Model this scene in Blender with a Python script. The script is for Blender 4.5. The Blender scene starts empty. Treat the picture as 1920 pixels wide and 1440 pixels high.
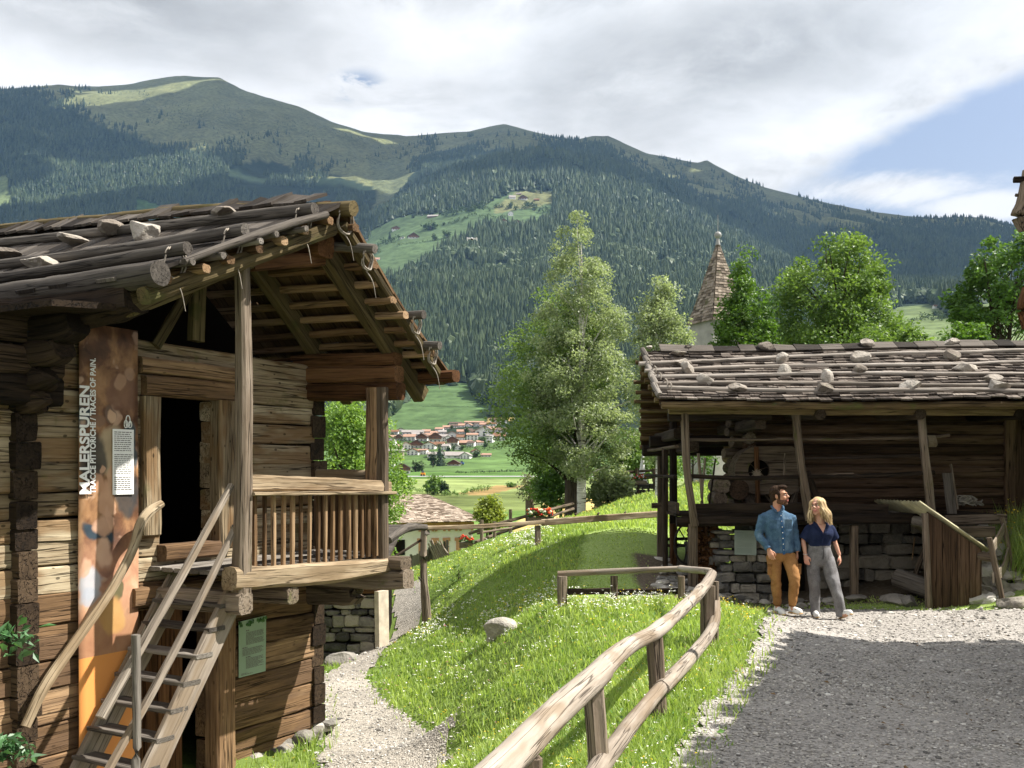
import bpy, math, random
import numpy as np
from mathutils import Vector, Matrix
rad = math.radians
SC = bpy.context.scene
COL = SC.collection
F, CX, CY, CAMZ = 1867.0, 960.0, 880.0, 2.06
RNG = np.random.default_rng(7)
random.seed(7)

def P(px, py, Y):
    """point at depth Y seen at (px, py) of the 1920x1440 photograph"""
    return np.array([(px - CX) / F * Y, Y, CAMZ - (py - CY) * Y / F])

# ---------------------------------------------------------------- noise
def _h(ix, iy, iz, s):
    n = (ix * 374761393 + iy * 668265263 + iz * 1274126177 + s * 974634777) & 0xffffffff
    n = ((n ^ (n >> 13)) * 1274126177) & 0xffffffff
    n = (n ^ (n >> 16)) & 0xffffffff
    return n / 4294967295.0

def vn(p, s=0):
    """value noise -1..1 for an (N,3) array"""
    p = np.asarray(p, float)
    i = np.floor(p).astype(np.int64)
    f = p - i
    f = f * f * (3 - 2 * f)
    r = 0
    for dx in (0, 1):
        for dy in (0, 1):
            for dz in (0, 1):
                w = (f[:, 0] if dx else 1 - f[:, 0]) * (f[:, 1] if dy else 1 - f[:, 1]) * (f[:, 2] if dz else 1 - f[:, 2])
                r = r + w * _h(i[:, 0] + dx, i[:, 1] + dy, i[:, 2] + dz, s)
    return r * 2 - 1

def fbm(p, o=4, s=0, gain=.5):
    p = np.asarray(p, float)
    r, a, t = 0, 1., 0.
    for k in range(o):
        r = r + a * vn(p * 2 ** k + 17.3 * k, s + k)
        t += a
        a *= gain
    return r / t

# ---------------------------------------------------------------- scene objects
ORIG = {}

def thing(name, label, cat, loc, group=None):
    o = bpy.data.objects.new(name, None)
    COL.objects.link(o)
    o.empty_display_size = .2
    o.location = [float(v) for v in loc]
    ORIG[o.name] = np.array(loc, float)
    tag(o, label, cat, group)
    return o

def tag(o, label=None, cat=None, group=None, kind=None):
    if label and len(label.split()) > 16: print('LONG', len(label.split()), label)
    if label: o['label'] = label
    if cat: o['category'] = cat
    if group: o['group'] = group
    if kind: o['kind'] = kind
    return o

class MB:
    def __init__(self):
        self.V, self.G, self.R, self.C = [], [], [], []
        self.F4, self.F3 = [], []
        self.n = 0
    def add(self, V, F, G=None, R=None, C=None):
        V = np.asarray(V, float).reshape(-1, 3)
        n = len(V)
        self.V.append(V)
        self.G.append(np.asarray(G, float).reshape(-1, 3) if G is not None else V.copy())
        if R is None: R = random.random()
        self.R.append(np.broadcast_to(np.asarray(R, float), (n,)))
        if C is None: C = (1, 1, 1)
        self.C.append(np.broadcast_to(np.asarray(C, float), (n, 3)))
        for f in (F if isinstance(F, (list, tuple)) else [F]):
            f = np.asarray(f, np.int64)
            if f.size == 0: continue
            (self.F4 if f.shape[1] == 4 else self.F3).append(f + self.n)
        self.n += n
        return self
    def mesh(self, name, off=None, smooth=False):
        V = np.concatenate(self.V)
        if off is not None: V = V - off
        f4 = np.concatenate(self.F4) if self.F4 else np.zeros((0, 4), np.int64)
        f3 = np.concatenate(self.F3) if self.F3 else np.zeros((0, 3), np.int64)
        me = bpy.data.meshes.new(name)
        nl = f4.size + f3.size
        me.vertices.add(len(V))
        me.vertices.foreach_set('co', V.astype(np.float32).ravel())
        me.loops.add(nl)
        me.loops.foreach_set('vertex_index', np.concatenate([f4.ravel(), f3.ravel()]).astype(np.int32))
        npoly = len(f4) + len(f3)
        me.polygons.add(npoly)
        ls = np.concatenate([np.arange(len(f4)) * 4, len(f4) * 4 + np.arange(len(f3)) * 3]).astype(np.int32)
        me.polygons.foreach_set('loop_start', ls)
        me.polygons.foreach_set('use_smooth', np.full(npoly, smooth))
        me.update(calc_edges=True)
        a = me.attributes.new('g', 'FLOAT_VECTOR', 'POINT')
        a.data.foreach_set('vector', np.concatenate(self.G).astype(np.float32).ravel())
        a = me.attributes.new('rnd', 'FLOAT', 'POINT')
        a.data.foreach_set('value', np.concatenate(self.R).astype(np.float32))
        c = np.concatenate(self.C)
        if (c != 1).any():
            a = me.attributes.new('tint', 'FLOAT_COLOR', 'POINT')
            a.data.foreach_set('color', np.concatenate([c, np.ones((len(c), 1))], 1).astype(np.float32).ravel())
        me.validate()
        return me
    def build(self, name, mat, parent=None, smooth=False, label=None):
        off = None
        if parent is not None: off = ORIG[parent.name]
        me = self.mesh(name, off, smooth)
        for m in (mat if isinstance(mat, (list, tuple)) else [mat]):
            me.materials.append(m)
        o = bpy.data.objects.new(name, me)
        COL.objects.link(o)
        if parent is not None:
            o.parent = parent
            ORIG[o.name] = off
        else:
            ORIG[o.name] = np.zeros(3)
        if label: o['label'] = label
        return o

def solo(mb, name, mat, label, cat, group=None, smooth=False, base=None):
    """a thing that is one mesh, with its origin at its base"""
    V = np.concatenate(mb.V)
    if base is None:
        base = np.array([V[:, 0].mean(), V[:, 1].mean(), V[:, 2].min()])
    base = np.array(base, float)
    me = mb.mesh(name, base, smooth)
    for m in (mat if isinstance(mat, (list, tuple)) else [mat]):
        me.materials.append(m)
    o = bpy.data.objects.new(name, me)
    COL.objects.link(o)
    o.location = base
    ORIG[o.name] = base
    return tag(o, label, cat, group)

def crom(pts, n):
    """Catmull-Rom resample of (K,D) control points to n points"""
    p = np.asarray(pts, float)
    k = len(p)
    if k == 2:
        t = np.linspace(0, 1, n)[:, None]
        return p[0] * (1 - t) + p[1] * t
    q = np.concatenate([[2 * p[0] - p[1]], p, [2 * p[-1] - p[-2]]])
    u = np.linspace(0, k - 1 - 1e-6, n)
    i = u.astype(int)
    t = (u - i)[:, None]
    a, b, c, d = q[i], q[i + 1], q[i + 2], q[i + 3]
    return .5 * (2 * b + (c - a) * t + (2 * a - 5 * b + 4 * c - d) * t * t + (3 * b - a - 3 * c + d) * t ** 3)

def frames(p, up):
    t = np.gradient(p, axis=0)
    t /= np.linalg.norm(t, axis=1)[:, None] + 1e-12
    up = np.broadcast_to(np.asarray(up, float), p.shape)
    s = np.cross(t, up)
    nn = np.linalg.norm(s, axis=1)[:, None]
    s = np.where(nn < 1e-3, np.array([1., 0, 0]), s / (nn + 1e-12))
    u = np.cross(s, t)
    return t, s, u

def sec_round(n):
    a = np.linspace(0, 2 * np.pi, n, endpoint=False)
    return np.stack([np.cos(a), np.sin(a)], 1) * .5

def sec_rect(w, h, c):
    c = min(c, w * .45, h * .45)
    x, y = w / 2, h / 2
    return np.array([(x, -y + c), (x, 0), (x, y - c), (x - c, y), (0, y), (-x + c, y), (-x, y - c), (-x, 0), (-x, -y + c), (-x + c, -y), (0, -y), (x - c, -y)])

def sweep(mb, pts, w, h=None, kind='round', sides=10, seg=None, up=(0, 0, 1), rough=0., nscale=3., bevel=.012, scale=None, rnd=None, cap=True, roll=0., C=None, end=0.):
    """a log, beam, plank, pole or rail along pts; w may be a list of widths along the path; `rough` is the unevenness in metres"""
    pts = np.asarray(pts, float)
    L = np.linalg.norm(np.diff(pts, axis=0), axis=1).sum()
    if seg is None: seg = int(max(4, min(28, L / .16))) if rough > 0 or len(pts) > 2 else 2
    p = crom(pts, seg)
    t, s, u = frames(p, up)
    if kind == 'round':
        sec = sec_round(sides)
        ww = np.atleast_1d(np.asarray(w, float))
        ww = np.interp(np.linspace(0, 1, seg), np.linspace(0, 1, len(ww)), ww)
        sx, sy = ww, (ww if h is None else ww * (h / ww.mean()))
    else:
        wm = float(np.mean(w)); h = wm if h is None else h
        hm = float(np.mean(h))
        sec = sec_rect(1, 1, 0)
        sec = sec_rect(wm, hm, bevel) / np.array([wm, hm])
        sx = np.interp(np.linspace(0, 1, seg), np.linspace(0, 1, np.size(w)), np.atleast_1d(w))
        sy = np.interp(np.linspace(0, 1, seg), np.linspace(0, 1, np.size(h)), np.atleast_1d(h))
    if roll:
        s, u = s * math.cos(roll) + u * math.sin(roll), u * math.cos(roll) - s * math.sin(roll)
    m = len(sec)
    V = p[:, None, :] + s[:, None, :] * (sec[None, :, 0:1] * sx[:, None, None]) + u[:, None, :] * (sec[None, :, 1:2] * sy[:, None, None])
    d = np.concatenate([[0], np.cumsum(np.linalg.norm(np.diff(p, axis=0), axis=1))])
    so = RNG.random(3) * 50
    if rough > 0:
        q = np.stack([np.broadcast_to(d[:, None], (seg, m)) * nscale, np.broadcast_to(sec[None, :, 0], (seg, m)) * 2.2, np.broadcast_to(sec[None, :, 1], (seg, m)) * 2.2], 2).reshape(-1, 3) + so
        nz = fbm(q, 3, 5).reshape(seg, m, 1) * rough
        nrm = V - p[:, None, :]
        nrm /= np.linalg.norm(nrm, axis=2, keepdims=True) + 1e-9
        V = V + nrm * nz
        wob = np.stack([vn(np.stack([d * .9 + so[0], d * 0 + so[1], d * 0], 1), 3), vn(np.stack([d * .9 + so[2], d * 0 + so[1], d * 0], 1), 4)], 1) * rough * .7
        V = V + s[:, None, :] * wob[:, None, 0:1] + u[:, None, :] * wob[:, None, 1:2]
    G = np.stack([np.broadcast_to(d[:, None], (seg, m)), np.broadcast_to(sec[None, :, 0] * sx[:, None], (seg, m)), np.broadcast_to(sec[None, :, 1] * sy[:, None], (seg, m))], 2) + so
    i = np.arange(seg - 1)[:, None] * m
    j = np.arange(m)[None, :]
    j2 = (j + 1) % m
    F4 = np.stack([i + j, i + j2, i + m + j2, i + m + j], 2).reshape(-1, 4)
    Vf = V.reshape(-1, 3); Gf = G.reshape(-1, 3)
    if rnd is None: rnd = random.random()
    mb.add(Vf, F4, Gf, rnd, C)
    if cap:
        for k, sg in ((0, -1), (seg - 1, 1)):
            ring = V[k]
            ctr = ring.mean(0)[None] + t[k] * sg * end
            jj = np.arange(m); j3 = (jj + 1) % m
            F3 = np.stack([jj, j3, np.full(m, m)], 1)
            if sg < 0: F3 = F3[:, ::-1]
            gg = np.concatenate([np.stack([sec[:, 0] * .05, sec[:, 1] * sx[k], sec[:, 0] * sx[k]], 1), [[0, 0, 0]]]) + so
            mb.add(np.concatenate([ring, ctr]), F3, gg, rnd, C)
    return mb

def beam(mb, a, b, w, h, **k):
    return sweep(mb, [a, b], w, h, kind='rect', **k)

def box(mb, lo, hi, rnd=None, C=None):
    lo = np.asarray(lo, float); hi = np.asarray(hi, float)
    V = np.array([[(hi if (i >> k) & 1 else lo)[k] for k in range(3)] for i in range(8)])
    F = np.array([[0, 2, 3, 1], [4, 5, 7, 6], [0, 1, 5, 4], [2, 6, 7, 3], [0, 4, 6, 2], [1, 3, 7, 5]])
    return mb.add(V, F, None, rnd, C)

def quadbox(mb, corners, th, rnd=None, C=None, G=None):
    """slab from 4 corners (any quad) with thickness th along its normal"""
    c = np.asarray(corners, float)
    n = np.cross(c[1] - c[0], c[3] - c[0]); n /= np.linalg.norm(n)
    V = np.concatenate([c, c + n * th])
    F = np.array([[3, 2, 1, 0], [4, 5, 6, 7], [0, 1, 5, 4], [1, 2, 6, 5], [2, 3, 7, 6], [3, 0, 4, 7]])
    return mb.add(V, F, np.concatenate([G, G]) if G is not None else None, rnd, C)

def _ico(sub):
    t = (1 + 5 ** .5) / 2
    v = [(-1, t, 0), (1, t, 0), (-1, -t, 0), (1, -t, 0), (0, -1, t), (0, 1, t), (0, -1, -t), (0, 1, -t), (t, 0, -1), (t, 0, 1), (-t, 0, -1), (-t, 0, 1)]
    f = [(0, 11, 5), (0, 5, 1), (0, 1, 7), (0, 7, 10), (0, 10, 11), (1, 5, 9), (5, 11, 4), (11, 10, 2), (10, 7, 6), (7, 1, 8), (3, 9, 4), (3, 4, 2), (3, 2, 6), (3, 6, 8), (3, 8, 9), (4, 9, 5), (2, 4, 11), (6, 2, 10), (8, 6, 7), (9, 8, 1)]
    v = [np.array(x) / np.linalg.norm(x) for x in v]
    for _ in range(sub):
        c, nf = {}, []
        def mid(a, b):
            k = (min(a, b), max(a, b))
            if k not in c:
                m = v[a] + v[b]; v.append(m / np.linalg.norm(m)); c[k] = len(v) - 1
            return c[k]
        for a, b, d in f:
            x, y, z = mid(a, b), mid(b, d), mid(d, a)
            nf += [(a, x, z), (b, y, x), (d, z, y), (x, y, z)]
        f = nf
    return np.array(v), np.array(f)
ICO = [_ico(k) for k in range(4)]

def rock(mb, c, size, seed=None, sub=3, rough=.25, cuts=7, C=None, rot=None):
    v, f = ICO[sub]
    r = np.random.default_rng(seed if seed is not None else random.randrange(10 ** 6))
    p = v.copy()
    for _ in range(cuts):
        n = r.normal(size=3); n /= np.linalg.norm(n)
        d = r.uniform(.5, .85)
        k = p @ n
        p = p - np.outer(np.maximum(k - d, 0), n)
    p = p * (1 + rough * .5 * fbm(v * 1.6 + r.random(3) * 30, 4, 3))[:, None]
    p *= np.asarray(size, float) * .62
    a = rot if rot is not None else r.uniform(0, 6.28)
    ca, sa = math.cos(a), math.sin(a)
    p = p @ np.array([[ca, sa, 0], [-sa, ca, 0], [0, 0, 1]])
    mb.add(p + np.asarray(c), f, p + r.random(3) * 20, r.random(), C)
    return mb

# ---------------------------------------------------------------- node helpers
class NT:
    def __init__(self, name, world=False):
        if world:
            self.id = bpy.data.worlds.new(name)
        else:
            self.id = bpy.data.materials.new(name)
        self.id.use_nodes = True
        self.t = self.id.node_tree
        self.t.nodes.clear()
    def n(self, typ, **k):
        nd = self.t.nodes.new(typ)
        ins = k.pop('ins', {})
        for a, b in k.items(): setattr(nd, a, b)
        for a, b in ins.items(): self.set(nd, a, b)
        return nd
    def set(self, nd, key, val):
        s = nd.inputs[key]
        if hasattr(val, 'bl_idname') and val.bl_idname.startswith('NodeSocket'): self.t.links.new(val, s)
        elif hasattr(val, 'outputs'): self.t.links.new(val.outputs[0], s)
        else:
            if isinstance(val, (tuple, list)) and len(val) == 3 and s.type == 'RGBA': val = (*val, 1)
            s.default_value = val
    def m(self, op, a, b=None, c=None, clamp=False):
        nd = self.n('ShaderNodeMath', operation=op, use_clamp=clamp)
        self.set(nd, 0, a)
        if b is not None: self.set(nd, 1, b)
        if c is not None: self.set(nd, 2, c)
        return nd.outputs[0]
    def mix(self, f, a, b, blend='MIX'):
        nd = self.n('ShaderNodeMix', data_type='RGBA', blend_type=blend)
        self.set(nd, 0, f); self.set(nd, 6, a); self.set(nd, 7, b)
        return nd.outputs[2]
    def ramp(self, f, stops, interp='LINEAR'):
        nd = self.n('ShaderNodeValToRGB')
        nd.color_ramp.interpolation = interp
        e = nd.color_ramp.elements
        while len(e) < len(stops): e.new(.5)
        for x, (pos, col) in zip(e, stops):
            x.position = pos
            x.color = (*col, 1) if not isinstance(col, (int, float)) else (col, col, col, 1)
        self.set(nd, 0, f)
        return nd.outputs[0]
    def mapr(self, f, a, b, c=0., d=1., smooth=True):
        nd = self.n('ShaderNodeMapRange')
        if smooth: nd.interpolation_type = 'SMOOTHSTEP'
        self.set(nd, 0, f); self.set(nd, 1, a); self.set(nd, 2, b); self.set(nd, 3, c); self.set(nd, 4, d)
        return nd.outputs[0]
    def noise(self, v, scale, detail=4, rough=.55, out=0):
        nd = self.n('ShaderNodeTexNoise')
        if v is not None: self.set(nd, 'Vector', v)
        self.set(nd, 'Scale', scale); self.set(nd, 'Detail', detail); self.set(nd, 'Roughness', rough)
        return nd.outputs[out]
    def voro(self, v, scale, feature='F1', out=0, rnd=1.):
        nd = self.n('ShaderNodeTexVoronoi', feature=feature)
        self.set(nd, 'Vector', v); self.set(nd, 'Scale', scale); self.set(nd, 'Randomness', rnd)
        return nd.outputs[out]
    def scale(self, v, xyz):
        nd = self.n('ShaderNodeVectorMath', operation='MULTIPLY')
        self.set(nd, 0, v); self.set(nd, 1, xyz)
        return nd.outputs[0]
    def attr(self, name, out='Vector'):
        return self.n('ShaderNodeAttribute', attribute_name=name).outputs[out]
    def pos(self):
        return self.n('ShaderNodeNewGeometry').outputs['Position']
    def bump(self, h, strength=.5, dist=.02):
        return self.n('ShaderNodeBump', ins={'Height': h, 'Strength': strength, 'Distance': dist}).outputs[0]
    def out(self, bsdf):
        o = self.n('ShaderNodeOutputMaterial')
        self.t.links.new(bsdf.outputs[0] if hasattr(bsdf, 'outputs') else bsdf, o.inputs[0])
        return self.id
    def pbr(self, col, rough=.8, normal=None, spec=.25, metal=0.):
        b = self.n('ShaderNodeBsdfPrincipled')
        self.set(b, 'Base Color', col); self.set(b, 'Roughness', rough); self.set(b, 'Specular IOR Level', spec); self.set(b, 'Metallic', metal)
        if normal is not None: self.set(b, 'Normal', normal)
        return self.out(b)

def wood(name, cols, crack=.8, moss=0., mosscol=(.09, .1, .03), bump=.6, var=.35, patch=None, holes=0.):
    """weathered wood: cols = dark, mid, light"""
    T = NT(name)
    g = T.attr('g'); r = T.attr('rnd', 'Fac')
    fib = T.noise(T.scale(g, (2.2, 38, 38)), 1., 5, .65)
    blot = T.noise(T.scale(g, (1.1, 5, 5)), 1., 4, .6)
    f = T.m('ADD', T.m('MULTIPLY', fib, .62), T.m('MULTIPLY', blot, .5))
    f = T.m('ADD', f, T.m('MULTIPLY', T.m('SUBTRACT', r, .5), var))
    c = T.ramp(f, [(.25, cols[0]), (.55, cols[1]), (.85, cols[2])])
    ck = T.noise(T.scale(g, (.4, 17, 17)), 1., 3, .5)
    ckm = T.mapr(T.m('ABSOLUTE', T.m('SUBTRACT', ck, .5)), .002, .020, 0, 1)
    ck2 = T.noise(T.scale(g, (2.2, 70, 70)), 1., 2, .5)
    ckm2 = T.mapr(ck2, .30, .40, 0, 1)
    ckall = T.m('MULTIPLY', ckm, T.m('ADD', T.m('MULTIPLY', ckm2, .5), .5))
    c = T.mix(T.m('MULTIPLY', T.m('SUBTRACT', 1., ckall), crack), c, (cols[0][0] * .25, cols[0][1] * .25, cols[0][2] * .25))
    if patch:
        pm = T.mapr(T.noise(T.scale(g, (.7, 3, 3)), 1.3, 3, .6), .47, .6)
        c = T.mix(T.m('MULTIPLY', pm, .8), c, T.mix(fib, tuple(v * .6 for v in patch), patch))
    if moss:
        mm = T.mapr(T.noise(T.pos(), 2.3, 5, .65), .62 - moss * .25, .72 - moss * .15)
        c = T.mix(T.m('MULTIPLY', mm, .75), c, mosscol)
    if holes:
        v = T.voro(T.scale(g, (6, 11, 11)), 1.)
        hm = T.mapr(v, .10, .16, 0, 1)
        c = T.mix(T.m('MULTIPLY', T.m('SUBTRACT', 1., hm), holes), c, (.01, .007, .004))
    h = T.m('ADD', T.m('MULTIPLY', fib, .35), T.m('MULTIPLY', ckall, .8))
    return T.pbr(c, .85, T.bump(h, bump, .012), .12)

def plain(name, col, rough=.7, spec=.3, var=.15, nscale=20., bump=0., metal=0.):
    T = NT(name)
    n = T.noise(T.pos(), nscale, 4, .6)
    k = T.mapr(n, .3, .7, 1 - var, 1 + var, False)
    c = T.mix(1., col, k, 'MULTIPLY')
    return T.pbr(c, rough, T.bump(n, bump, .01) if bump else None, spec, metal)

def stone_mat(name, c1, c2, c3, lichen=.3):
    T = NT(name)
    g = T.attr('g'); r = T.attr('rnd', 'Fac')
    n = T.noise(g, 4., 6, .65); n2 = T.noise(g, 26., 4, .6)
    f = T.m('ADD', T.m('MULTIPLY', n, .7), T.m('ADD', T.m('MULTIPLY', n2, .25), T.m('MULTIPLY', T.m('SUBTRACT', r, .45), .65)))
    c = T.ramp(f, [(.2, c1), (.5, c2), (.8, c3)])
    lm = T.mapr(T.noise(g, 7., 5, .7), .56, .64)
    c = T.mix(T.m('MULTIPLY', lm, lichen), c, (.35, .34, .25))
    return T.pbr(c, .9, T.bump(T.m('ADD', n2, n), .7, .03), .15)

def leaf_mat(name, dark, light, trans=.35, tc=None, gloss=.35):
    T = NT(name)
    r = T.attr('rnd', 'Fac')
    c = T.ramp(r, [(0., dark), (1., light)])
    d = T.n('ShaderNodeBsdfPrincipled', ins={'Base Color': c, 'Roughness': .5, 'Specular IOR Level': gloss})
    t = T.n('ShaderNodeBsdfTranslucent', ins={'Color': T.mix(1., c, tc or (1.5, 1.5, .7), 'MULTIPLY')})
    mx = T.n('ShaderNodeMixShader', ins={0: trans, 1: d.outputs[0], 2: t.outputs[0]})
    return T.out(mx)

def tinted(name, rough=.8, trans=0., spec=.2, nz=0., nscale=8.):
    """colour from the piece's own 'tint' attribute"""
    T = NT(name)
    c = T.attr('tint', 'Color')
    if nz:
        k = T.mapr(T.noise(T.pos(), nscale, 5, .6), .3, .7, 1 - nz, 1 + nz, False)
        c = T.mix(1., c, k, 'MULTIPLY')
    d = T.n('ShaderNodeBsdfPrincipled', ins={'Base Color': c, 'Roughness': rough, 'Specular IOR Level': spec})
    if trans:
        t = T.n('ShaderNodeBsdfTranslucent', ins={'Color': c})
        d = T.n('ShaderNodeMixShader', ins={0: trans, 1: d.outputs[0], 2: t.outputs[0]})
    return T.out(d)
# ================================================================ camera, light, sky
SUN_AZ, SUN_EL = 4.0, 52.0      # degrees from +X towards +Y, elevation
EXPO = 1.22
def setup():
    cam = bpy.data.cameras.new('camera')
    co = bpy.data.objects.new('camera', cam)
    COL.objects.link(co)
    co.location = (0, 0, CAMZ)
    co.rotation_euler = (rad(90), 0, 0)
    cam.sensor_width = 36; cam.lens = F / 1920 * 36
    cam.shift_y = (CY - 720) / 1920
    cam.clip_start = .05; cam.clip_end = 30000
    SC.camera = co
    s = bpy.data.lights.new('sun', 'SUN')
    s.energy = 5.0; s.angle = rad(.55); s.color = (1, .95, .87)
    so = bpy.data.objects.new('sun', s)
    COL.objects.link(so)
    d = Vector((math.cos(rad(SUN_EL)) * math.cos(rad(SUN_AZ)), math.cos(rad(SUN_EL)) * math.sin(rad(SUN_AZ)), math.sin(rad(SUN_EL))))
    so.rotation_euler = d.to_track_quat('Z', 'Y').to_euler()
    so.location = d * 50
    vs = SC.view_settings
    vs.view_transform = 'Standard'; vs.look = 'None'; vs.gamma = 1; vs.exposure = EXPO
    cy = SC.cycles
    cy.max_bounces = 6; cy.diffuse_bounces = 3; cy.glossy_bounces = 2; cy.transmission_bounces = 4; cy.volume_bounces = 0; cy.transparent_max_bounces = 8
    cy.use_denoising = True
    cy.sample_clamp_indirect = 6
    cy.caustics_reflective = False; cy.caustics_refractive = False
setup()

def make_world():
    T = NT('World', True)
    SC.world = T.id
    d = T.n('ShaderNodeTexCoord').outputs['Generated']
    sp = T.n('ShaderNodeSeparateXYZ', ins={0: d})
    x, y, z = sp.outputs
    az = T.m('ARCTAN2', x, y)
    el = T.m('ARCSINE', z)
    zz = T.m('ADD', T.m('MAXIMUM', z, 0.), .22)
    cv = T.n('ShaderNodeCombineXYZ', ins={0: T.m('DIVIDE', x, zz), 1: T.m('DIVIDE', y, zz), 2: 0.}).outputs[0]
    wv_ = T.noise(cv, 1.6, 3, .5, 1)
    cw_ = T.n('ShaderNodeVectorMath', operation='ADD', ins={0: cv, 1: T.scale(wv_, (.35, .35, 0))}).outputs[0]
    wob = T.noise(cw_, 2.6, 10, .64)
    big = T.noise(T.scale(cv, (.9, 1.25, 1)), 1.15, 5, .55)
    def px(p, q):
        a = math.atan((p - CX) / F)
        return a, math.atan((CY - q) / F * math.cos(a))
    def ell(p, q, rx, ry, tilt=0.):
        a0, e0 = px(p, q)
        da = T.m('SUBTRACT', az, a0); de = T.m('SUBTRACT', el, e0)
        c, s = math.cos(tilt), math.sin(tilt)
        u = T.m('ADD', T.m('MULTIPLY', da, c), T.m('MULTIPLY', de, s))
        v = T.m('SUBTRACT', T.m('MULTIPLY', de, c), T.m('MULTIPLY', da, s))
        u = T.m('DIVIDE', u, rx / F); v = T.m('DIVIDE', v, ry / F)
        return T.m('SQRT', T.m('ADD', T.m('MULTIPLY', u, u), T.m('MULTIPLY', v, v)))
    wn = T.m('MULTIPLY', T.m('SUBTRACT', wob, .5), 3.0)
    def mask(e, lo=.75, hi=1.1):
        return T.mapr(T.m('ADD', e, wn), hi, lo, 0, 1)
    # blue gaps
    b1 = T.mapr(T.m('ADD', ell(1835, 272, 430, 92, rad(17)), T.m('MULTIPLY', wn, .42)), 1.12, .72, 0, 1)
    b2 = T.m('MULTIPLY', T.mapr(ell(662, 160, 75, 34, rad(10)), 1.0, .2, 0, 1), T.mapr(T.m('ADD', T.noise(cw_, 7., 8, .66), T.m('MULTIPLY', T.m('SUBTRACT', wob, .5), .6)), .52, .40, 0, 1))
    b3 = T.m('MULTIPLY', mask(ell(1290, 310, 80, 22, rad(12)), .3, 1.4), .0)
    b4 = mask(ell(2300, 250, 330, 170, rad(10)), .6, 1.1)
    puff = mask(ell(1640, 352, 175, 34, rad(-4)), .35, 1.2)
    puff2 = mask(ell(1850, 385, 110, 22, rad(-4)), .35, 1.3)
    blue = T.m('MAXIMUM', T.m('MAXIMUM', b1, b4), T.m('MULTIPLY', b2, .95))
    blue = T.m('MULTIPLY', blue, T.m('SUBTRACT', 1., T.m('MULTIPLY', T.m('MAXIMUM', puff, puff2), .92)))
    # grey undersides
    g1 = T.m('MULTIPLY', T.mapr(T.m('ADD', ell(1330, 110, 560, 150, rad(5)), T.m('MULTIPLY', wn, .8)), 1.2, .2, 0, 1), .50)
    g2 = T.m('MULTIPLY', T.mapr(T.m('ADD', ell(150, -30, 620, 130, rad(-6)), T.m('MULTIPLY', wn, .8)), 1.2, .2, 0, 1), .62)
    g3 = T.m('MULTIPLY', T.mapr(T.m('ADD', ell(1050, 0, 300, 70, 0), T.m('MULTIPLY', wn, .8)), 1.2, .2, 0, 1), .3)
    grey = T.m('MAXIMUM', T.m('MAXIMUM', g1, g2), g3)
    grey = T.m('ADD', grey, T.m('MULTIPLY', T.mapr(big, .42, .66), .26))
    grey = T.m('ADD', grey, T.m('ADD', T.m('MULTIPLY', T.m('SUBTRACT', wob, .5), 2.3), T.m('MULTIPLY', T.m('SUBTRACT', T.noise(cw_, 9., 6, .6), .5), .5)), clamp=True)
    cloud = T.ramp(grey, [(0., (.74, .74, .745)), (.35, (.53, .53, .53)), (1., (.205, .205, .203))])
    sky = T.n('ShaderNodeTexSky')
    sky.sky_type = 'NISHITA'; sky.sun_disc = False
    sky.sun_elevation = rad(SUN_EL); sky.sun_rotation = rad(90 - SUN_AZ)
    sky.air_density = 1.0; sky.dust_density = 2.2; sky.ozone_density = 1.2
    skc = T.mix(1., sky.outputs[0], (.125, .112, .105), 'MULTIPLY')
    col = T.mix(blue, cloud, skc)
    bg = T.n('ShaderNodeBackground', ins={'Color': col, 'Strength': .70})
    o = T.n('ShaderNodeOutputWorld')
    T.t.links.new(bg.outputs[0], o.inputs[0])
make_world()

# ================================================================ near ground
CP = []   # (x, y, z)
def cp(px, py, Y): CP.append(P(px, py, Y))
for a in [(1500,1160,14),(1700,1142,14.6),(1900,1190,12.5),(1450,1250,10.5),(1400,1440,6),(1900,1440,6),
          (1297,1108,15.2),(1440,1128,15.6),(1602,1122,15.2),(1750,1130,14.8),(1840,1128,14.6),(1800,1152,13.7),
          (1240,1062,16.5),(1220,1000,18),(1150,1002,18),(1100,1100,15),(1060,1133,13),(1150,1133,13),(1270,1130,13),(1330,1222,10.5),
          (940,1190,13.5),(1000,1350,8.5),(880,1300,10.6),(905,1395,10.0),(695,1285,14.2),(760,1330,12.5),(850,1382,11.2),(650,1330,12.6),
          (700,1440,10),(800,1440,10),(640,1270,14.3),(740,1197,17.6),(790,1182,17.8),(760,1180,18.5),(800,1167,17),(860,1100,18),(900,1050,19.5),
          (1000,1020,19),(960,1080,16.5),(830,1120,17.5),(760,1090,21),(735,1103,21),(890,1026,23),(1000,992,24),(1090,966,30),(1230,928,32),(1160,948,32),
          (815,1066,22),(760,1096,22),(868,1040,22.5),(930,1010,23.5),(1000,1440,6.5),(930,1440,7.6),(1115,1510,5.2),(1228,1350,7.2),(1180,1210,10.5),(1100,1180,11.5),(1020,1150,13)]:
    cp(*a)
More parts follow.
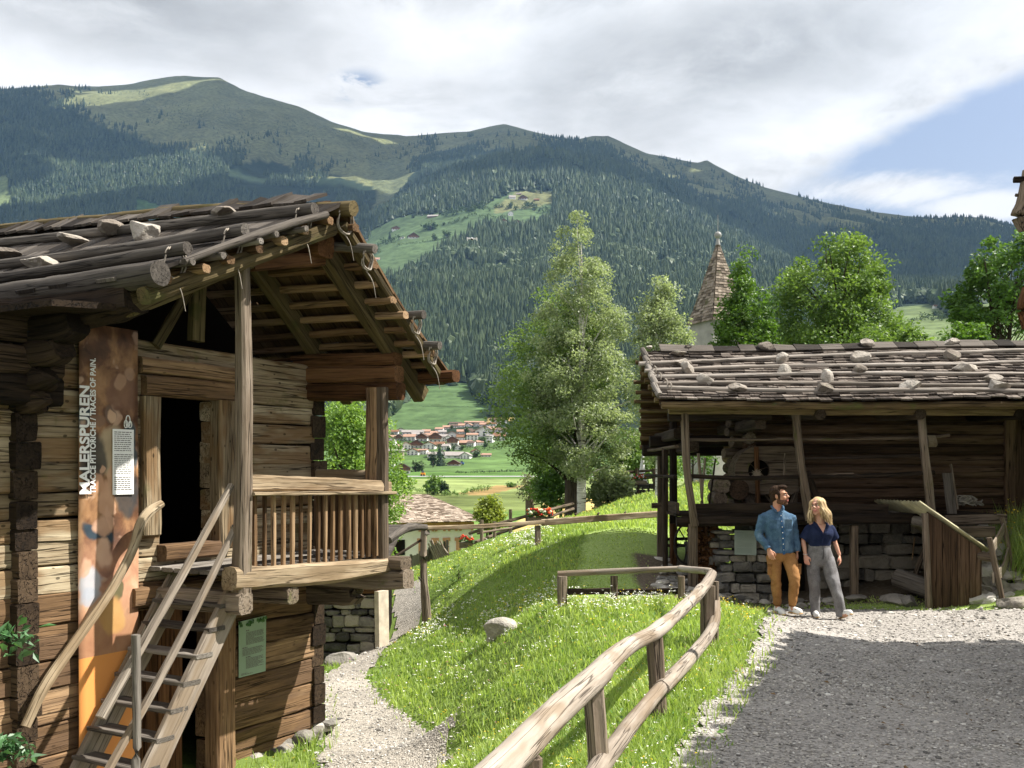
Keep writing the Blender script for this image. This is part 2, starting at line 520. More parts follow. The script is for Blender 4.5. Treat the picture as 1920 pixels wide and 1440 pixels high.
CP += [np.array(v, float) for v in [(0,0,.4),(3,2,.4),(6,6,.3),(8,12,.1),(8,15,.5),(9,18,1.2),(4,18,.3),(6,18,.4),(4,22,1.1),(7,22,1.5),
      (-2.29,11.42,-1.0),(-3.8,8.7,-1.02),(-5,6.5,-1.0),(-1.6,8,-.97),(-1.5,5,-.7),(-.6,4,-.1),(-.9,6,-.5),(-.2,3.4,.22),(-.7,2,.1),
      (-4.5,40,-3.6),(-5,34,-2.4),(0,40,-2.6),(3,45,-3),(6,34,1.4),(10,36,1.7),(10,25,1.6),(10,45,-1),(14,30,1.6),
      (-6,20,-1),(-8,14,-1),(-10,25,-1.8),(-12,8,-1),(-8,2,-1),(-3,0,-.5),(0,-6,.5),(6,-5,.5),(12,10,.3),(14,20,1.4),(20,15,1),(20,0,.6),(-20,0,-1.2),(-20,20,-2),
      (-25,40,-4),(25,40,0),(-25,55,-4.9),(0,55,-4.9),(25,55,-4.9),(-12,55,-4.9),(12,55,-4.9),(-3,28,-.9),(-1,30,-.5),(2,30,.5),(-2,25,-.2)]]
CPA = np.array(CP)
def _phi(r2): return .5 * r2 * np.log(r2 + 1e-9)
_n = len(CPA)
_A = np.zeros((_n + 3, _n + 3))
_d = ((CPA[:, None, :2] - CPA[None, :, :2]) ** 2).sum(2)
_A[:_n, :_n] = _phi(_d) + np.eye(_n) * .12
_A[:_n, _n] = 1; _A[:_n, _n + 1:] = CPA[:, :2]; _A[_n, :_n] = 1; _A[_n + 1:, :_n] = CPA[:, :2].T
_w = np.linalg.solve(_A, np.concatenate([CPA[:, 2], np.zeros(3)]))
def Hs(xy):
    xy = np.atleast_2d(np.asarray(xy, float))[:, :2]
    out = np.empty(len(xy))
    for k in range(0, len(xy), 20000):
        q = xy[k:k + 20000]
        d = ((q[:, None, :] - CPA[None, :, :2]) ** 2).sum(2)
        out[k:k + 20000] = _phi(d) @ _w[:_n] + _w[_n] + q @ _w[_n + 1:]
    q3 = np.concatenate([xy, np.zeros((len(xy), 1))], 1)
    return out + .035 * fbm(q3 * .9, 3, 11)
def H(x, y): return float(Hs([(x, y)])[0])

def in_poly(xy, poly):
    x, y = xy[:, 0], xy[:, 1]
    r = np.zeros(len(xy), bool)
    k = len(poly)
    for i in range(k):
        x1, y1 = poly[i]; x2, y2 = poly[(i + 1) % k]
        c = ((y1 > y) != (y2 > y))
        r ^= c & (x < (x2 - x1) * (y - y1) / (y2 - y1 + 1e-12) + x1)
    return r
# outlines on the ground (metres)
ROAD = [(-.2,-8),(.02,0),(.35,3),(.95,6),(1.55,7.8),(2.28,9.9),(3.05,12.4),(3.6,14.0),(3.75,14.75),(4.4,14.85),(5.7,14.5),(7.1,13.6),(8.5,12.6),(14,11),(20,10),(20,-8)]
PATH = [P(600,1440,10)[:2],P(596,1300,14.2)[:2],P(640,1250,15.4)[:2],P(715,1205,17.3)[:2],(-2.25,18.6),(-2.4,20.5),(-1.8,20.5),P(790,1180,18.2)[:2],P(730,1230,16.2)[:2],P(690,1275,14.4)[:2],P(735,1322,12.7)[:2],P(850,1378,11.2)[:2],P(866,1398,10.5)[:2],P(848,1440,9.5)[:2],(-.78,8.2),(-1.2,6.6),(-2.3,5.4),(-4.4,5.0),(-4.6,7.4),(-2.9,10.0)]
PATH = [tuple(map(float, p)) for p in PATH]
MOWN = [P(1085,1150,13.0)[:2],P(1085,1040,16.6)[:2],P(1100,1003,18.4)[:2],P(1230,988,19.4)[:2],(3.0,22),(3.4,15.6),(2.6,13.2)]
LAWN = [(3.3,14.2),(3.6,15.5),(9,15.2),(9.5,12),(7.2,13.3),(5.8,14.3)]
DIRT = [(1.75,13.6),(2.1,16.9),(4,17.2),(7,16.6),(7,14.9),(3.7,14.9),(3.4,13.9)]
def wobble(xy, a=.12, s=2.3):
    q = np.concatenate([xy, np.zeros((len(xy), 1))], 1)
    return xy + a * np.stack([fbm(q * s, 3, 21), fbm(q * s + 9, 3, 22)], 1)

def ground_mat():
    T = NT('meadow_soil')
    p = T.pos()
    n = T.noise(p, 1.3, 6, .6); n2 = T.noise(p, 22., 4, .65)
    c = T.ramp(T.m('ADD', T.m('MULTIPLY', n, .6), T.m('MULTIPLY', n2, .4)), [(.3, (.085, .13, .028)), (.55, (.14, .20, .048)), (.75, (.20, .25, .085))])
    d = T.attr('tint', 'Color')
    sp = T.n('ShaderNodeSeparateColor', ins={0: d})
    mown = T.m('SUBTRACT', 1., sp.outputs[0])
    dirt = T.m('SUBTRACT', 1., sp.outputs[1])
    cm = T.ramp(n2, [(.3, (.18, .265, .065)), (.7, (.30, .38, .13))])
    c = T.mix(mown, c, cm)
    cd = T.ramp(T.m('ADD', T.m('MULTIPLY', n2, .7), T.m('MULTIPLY', n, .3)), [(.3, (.05, .04, .028)), (.55, (.13, .105, .075)), (.75, (.25, .22, .17))])
    c = T.mix(dirt, c, cd)
    return T.pbr(c, .95, T.bump(n2, .6, .04), .05)

def near_ground():
    xs = np.concatenate([np.arange(-30, -7, .6), np.arange(-7, 9, .14), np.arange(9, 30.1, .6)])
    ys = np.concatenate([np.arange(-8, 2, .5), np.arange(2, 26, .14), np.arange(26, 56.1, .5)])
    X, Yy = np.meshgrid(xs, ys, indexing='xy')
    xy = np.stack([X.ravel(), Yy.ravel()], 1)
    z = Hs(xy)
    w = wobble(xy, .1)
    C = np.ones((len(xy), 3))
    C[in_poly(w, MOWN) | in_poly(w, LAWN), 0] = 0
    C[in_poly(w, DIRT), 1] = 0
    V = np.stack([xy[:, 0], xy[:, 1], z], 1)
    nx, ny = len(xs), len(ys)
    i = (np.arange(ny - 1)[:, None] * nx + np.arange(nx - 1)[None]).ravel()
    Fq = np.stack([i, i + 1, i + nx + 1, i + nx], 1)
    mb = MB(); mb.add(V, Fq, None, 0.5, C)
    o = mb.build('meadow_ground', ground_mat(), smooth=True)
    o['kind'] = 'structure'

def gravel_mat(name, tone):
    T = NT(name)
    p = T.pos()
    v = T.voro(p, 48., 'F1', 1); vd = T.voro(p, 48., 'F1', 0)
    sv = T.n('ShaderNodeSeparateColor', ins={0: v}).outputs[0]
    v2 = T.voro(p, 105., 'F1', 1)
    sv2 = T.n('ShaderNodeSeparateColor', ins={0: v2}).outputs[1]
    big = T.noise(p, .9, 5, .6)
    f = T.m('ADD', T.m('MULTIPLY', sv, .55), T.m('ADD', T.m('MULTIPLY', sv2, .3), T.m('MULTIPLY', T.m('SUBTRACT', big, .38), .75)))
    c = T.ramp(f, [(.08, tuple(.30 * t for t in tone)), (.4, tuple(.72 * t for t in tone)), (.8, tuple(1.12 * t for t in tone))])
    sc = T.mapr(T.noise(p, 2.1, 5, .7), .63, .74)
    c = T.mix(T.m('MULTIPLY', sc, .35), c, (.10, .12, .045))
    return T.pbr(c, .9, T.bump(T.m('SUBTRACT', 1., vd), .8, .015), .15)

def strip(name, poly, mat, step, lift, bb, wob=.13):
    x0, x1, y0, y1 = bb
    xs = np.arange(x0, x1, step); ys = np.arange(y0, y1, step)
    X, Yy = np.meshgrid(xs, ys, indexing='xy')
    xy = np.stack([X.ravel(), Yy.ravel()], 1)
    inside = in_poly(wobble(xy, wob, 2.0), poly)
    nx, ny = len(xs), len(ys)
    i = (np.arange(ny - 1)[:, None] * nx + np.arange(nx - 1)[None]).ravel()
    Fq = np.stack([i, i + 1, i + nx + 1, i + nx], 1)
    ok = inside[Fq].all(1)
    Fq = Fq[ok]
    used = np.unique(Fq)
    mp = np.full(len(xy), -1); mp[used] = np.arange(len(used))
    q = xy[used]
    q3 = np.concatenate([q, np.zeros((len(q), 1))], 1)
    z = Hs(q) + lift + .008 * fbm(q3 * 5, 3, 8)
    V = np.concatenate([q, z[:, None]], 1)
    mb = MB(); mb.add(V, mp[Fq])
    o = mb.build(name, mat, smooth=True)
    o['kind'] = 'structure'
    return o

near_ground()
M_GRAVEL = gravel_mat('road_gravel', (.37, .345, .315))
M_GRAVEL2 = gravel_mat('path_gravel', (.37, .335, .285))
strip('gravel_road', ROAD, M_GRAVEL, .07, .022, (-1, 10.5, -7, 15.2))
strip('footpath', PATH, M_GRAVEL2, .07, .022, (-5, .5, 4.8, 21))
def GZ(x, y): return H(x, y)
# ================================================================ valley and mountains: rows of ground lines, near to far
KPX = [-420, 0, 200, 400, 600, 690, 740, 850, 950, 1050, 1130, 1300, 1500, 1700, 1800, 1920, 2400]
def krow(*v): return v
FAR_ROWS = [
 (46,   [1122] * 17),
 (100,  [1004] * 17),
 (175,  [944] * 17),
 (260,  [910] * 17),
 (350,  [895] * 17),
 (430,  [883] * 13 + [870, 860, 850, 850]),
 (520,  [868] * 13 + [800, 790, 780, 780]),
 (620,  [838] * 5 + [836, 834, 832, 830, 830, 830, 800, 760, 690, 680, 670, 670]),
 (740,  [803] * 5 + [802, 800, 796, 790, 790, 785, 740, 690, 640, 640, 640, 640]),
 (900,  [745] * 6 + [745, 738, 742, 740, 720, 690, 650, 603, 592, 600, 600]),
 (1060, [705] * 6 + [705, 700, 705, 690, 670, 640, 610, 580, 570, 565, 570]),
 (1400, [600] * 5 + [590, 580, 575, 570, 560, 550, 560, 565, 568, 560, 556, 556]),
 (1800, [540] * 5 + [510, 500, 490, 480, 470, 465, 500, 538, 556, 552, 548, 550]),
 (2200, [500, 500, 495, 480, 470, 450, 425, 405, 395, 390, 395, 445, 515, 545, 544, 542, 545]),
 (2700, [470, 470, 465, 455, 440, 425, 388, 322, 294, 289, 297, 388, 492, 535, 536, 536, 540]),
 (2950, [450, 450, 445, 430, 425, 420, 400, 345, 310, 305, 310, 395, 485, 525, 528, 528, 530]),
 (3500, [340, 340, 330, 330, 350, 360, 362, 325, 295, 296, 302, 372, 440, 480, 485, 488, 490]),
 (4200, [205, 205, 225, 225, 265, 290, 300, 275, 258, 268, 275, 340, 392, 425, 432, 440, 440]),
]
CREST = [(-420, 190), (0, 166), (60, 163), (110, 158), (150, 163), (250, 157), (300, 148), (345, 142), (410, 147), (450, 168), (500, 186), (560, 201), (620, 228), (680, 246), (760, 255), (830, 250), (880, 247), (915, 238), (945, 232), (970, 239), (1000, 248), (1040, 254), (1080, 261), (1110, 253), (1140, 253), (1170, 268), (1215, 288), (1260, 297), (1310, 305), (1325, 301), (1370, 325), (1430, 352), (1500, 370), (1560, 385), (1640, 398), (1700, 407), (1760, 411), (1810, 407), (1850, 410), (1905, 424), (1990, 440), (2400, 470)]
FPX = np.arange(-420, 2401, 6.0)
def far_grid():
    rows_Y = [r[0] for r in FAR_ROWS] + [4900, 5400]
    py = [np.interp(FPX, KPX, r[1]) for r in FAR_ROWS]
    # soften the knots
    ker = np.ones(9) / 9
    py = [np.convolve(np.pad(q, 4, 'edge'), ker, 'valid') for q in py]
    crest = np.interp(FPX, [c[0] for c in CREST], [c[1] for c in CREST])
    py += [crest, crest + 60]
    zs = [CAMZ - (q - CY) * Y / F for q, Y in zip(py, rows_Y)]
    A = np.array(zs)                                    # rows x px
    lr = np.log(np.array(rows_Y, float))
    Yd = np.exp(np.concatenate([np.linspace(lr[0], lr[8], 90), np.linspace(lr[8], lr[-2], 240)[1:], np.linspace(lr[-2], lr[-1], 8)[1:]]))
    # monotone-ish interpolation along depth
    Z = np.empty((len(Yd), len(FPX)))
    ly = np.log(Yd)
    for j in range(len(FPX)):
        Z[:, j] = np.interp(ly, lr, A[:, j])
    for _ in range(2):
        Z[1:-9] = (Z[:-10] + 2 * Z[1:-9] + Z[2:-8]) / 4
    Yg = np.broadcast_to(Yd[:, None], Z.shape)
    Xg = (FPX[None, :] - CX) / F * Yg
    q = np.stack([Xg.ravel() / 420, Yg.ravel() / 420, np.zeros(Z.size)], 1)
    n = fbm(q, 6, 31, .52).reshape(Z.shape)
    rid = (1 - np.abs(fbm(q * 1.9 + 5, 4, 40).reshape(Z.shape)) * 2)
    amp = np.interp(Yg, [900, 1300, 2500, 4000, 4890, 4910, 5400], [0, 14, 50, 95, 16, 16, 40])
    Z = Z + amp * (n * .9 + rid * .35 - .2)
    amp2 = np.interp(Yg, [60, 300, 900], [.15, .5, 2.5]) * (Yg < 1200)
    Z = Z + amp2 * n
    return Yd, Xg, Yg, Z
FYD, FX, FY, FZ = far_grid()
FPY = CY - (FZ - CAMZ) * F / FY
def far_at(px, Y):
    """ground point of the valley/mountain sheet at column px and depth Y (arrays)"""
    fi = np.interp(np.log(Y), np.log(FYD), np.arange(len(FYD)))
    fj = (px - FPX[0]) / 6.0
    i = np.clip(fi.astype(int), 0, len(FYD) - 2); j = np.clip(fj.astype(int), 0, len(FPX) - 2)
    a = fi - i; b = fj - j
    g = lambda A: (A[i, j] * (1 - a) * (1 - b) + A[i + 1, j] * a * (1 - b) + A[i, j + 1] * (1 - a) * b + A[i + 1, j + 1] * a * b)
    return np.stack([g(FX), g(FY), g(FZ)], -1)
def far_hit(px, py, y0=60, y1=4900):
    """first point of the sheet seen at (px, py)"""
    Y = np.exp(np.linspace(math.log(y0), math.log(y1), 3000))
    p = far_at(np.full(3000, float(px)), Y)
    q = CY - (p[:, 2] - CAMZ) * F / p[:, 1]
    k = np.argmax(q <= py)
    return p[k]

# land parcels (map outlines are given where the photograph shows them)
ALP = [(672,470),(700,432),(735,412),(770,402),(845,398),(905,388),(935,368),(975,358),(1035,360),(1040,415),(985,432),(925,428),(888,432),(860,455),(828,470),(790,505),(740,530),(690,530),(600,520)]
FIELD1 = [(742,762),(790,722),(885,716),(893,745),(925,755),(940,772),(905,792),(835,800),(775,812),(720,812)]
RIGHTF = [(1640,600),(1690,566),(1735,562),(1775,580),(1800,600),(1830,570),(1870,560),(1990,570),(1990,660),(1640,660)]
LEFTF = [(255,372),(300,385),(345,402),(330,420),(250,420)]
LEFTG = [(-40,335),(14,330),(22,385),(-40,400)]
GULLY = [(690,300),(760,300),(765,345),(735,385),(705,415),(690,430),(676,420),(705,375)]
def treeline(px):
    return np.interp(px, [-420, 0, 60, 120, 180, 240, 300, 380, 450, 520, 600, 680, 740, 800, 900, 1000, 1130, 1200, 1300, 1400, 1500, 1600, 1700, 1800, 1920, 2400],
                     [185, 178, 178, 200, 225, 250, 280, 285, 300, 312, 330, 345, 360, 300, 285, 282, 288, 330, 375, 402, 425, 432, 428, 424, 434, 470])
def far_colour():
    px = (FX / FY * F + CX).ravel(); py = FPY.ravel(); Y = FY.ravel()
    xy = np.stack([px, py], 1)
    q = np.stack([FX.ravel(), FY.ravel(), FZ.ravel()], 1)
    n = fbm(q / 160, 5, 51)[:, None]; n2 = fbm(q / 45, 4, 52)[:, None]
    alpine = np.array([.135, .145, .068]) * (1 + .45 * n) + np.array([.06, .045, .018]) * np.clip(n2 - .1, 0, 1)
    forest = np.array([.020, .032, .018]) * (1 + .3 * n)
    C = alpine.copy()
    below = (py > treeline(px) + 8 * n[:, 0] * 2) | (Y < 2600)
    C[below] = forest[below]
    gm = np.array([.06, .11, .035])
    def paint(mask, col, v=.25): C[mask] = (np.array(col) * (1 + v * n2 + v * n))[mask]
    wxy = xy + np.concatenate([n2, n], 1) * 4
    m = (Y > 1400) & (Y < 2750)
    paint(in_poly(wxy, ALP) & m, (.066, .10, .045))
    paint(in_poly(wxy, [(930,385),(975,358),(1035,360),(1040,380),(1010,388),(960,395),(925,402)]) & m, (.125, .13, .06))
    paint(in_poly(wxy, GULLY) & (Y > 2700), (.11, .125, .065))
    paint(in_poly(wxy, LEFTF) & (Y > 2600), gm); paint(in_poly(wxy, LEFTG) & (Y > 2600), (.11, .14, .06))
    paint(in_poly(wxy, FIELD1) & (Y < 1200) & (Y > 650), (.070, .115, .045))
    paint(in_poly(wxy, [(925,770),(950,752),(975,755),(960,790),(910,795)]) & (Y < 1200), (.33, .24, .10))
    paint(in_poly(wxy, RIGHTF) & (Y < 1300), (.11, .145, .06))
    paint((Y < 640) & (px < 1450), (.075, .125, .040))
    paint((Y < 420) & (Y >= 330), (.072, .135, .032), .1)
    paint((Y < 330) & (Y >= 215), (.19, .235, .085), .15)
    paint((Y < 215) & (Y >= 150), (.12, .15, .05), .35)
    paint((Y < 150), (.10, .165, .042), .25)
    paint(in_poly(wxy, [(965,985),(1000,955),(1050,930),(1200,930),(1200,1010),(960,1010)]) & (Y < 190), (.40, .29, .11), .12)
    paint(in_poly(wxy, [(860,925),(955,905),(985,912),(900,930)]) & (Y < 260), (.26, .18, .075), .3)
    return np.clip(C, .004, .9)
def far_mat():
    T = NT('far_land')
    c = T.attr('tint', 'Color')
    k = T.mapr(T.noise(T.pos(), .06, 8, .7), .3, .7, .45, 1.5, False)
    return T.pbr(T.mix(1., c, k, 'MULTIPLY'), .95, None, .05)
def far_sheet():
    nx, ny = len(FPX), len(FYD)
    V = np.stack([FX.ravel(), FY.ravel(), FZ.ravel()], 1)
    C = far_colour()
    m = far_mat()
    i = (np.arange(ny - 1)[:, None] * nx + np.arange(nx - 1)[None])
    k = int(np.searchsorted(FYD, 1060))
    for name, a, b in (('valley_floor', 0, k), ('mountains', k, ny - 1)):
        ii = i[a:b].ravel()
        Fq = np.stack([ii, ii + 1, ii + nx + 1, ii + nx], 1)
        used = np.arange(a * nx, (b + 1) * nx)
        mb = MB(); mb.add(V[used], Fq - a * nx, None, .5, C[used])
        o = mb.build(name, m, smooth=True)
        o['kind'] = 'structure'
far_sheet()

# ---------------------------------------------------------------- spruce forest: thousands of real small trees, one mass per slope
def conifers(pos, h, rng, tone):
    """stack of ragged cones per tree"""
    mb = MB()
    n = len(pos)
    K = 6
    base = rng.random(n) * 6.28
    rnd = np.clip(rng.normal(.42, .26, n) + .3 * vn(pos / 70, 5), 0, 1)
    wide = rng.uniform(.17, .30, n)
    for lev, (z0, z1, r) in enumerate(((.04, .62, 1.0), (.36, 1.0, .66))):
        a = base[:, None] + np.arange(K)[None] * (2 * np.pi / K) + lev * .5
        rr = (h * wide * r)[:, None] * rng.uniform(.65, 1.2, (n, K))
        zz = pos[:, 2:3] + (h * z0)[:, None] + rng.uniform(-.06, .06, (n, K)) * h[:, None]
        ring = np.stack([pos[:, 0:1] + np.cos(a) * rr, pos[:, 1:2] + np.sin(a) * rr, zz], 2)
        tip = np.stack([pos[:, 0] + rng.normal(0, .02, n) * h, pos[:, 1], pos[:, 2] + h * z1], 1)[:, None]
        V = np.concatenate([ring, tip], 1).reshape(-1, 3)
        b = (np.arange(n) * (K + 1))[:, None]
        j = np.arange(K)[None]
        Fq = np.stack([b + j, b + (j + 1) % K, np.broadcast_to(b + K, (n, K))], 2).reshape(-1, 3)
        mb.add(V, Fq, None, np.repeat(np.clip(rnd + lev * .08, 0, 1), K + 1))
    return mb
M_SPRUCE = leaf_mat('spruce_needles', (.016, .032, .017), (.062, .086, .038), .0, None, .1)
def scatter_forest():
    rng = np.random.default_rng(3)
    def proj(p): return p[:, 0] / p[:, 1] * F + CX, CY - (p[:, 2] - CAMZ) * F / p[:, 1]
    # near spur
    N = 105000
    px = rng.uniform(560, 2080, N); Y = np.exp(rng.uniform(math.log(760), math.log(2760), N))
    p = far_at(px, Y)
    _, py = proj(p)
    xy = np.stack([px, py], 1) + rng.normal(0, 2, (N, 2))
    ok = ~(in_poly(xy, ALP) & (Y > 1350)) & ~(in_poly(xy, FIELD1) & (Y < 1250)) & ~(in_poly(xy, RIGHTF) & (Y < 1350))
    ok &= ~((Y < 1000) & (py > np.interp(px, [700, 745, 760, 1100, 1500], [800, 770, 775, 790, 790])))
    ok &= ~((Y < 1000) & (px > 1560) & (py > 600))
    ok &= (Y > 2200) | (py < 800)
    ok &= (px > 655) | (Y > 1500)
    nz = fbm(p / 130, 4, 77)
    ok &= nz > -.42 - (Y < 1500) * .3
    ok &= py > treeline(px) - 6
    p = p[ok]; h = rng.uniform(10, 29, len(p)) * (1 + .25 * nz[ok])
    mbf = conifers(p, h, rng, 0)
    # broadleaved trees mixed in on the lower slopes
    bl = fbm(p / 60, 3, 83)
    sel = np.where((bl > .18) & (p[:, 1] < 1900) & (rng.random(len(p)) < .8) | (rng.random(len(p)) < .02))[0]
    v, f = ICO[1]
    n = len(sel); r = rng.uniform(4.5, 8.5, n)
    V = v[None] * (1 + rng.uniform(-.3, .3, (n, len(v), 1))) * (r[:, None] * np.array([1, 1, 1.15]))[:, None, :] + (p[sel] + np.stack([0 * r, 0 * r, r * 1.25], 1))[:, None]
    mbf.add(V.reshape(-1, 3), ((np.arange(n) * len(v))[:, None, None] + f[None]).reshape(-1, 3), None, np.repeat(np.clip(rng.normal(.85, .2, n), .3, 1), len(v)))
    o = mbf.build('spruce_forest', M_SPRUCE)
    tag(o, 'dark spruce forest covering the middle mountain spur', 'forest', kind='stuff')
    # far slopes
    N = 120000
    px = rng.uniform(-330, 2300, N); Y = np.exp(rng.uniform(math.log(2760), math.log(4850), N))
    p = far_at(px, Y)
    _, py = proj(p)
    tl = treeline(px)
    nz = fbm(p / 190, 4, 78)
    nz2 = fbm(p / np.array([90, 260, 260]), 4, 79)
    dep = (py - tl)
    prob = np.clip((dep + 34 * nz + 20) / 34, 0, 1)
    scat = (dep > np.where((px > 820) & (px < 1180), -12, -70)) & (nz2 > .12) & (rng.random(N) < .30 * np.clip((dep + 75) / 60, 0, 1))
    ok = (rng.random(N) < prob * .9) | scat
    xy = np.stack([px, py], 1)
    ok &= ~in_poly(xy, LEFTF) & ~in_poly(xy, LEFTG) & ~in_poly(xy, GULLY)
    gl = ((px > 430) & (px < 790)) & (nz2 < .02) & (py > 270)
    ok &= ~gl
    ok &= ~((nz < -.5))
    tiny = (dep < -4) & (dep > -95) & (nz2 > .02) & (rng.random(N) < .22) & ~ok & (py > np.interp(px, [c[0] for c in CREST], [c[1] for c in CREST]) + 14)
    h0 = np.where(tiny, rng.uniform(4, 9, N), rng.uniform(12, 28, N))
    ok |= tiny
    p = p[ok]; h = h0[ok]
    o = conifers(p, h, rng, 0).build('spruce_forest', M_SPRUCE)
    tag(o, 'distant spruce forest on the high slopes below the bare ridge', 'forest', kind='stuff')
scatter_forest()

def clouds():
    """clouds added high out of view to keep the sun off the mountain slopes"""
    rng = np.random.default_rng(21); mb = MB()
    v, f = ICO[3]
    for k in range(260):
        x, y = rng.uniform(-1300, 7000), rng.uniform(1900, 6500)
        q = np.array([[x / 1300, y / 1300, 0]])
        if fbm(q, 2, 91)[0] > .75: continue
        # gap in the added shading clouds lets sun reach the meadow terrace
        if abs(x - 2250) < 620 and abs(y - 2400) < 520: continue
        r = rng.uniform(260, 520)
        p = v * np.array([r, r * rng.uniform(.6, 1.), r * rng.uniform(.16, .3)]) * (1 + .3 * fbm(v * 2.2 + rng.random(3) * 40, 4, 6))[:, None]
        mb.add(p + np.array([x, y, rng.uniform(3350, 3650)]), f)
    o = mb.build('shade_clouds', plain('cloud_white', (.85, .85, .86), 1., 0., .02, .004), smooth=True)
    o['kind'] = 'structure'
clouds()

def haze():
    mb = MB(); box(mb, (-6500, -60, -8), (6500, 5600, 1990))
    T = NT('haze_air')
    v = T.n('ShaderNodeVolumePrincipled', ins={'Color': (.36, .62, 1.0), 'Density': 4.3e-5, 'Anisotropy': .1})
    o = T.n('ShaderNodeOutputMaterial')
    T.t.links.new(v.outputs[0], o.inputs['Volume'])
    ob = mb.build('haze', T.id)
    ob['kind'] = 'stuff'
haze()
# ================================================================ wood and stone materials
M_PALE = wood('pale_hewn_wood', [(.092, .066, .040), (.265, .205, .130), (.46, .39, .27)], .9, .18, (.13, .12, .05), .9, .4, (.22, .13, .06), .7)
M_WARM = wood('warm_hewn_wood', [(.06, .036, .020), (.195, .118, .062), (.39, .26, .15)], .85, 0, bump=.8, var=.45, patch=(.16, .10, .06), holes=.4)
M_BROWN = wood('brown_beam_wood', [(.03, .014, .006), (.10, .047, .02), (.19, .10, .048)], .8, 0, bump=.6)
M_DARK = wood('dark_barn_wood', [(.011, .008, .006), (.042, .030, .021), (.098, .074, .053)], .8, 0, bump=.7, var=.5)
M_LOGEND = wood('dark_log_ends', [(.010, .007, .005), (.033, .022, .014), (.085, .058, .036)], .9, 0, bump=.9, var=.5)  # very dark brown wood for log ends, corbels and eave board
M_GREY = wood('silvered_pole_wood', [(.04, .034, .029), (.125, .11, .094), (.27, .245, .215)], .8, 0, bump=.6, var=.35)
M_FENCE = wood('bleached_rail_wood', [(.11, .088, .068), (.27, .228, .185), (.41, .365, .31)], .75, 0, bump=.6, var=.25, patch=(.25, .19, .13))
M_POST = wood('grey_brown_post_wood', [(.05, .037, .026), (.15, .115, .083), (.28, .23, .18)], .85, .1, bump=.8, var=.3)
M_RAFTER = wood('mossy_rafter_wood', [(.035, .026, .012), (.095, .072, .034), (.17, .135, .068)], .8, .35, (.07, .07, .025), .6, .3)
M_POLEL = wood('dark_silver_pole_wood', [(.026, .022, .019), (.082, .072, .062), (.20, .18, .157)], .8, 0, bump=.6)
M_BALC = wood('pale_rail_wood', [(.14, .10, .06), (.34, .265, .175), (.52, .44, .32)], .85, 0, bump=.7, var=.2, patch=(.24, .17, .10))  # pale warm wood of the balcony and handrails
M_SLAT = wood('brown_slat_wood', [(.06, .035, .018), (.19, .115, .06), (.34, .23, .135)], .8, 0, bump=.5, var=.6)
M_SHING = wood('weathered_shingle_wood', [(.014, .011, .009), (.042, .035, .029), (.115, .10, .086)], .6, 0, bump=.5, var=.7)
M_UNDER = wood('roof_underside_wood', [(.035, .02, .01), (.10, .06, .03), (.17, .11, .06)], .7, 0, bump=.4, var=.5)
M_BOULDER = stone_mat('pale_boulder', (.20, .18, .15), (.42, .39, .34), (.60, .57, .52), .3)
M_STONE = stone_mat('grey_field_stone', (.10, .095, .085), (.27, .25, .22), (.46, .43, .38), .25)
M_ROOFSTONE = stone_mat('lichened_roof_stone', (.07, .06, .05), (.21, .18, .15), (.40, .365, .32), .35)
M_SLATEST = stone_mat('layered_wall_stone', (.06, .057, .052), (.165, .155, .138), (.35, .315, .26), .12)
M_VOID = plain('unlit_interior', (.012, .010, .008), .95, .05)  # near-black colour stands in for the darkness inside rooms and openings
M_WITHY = plain('twisted_willow', (.24, .21, .175), .8, .15, .3, 30)
M_ROPE = plain('hemp_rope', (.20, .165, .11), .9, .1, .3, 60)
M_IRON = plain('rusty_iron', (.03, .024, .02), .6, .4, .3, 30, 0, .4)

# ================================================================ the log storehouse on the left: local frame s (along front wall towards us), o (outwards), z
HW = np.array([-2.29, 11.42]); HD = np.array([.487, .873]); HN = np.array([.873, -.487])
def L(s, o, z):
    q = HW - HD * s + HN * o
    return np.array([q[0], q[1], z])
def HS(px, o):
    """wall coordinate s of image column px on the plane o"""
    b = HW + HN * o; k = (px - CX) / F
    return (b[0] - k * b[1]) / (HD[0] - k * HD[1])
def HZ(s, o, py):
    Y = (HW - HD * s + HN * o)[1]
    return CAMZ - (py - CY) * Y / F
def HP(px, py, o):
    s = HS(px, o)
    return s, HZ(s, o, py)
def hp(px, py, o):
    s, z = HP(px, py, o)
    return L(s, o, z)

house = thing('log_house', 'old two-storey log storehouse with balcony and stone-weighted wooden roof, filling the left of the scene', 'log house', L(2, 0, -1.05))

def log_wall(mb, s0, s1, z0, z1, hts, thick=.2, rough=.014, gaps=(), o=0.0, jit=.012, seed=1):
    r = random.Random(seed)
    z = z0
    while z < z1 - .04:
        h = min(r.uniform(*hts), z1 - z)
        if z1 - (z + h) < .08: h = z1 - z
        segs = [(s0, s1)]
        for a, b, za, zb in gaps:
            if z + h * .5 > za and z + h * .5 < zb:
                ns = []
                for c, d in segs:
                    if b <= c or a >= d: ns.append((c, d)); continue
                    if a > c: ns.append((c, a))
                    if b < d: ns.append((b, d))
                segs = ns
        oo = o - thick / 2 + r.uniform(-jit, jit)
        rn = r.random()
        for c, d in segs:
            e1, e2 = r.uniform(-.012, .012), r.uniform(-.012, .012)
            sweep(mb, [L(c, oo, z + h / 2 + e1), L((c + d) / 2, oo, z + h / 2), L(d, oo, z + h / 2 + e2)], thick, h - .007, kind='rect', rough=rough, nscale=2.2, bevel=.013, rnd=np.clip(rn + r.uniform(-.1, .1), 0, 1), seg=max(6, int((d - c) / .09)))
        z += h

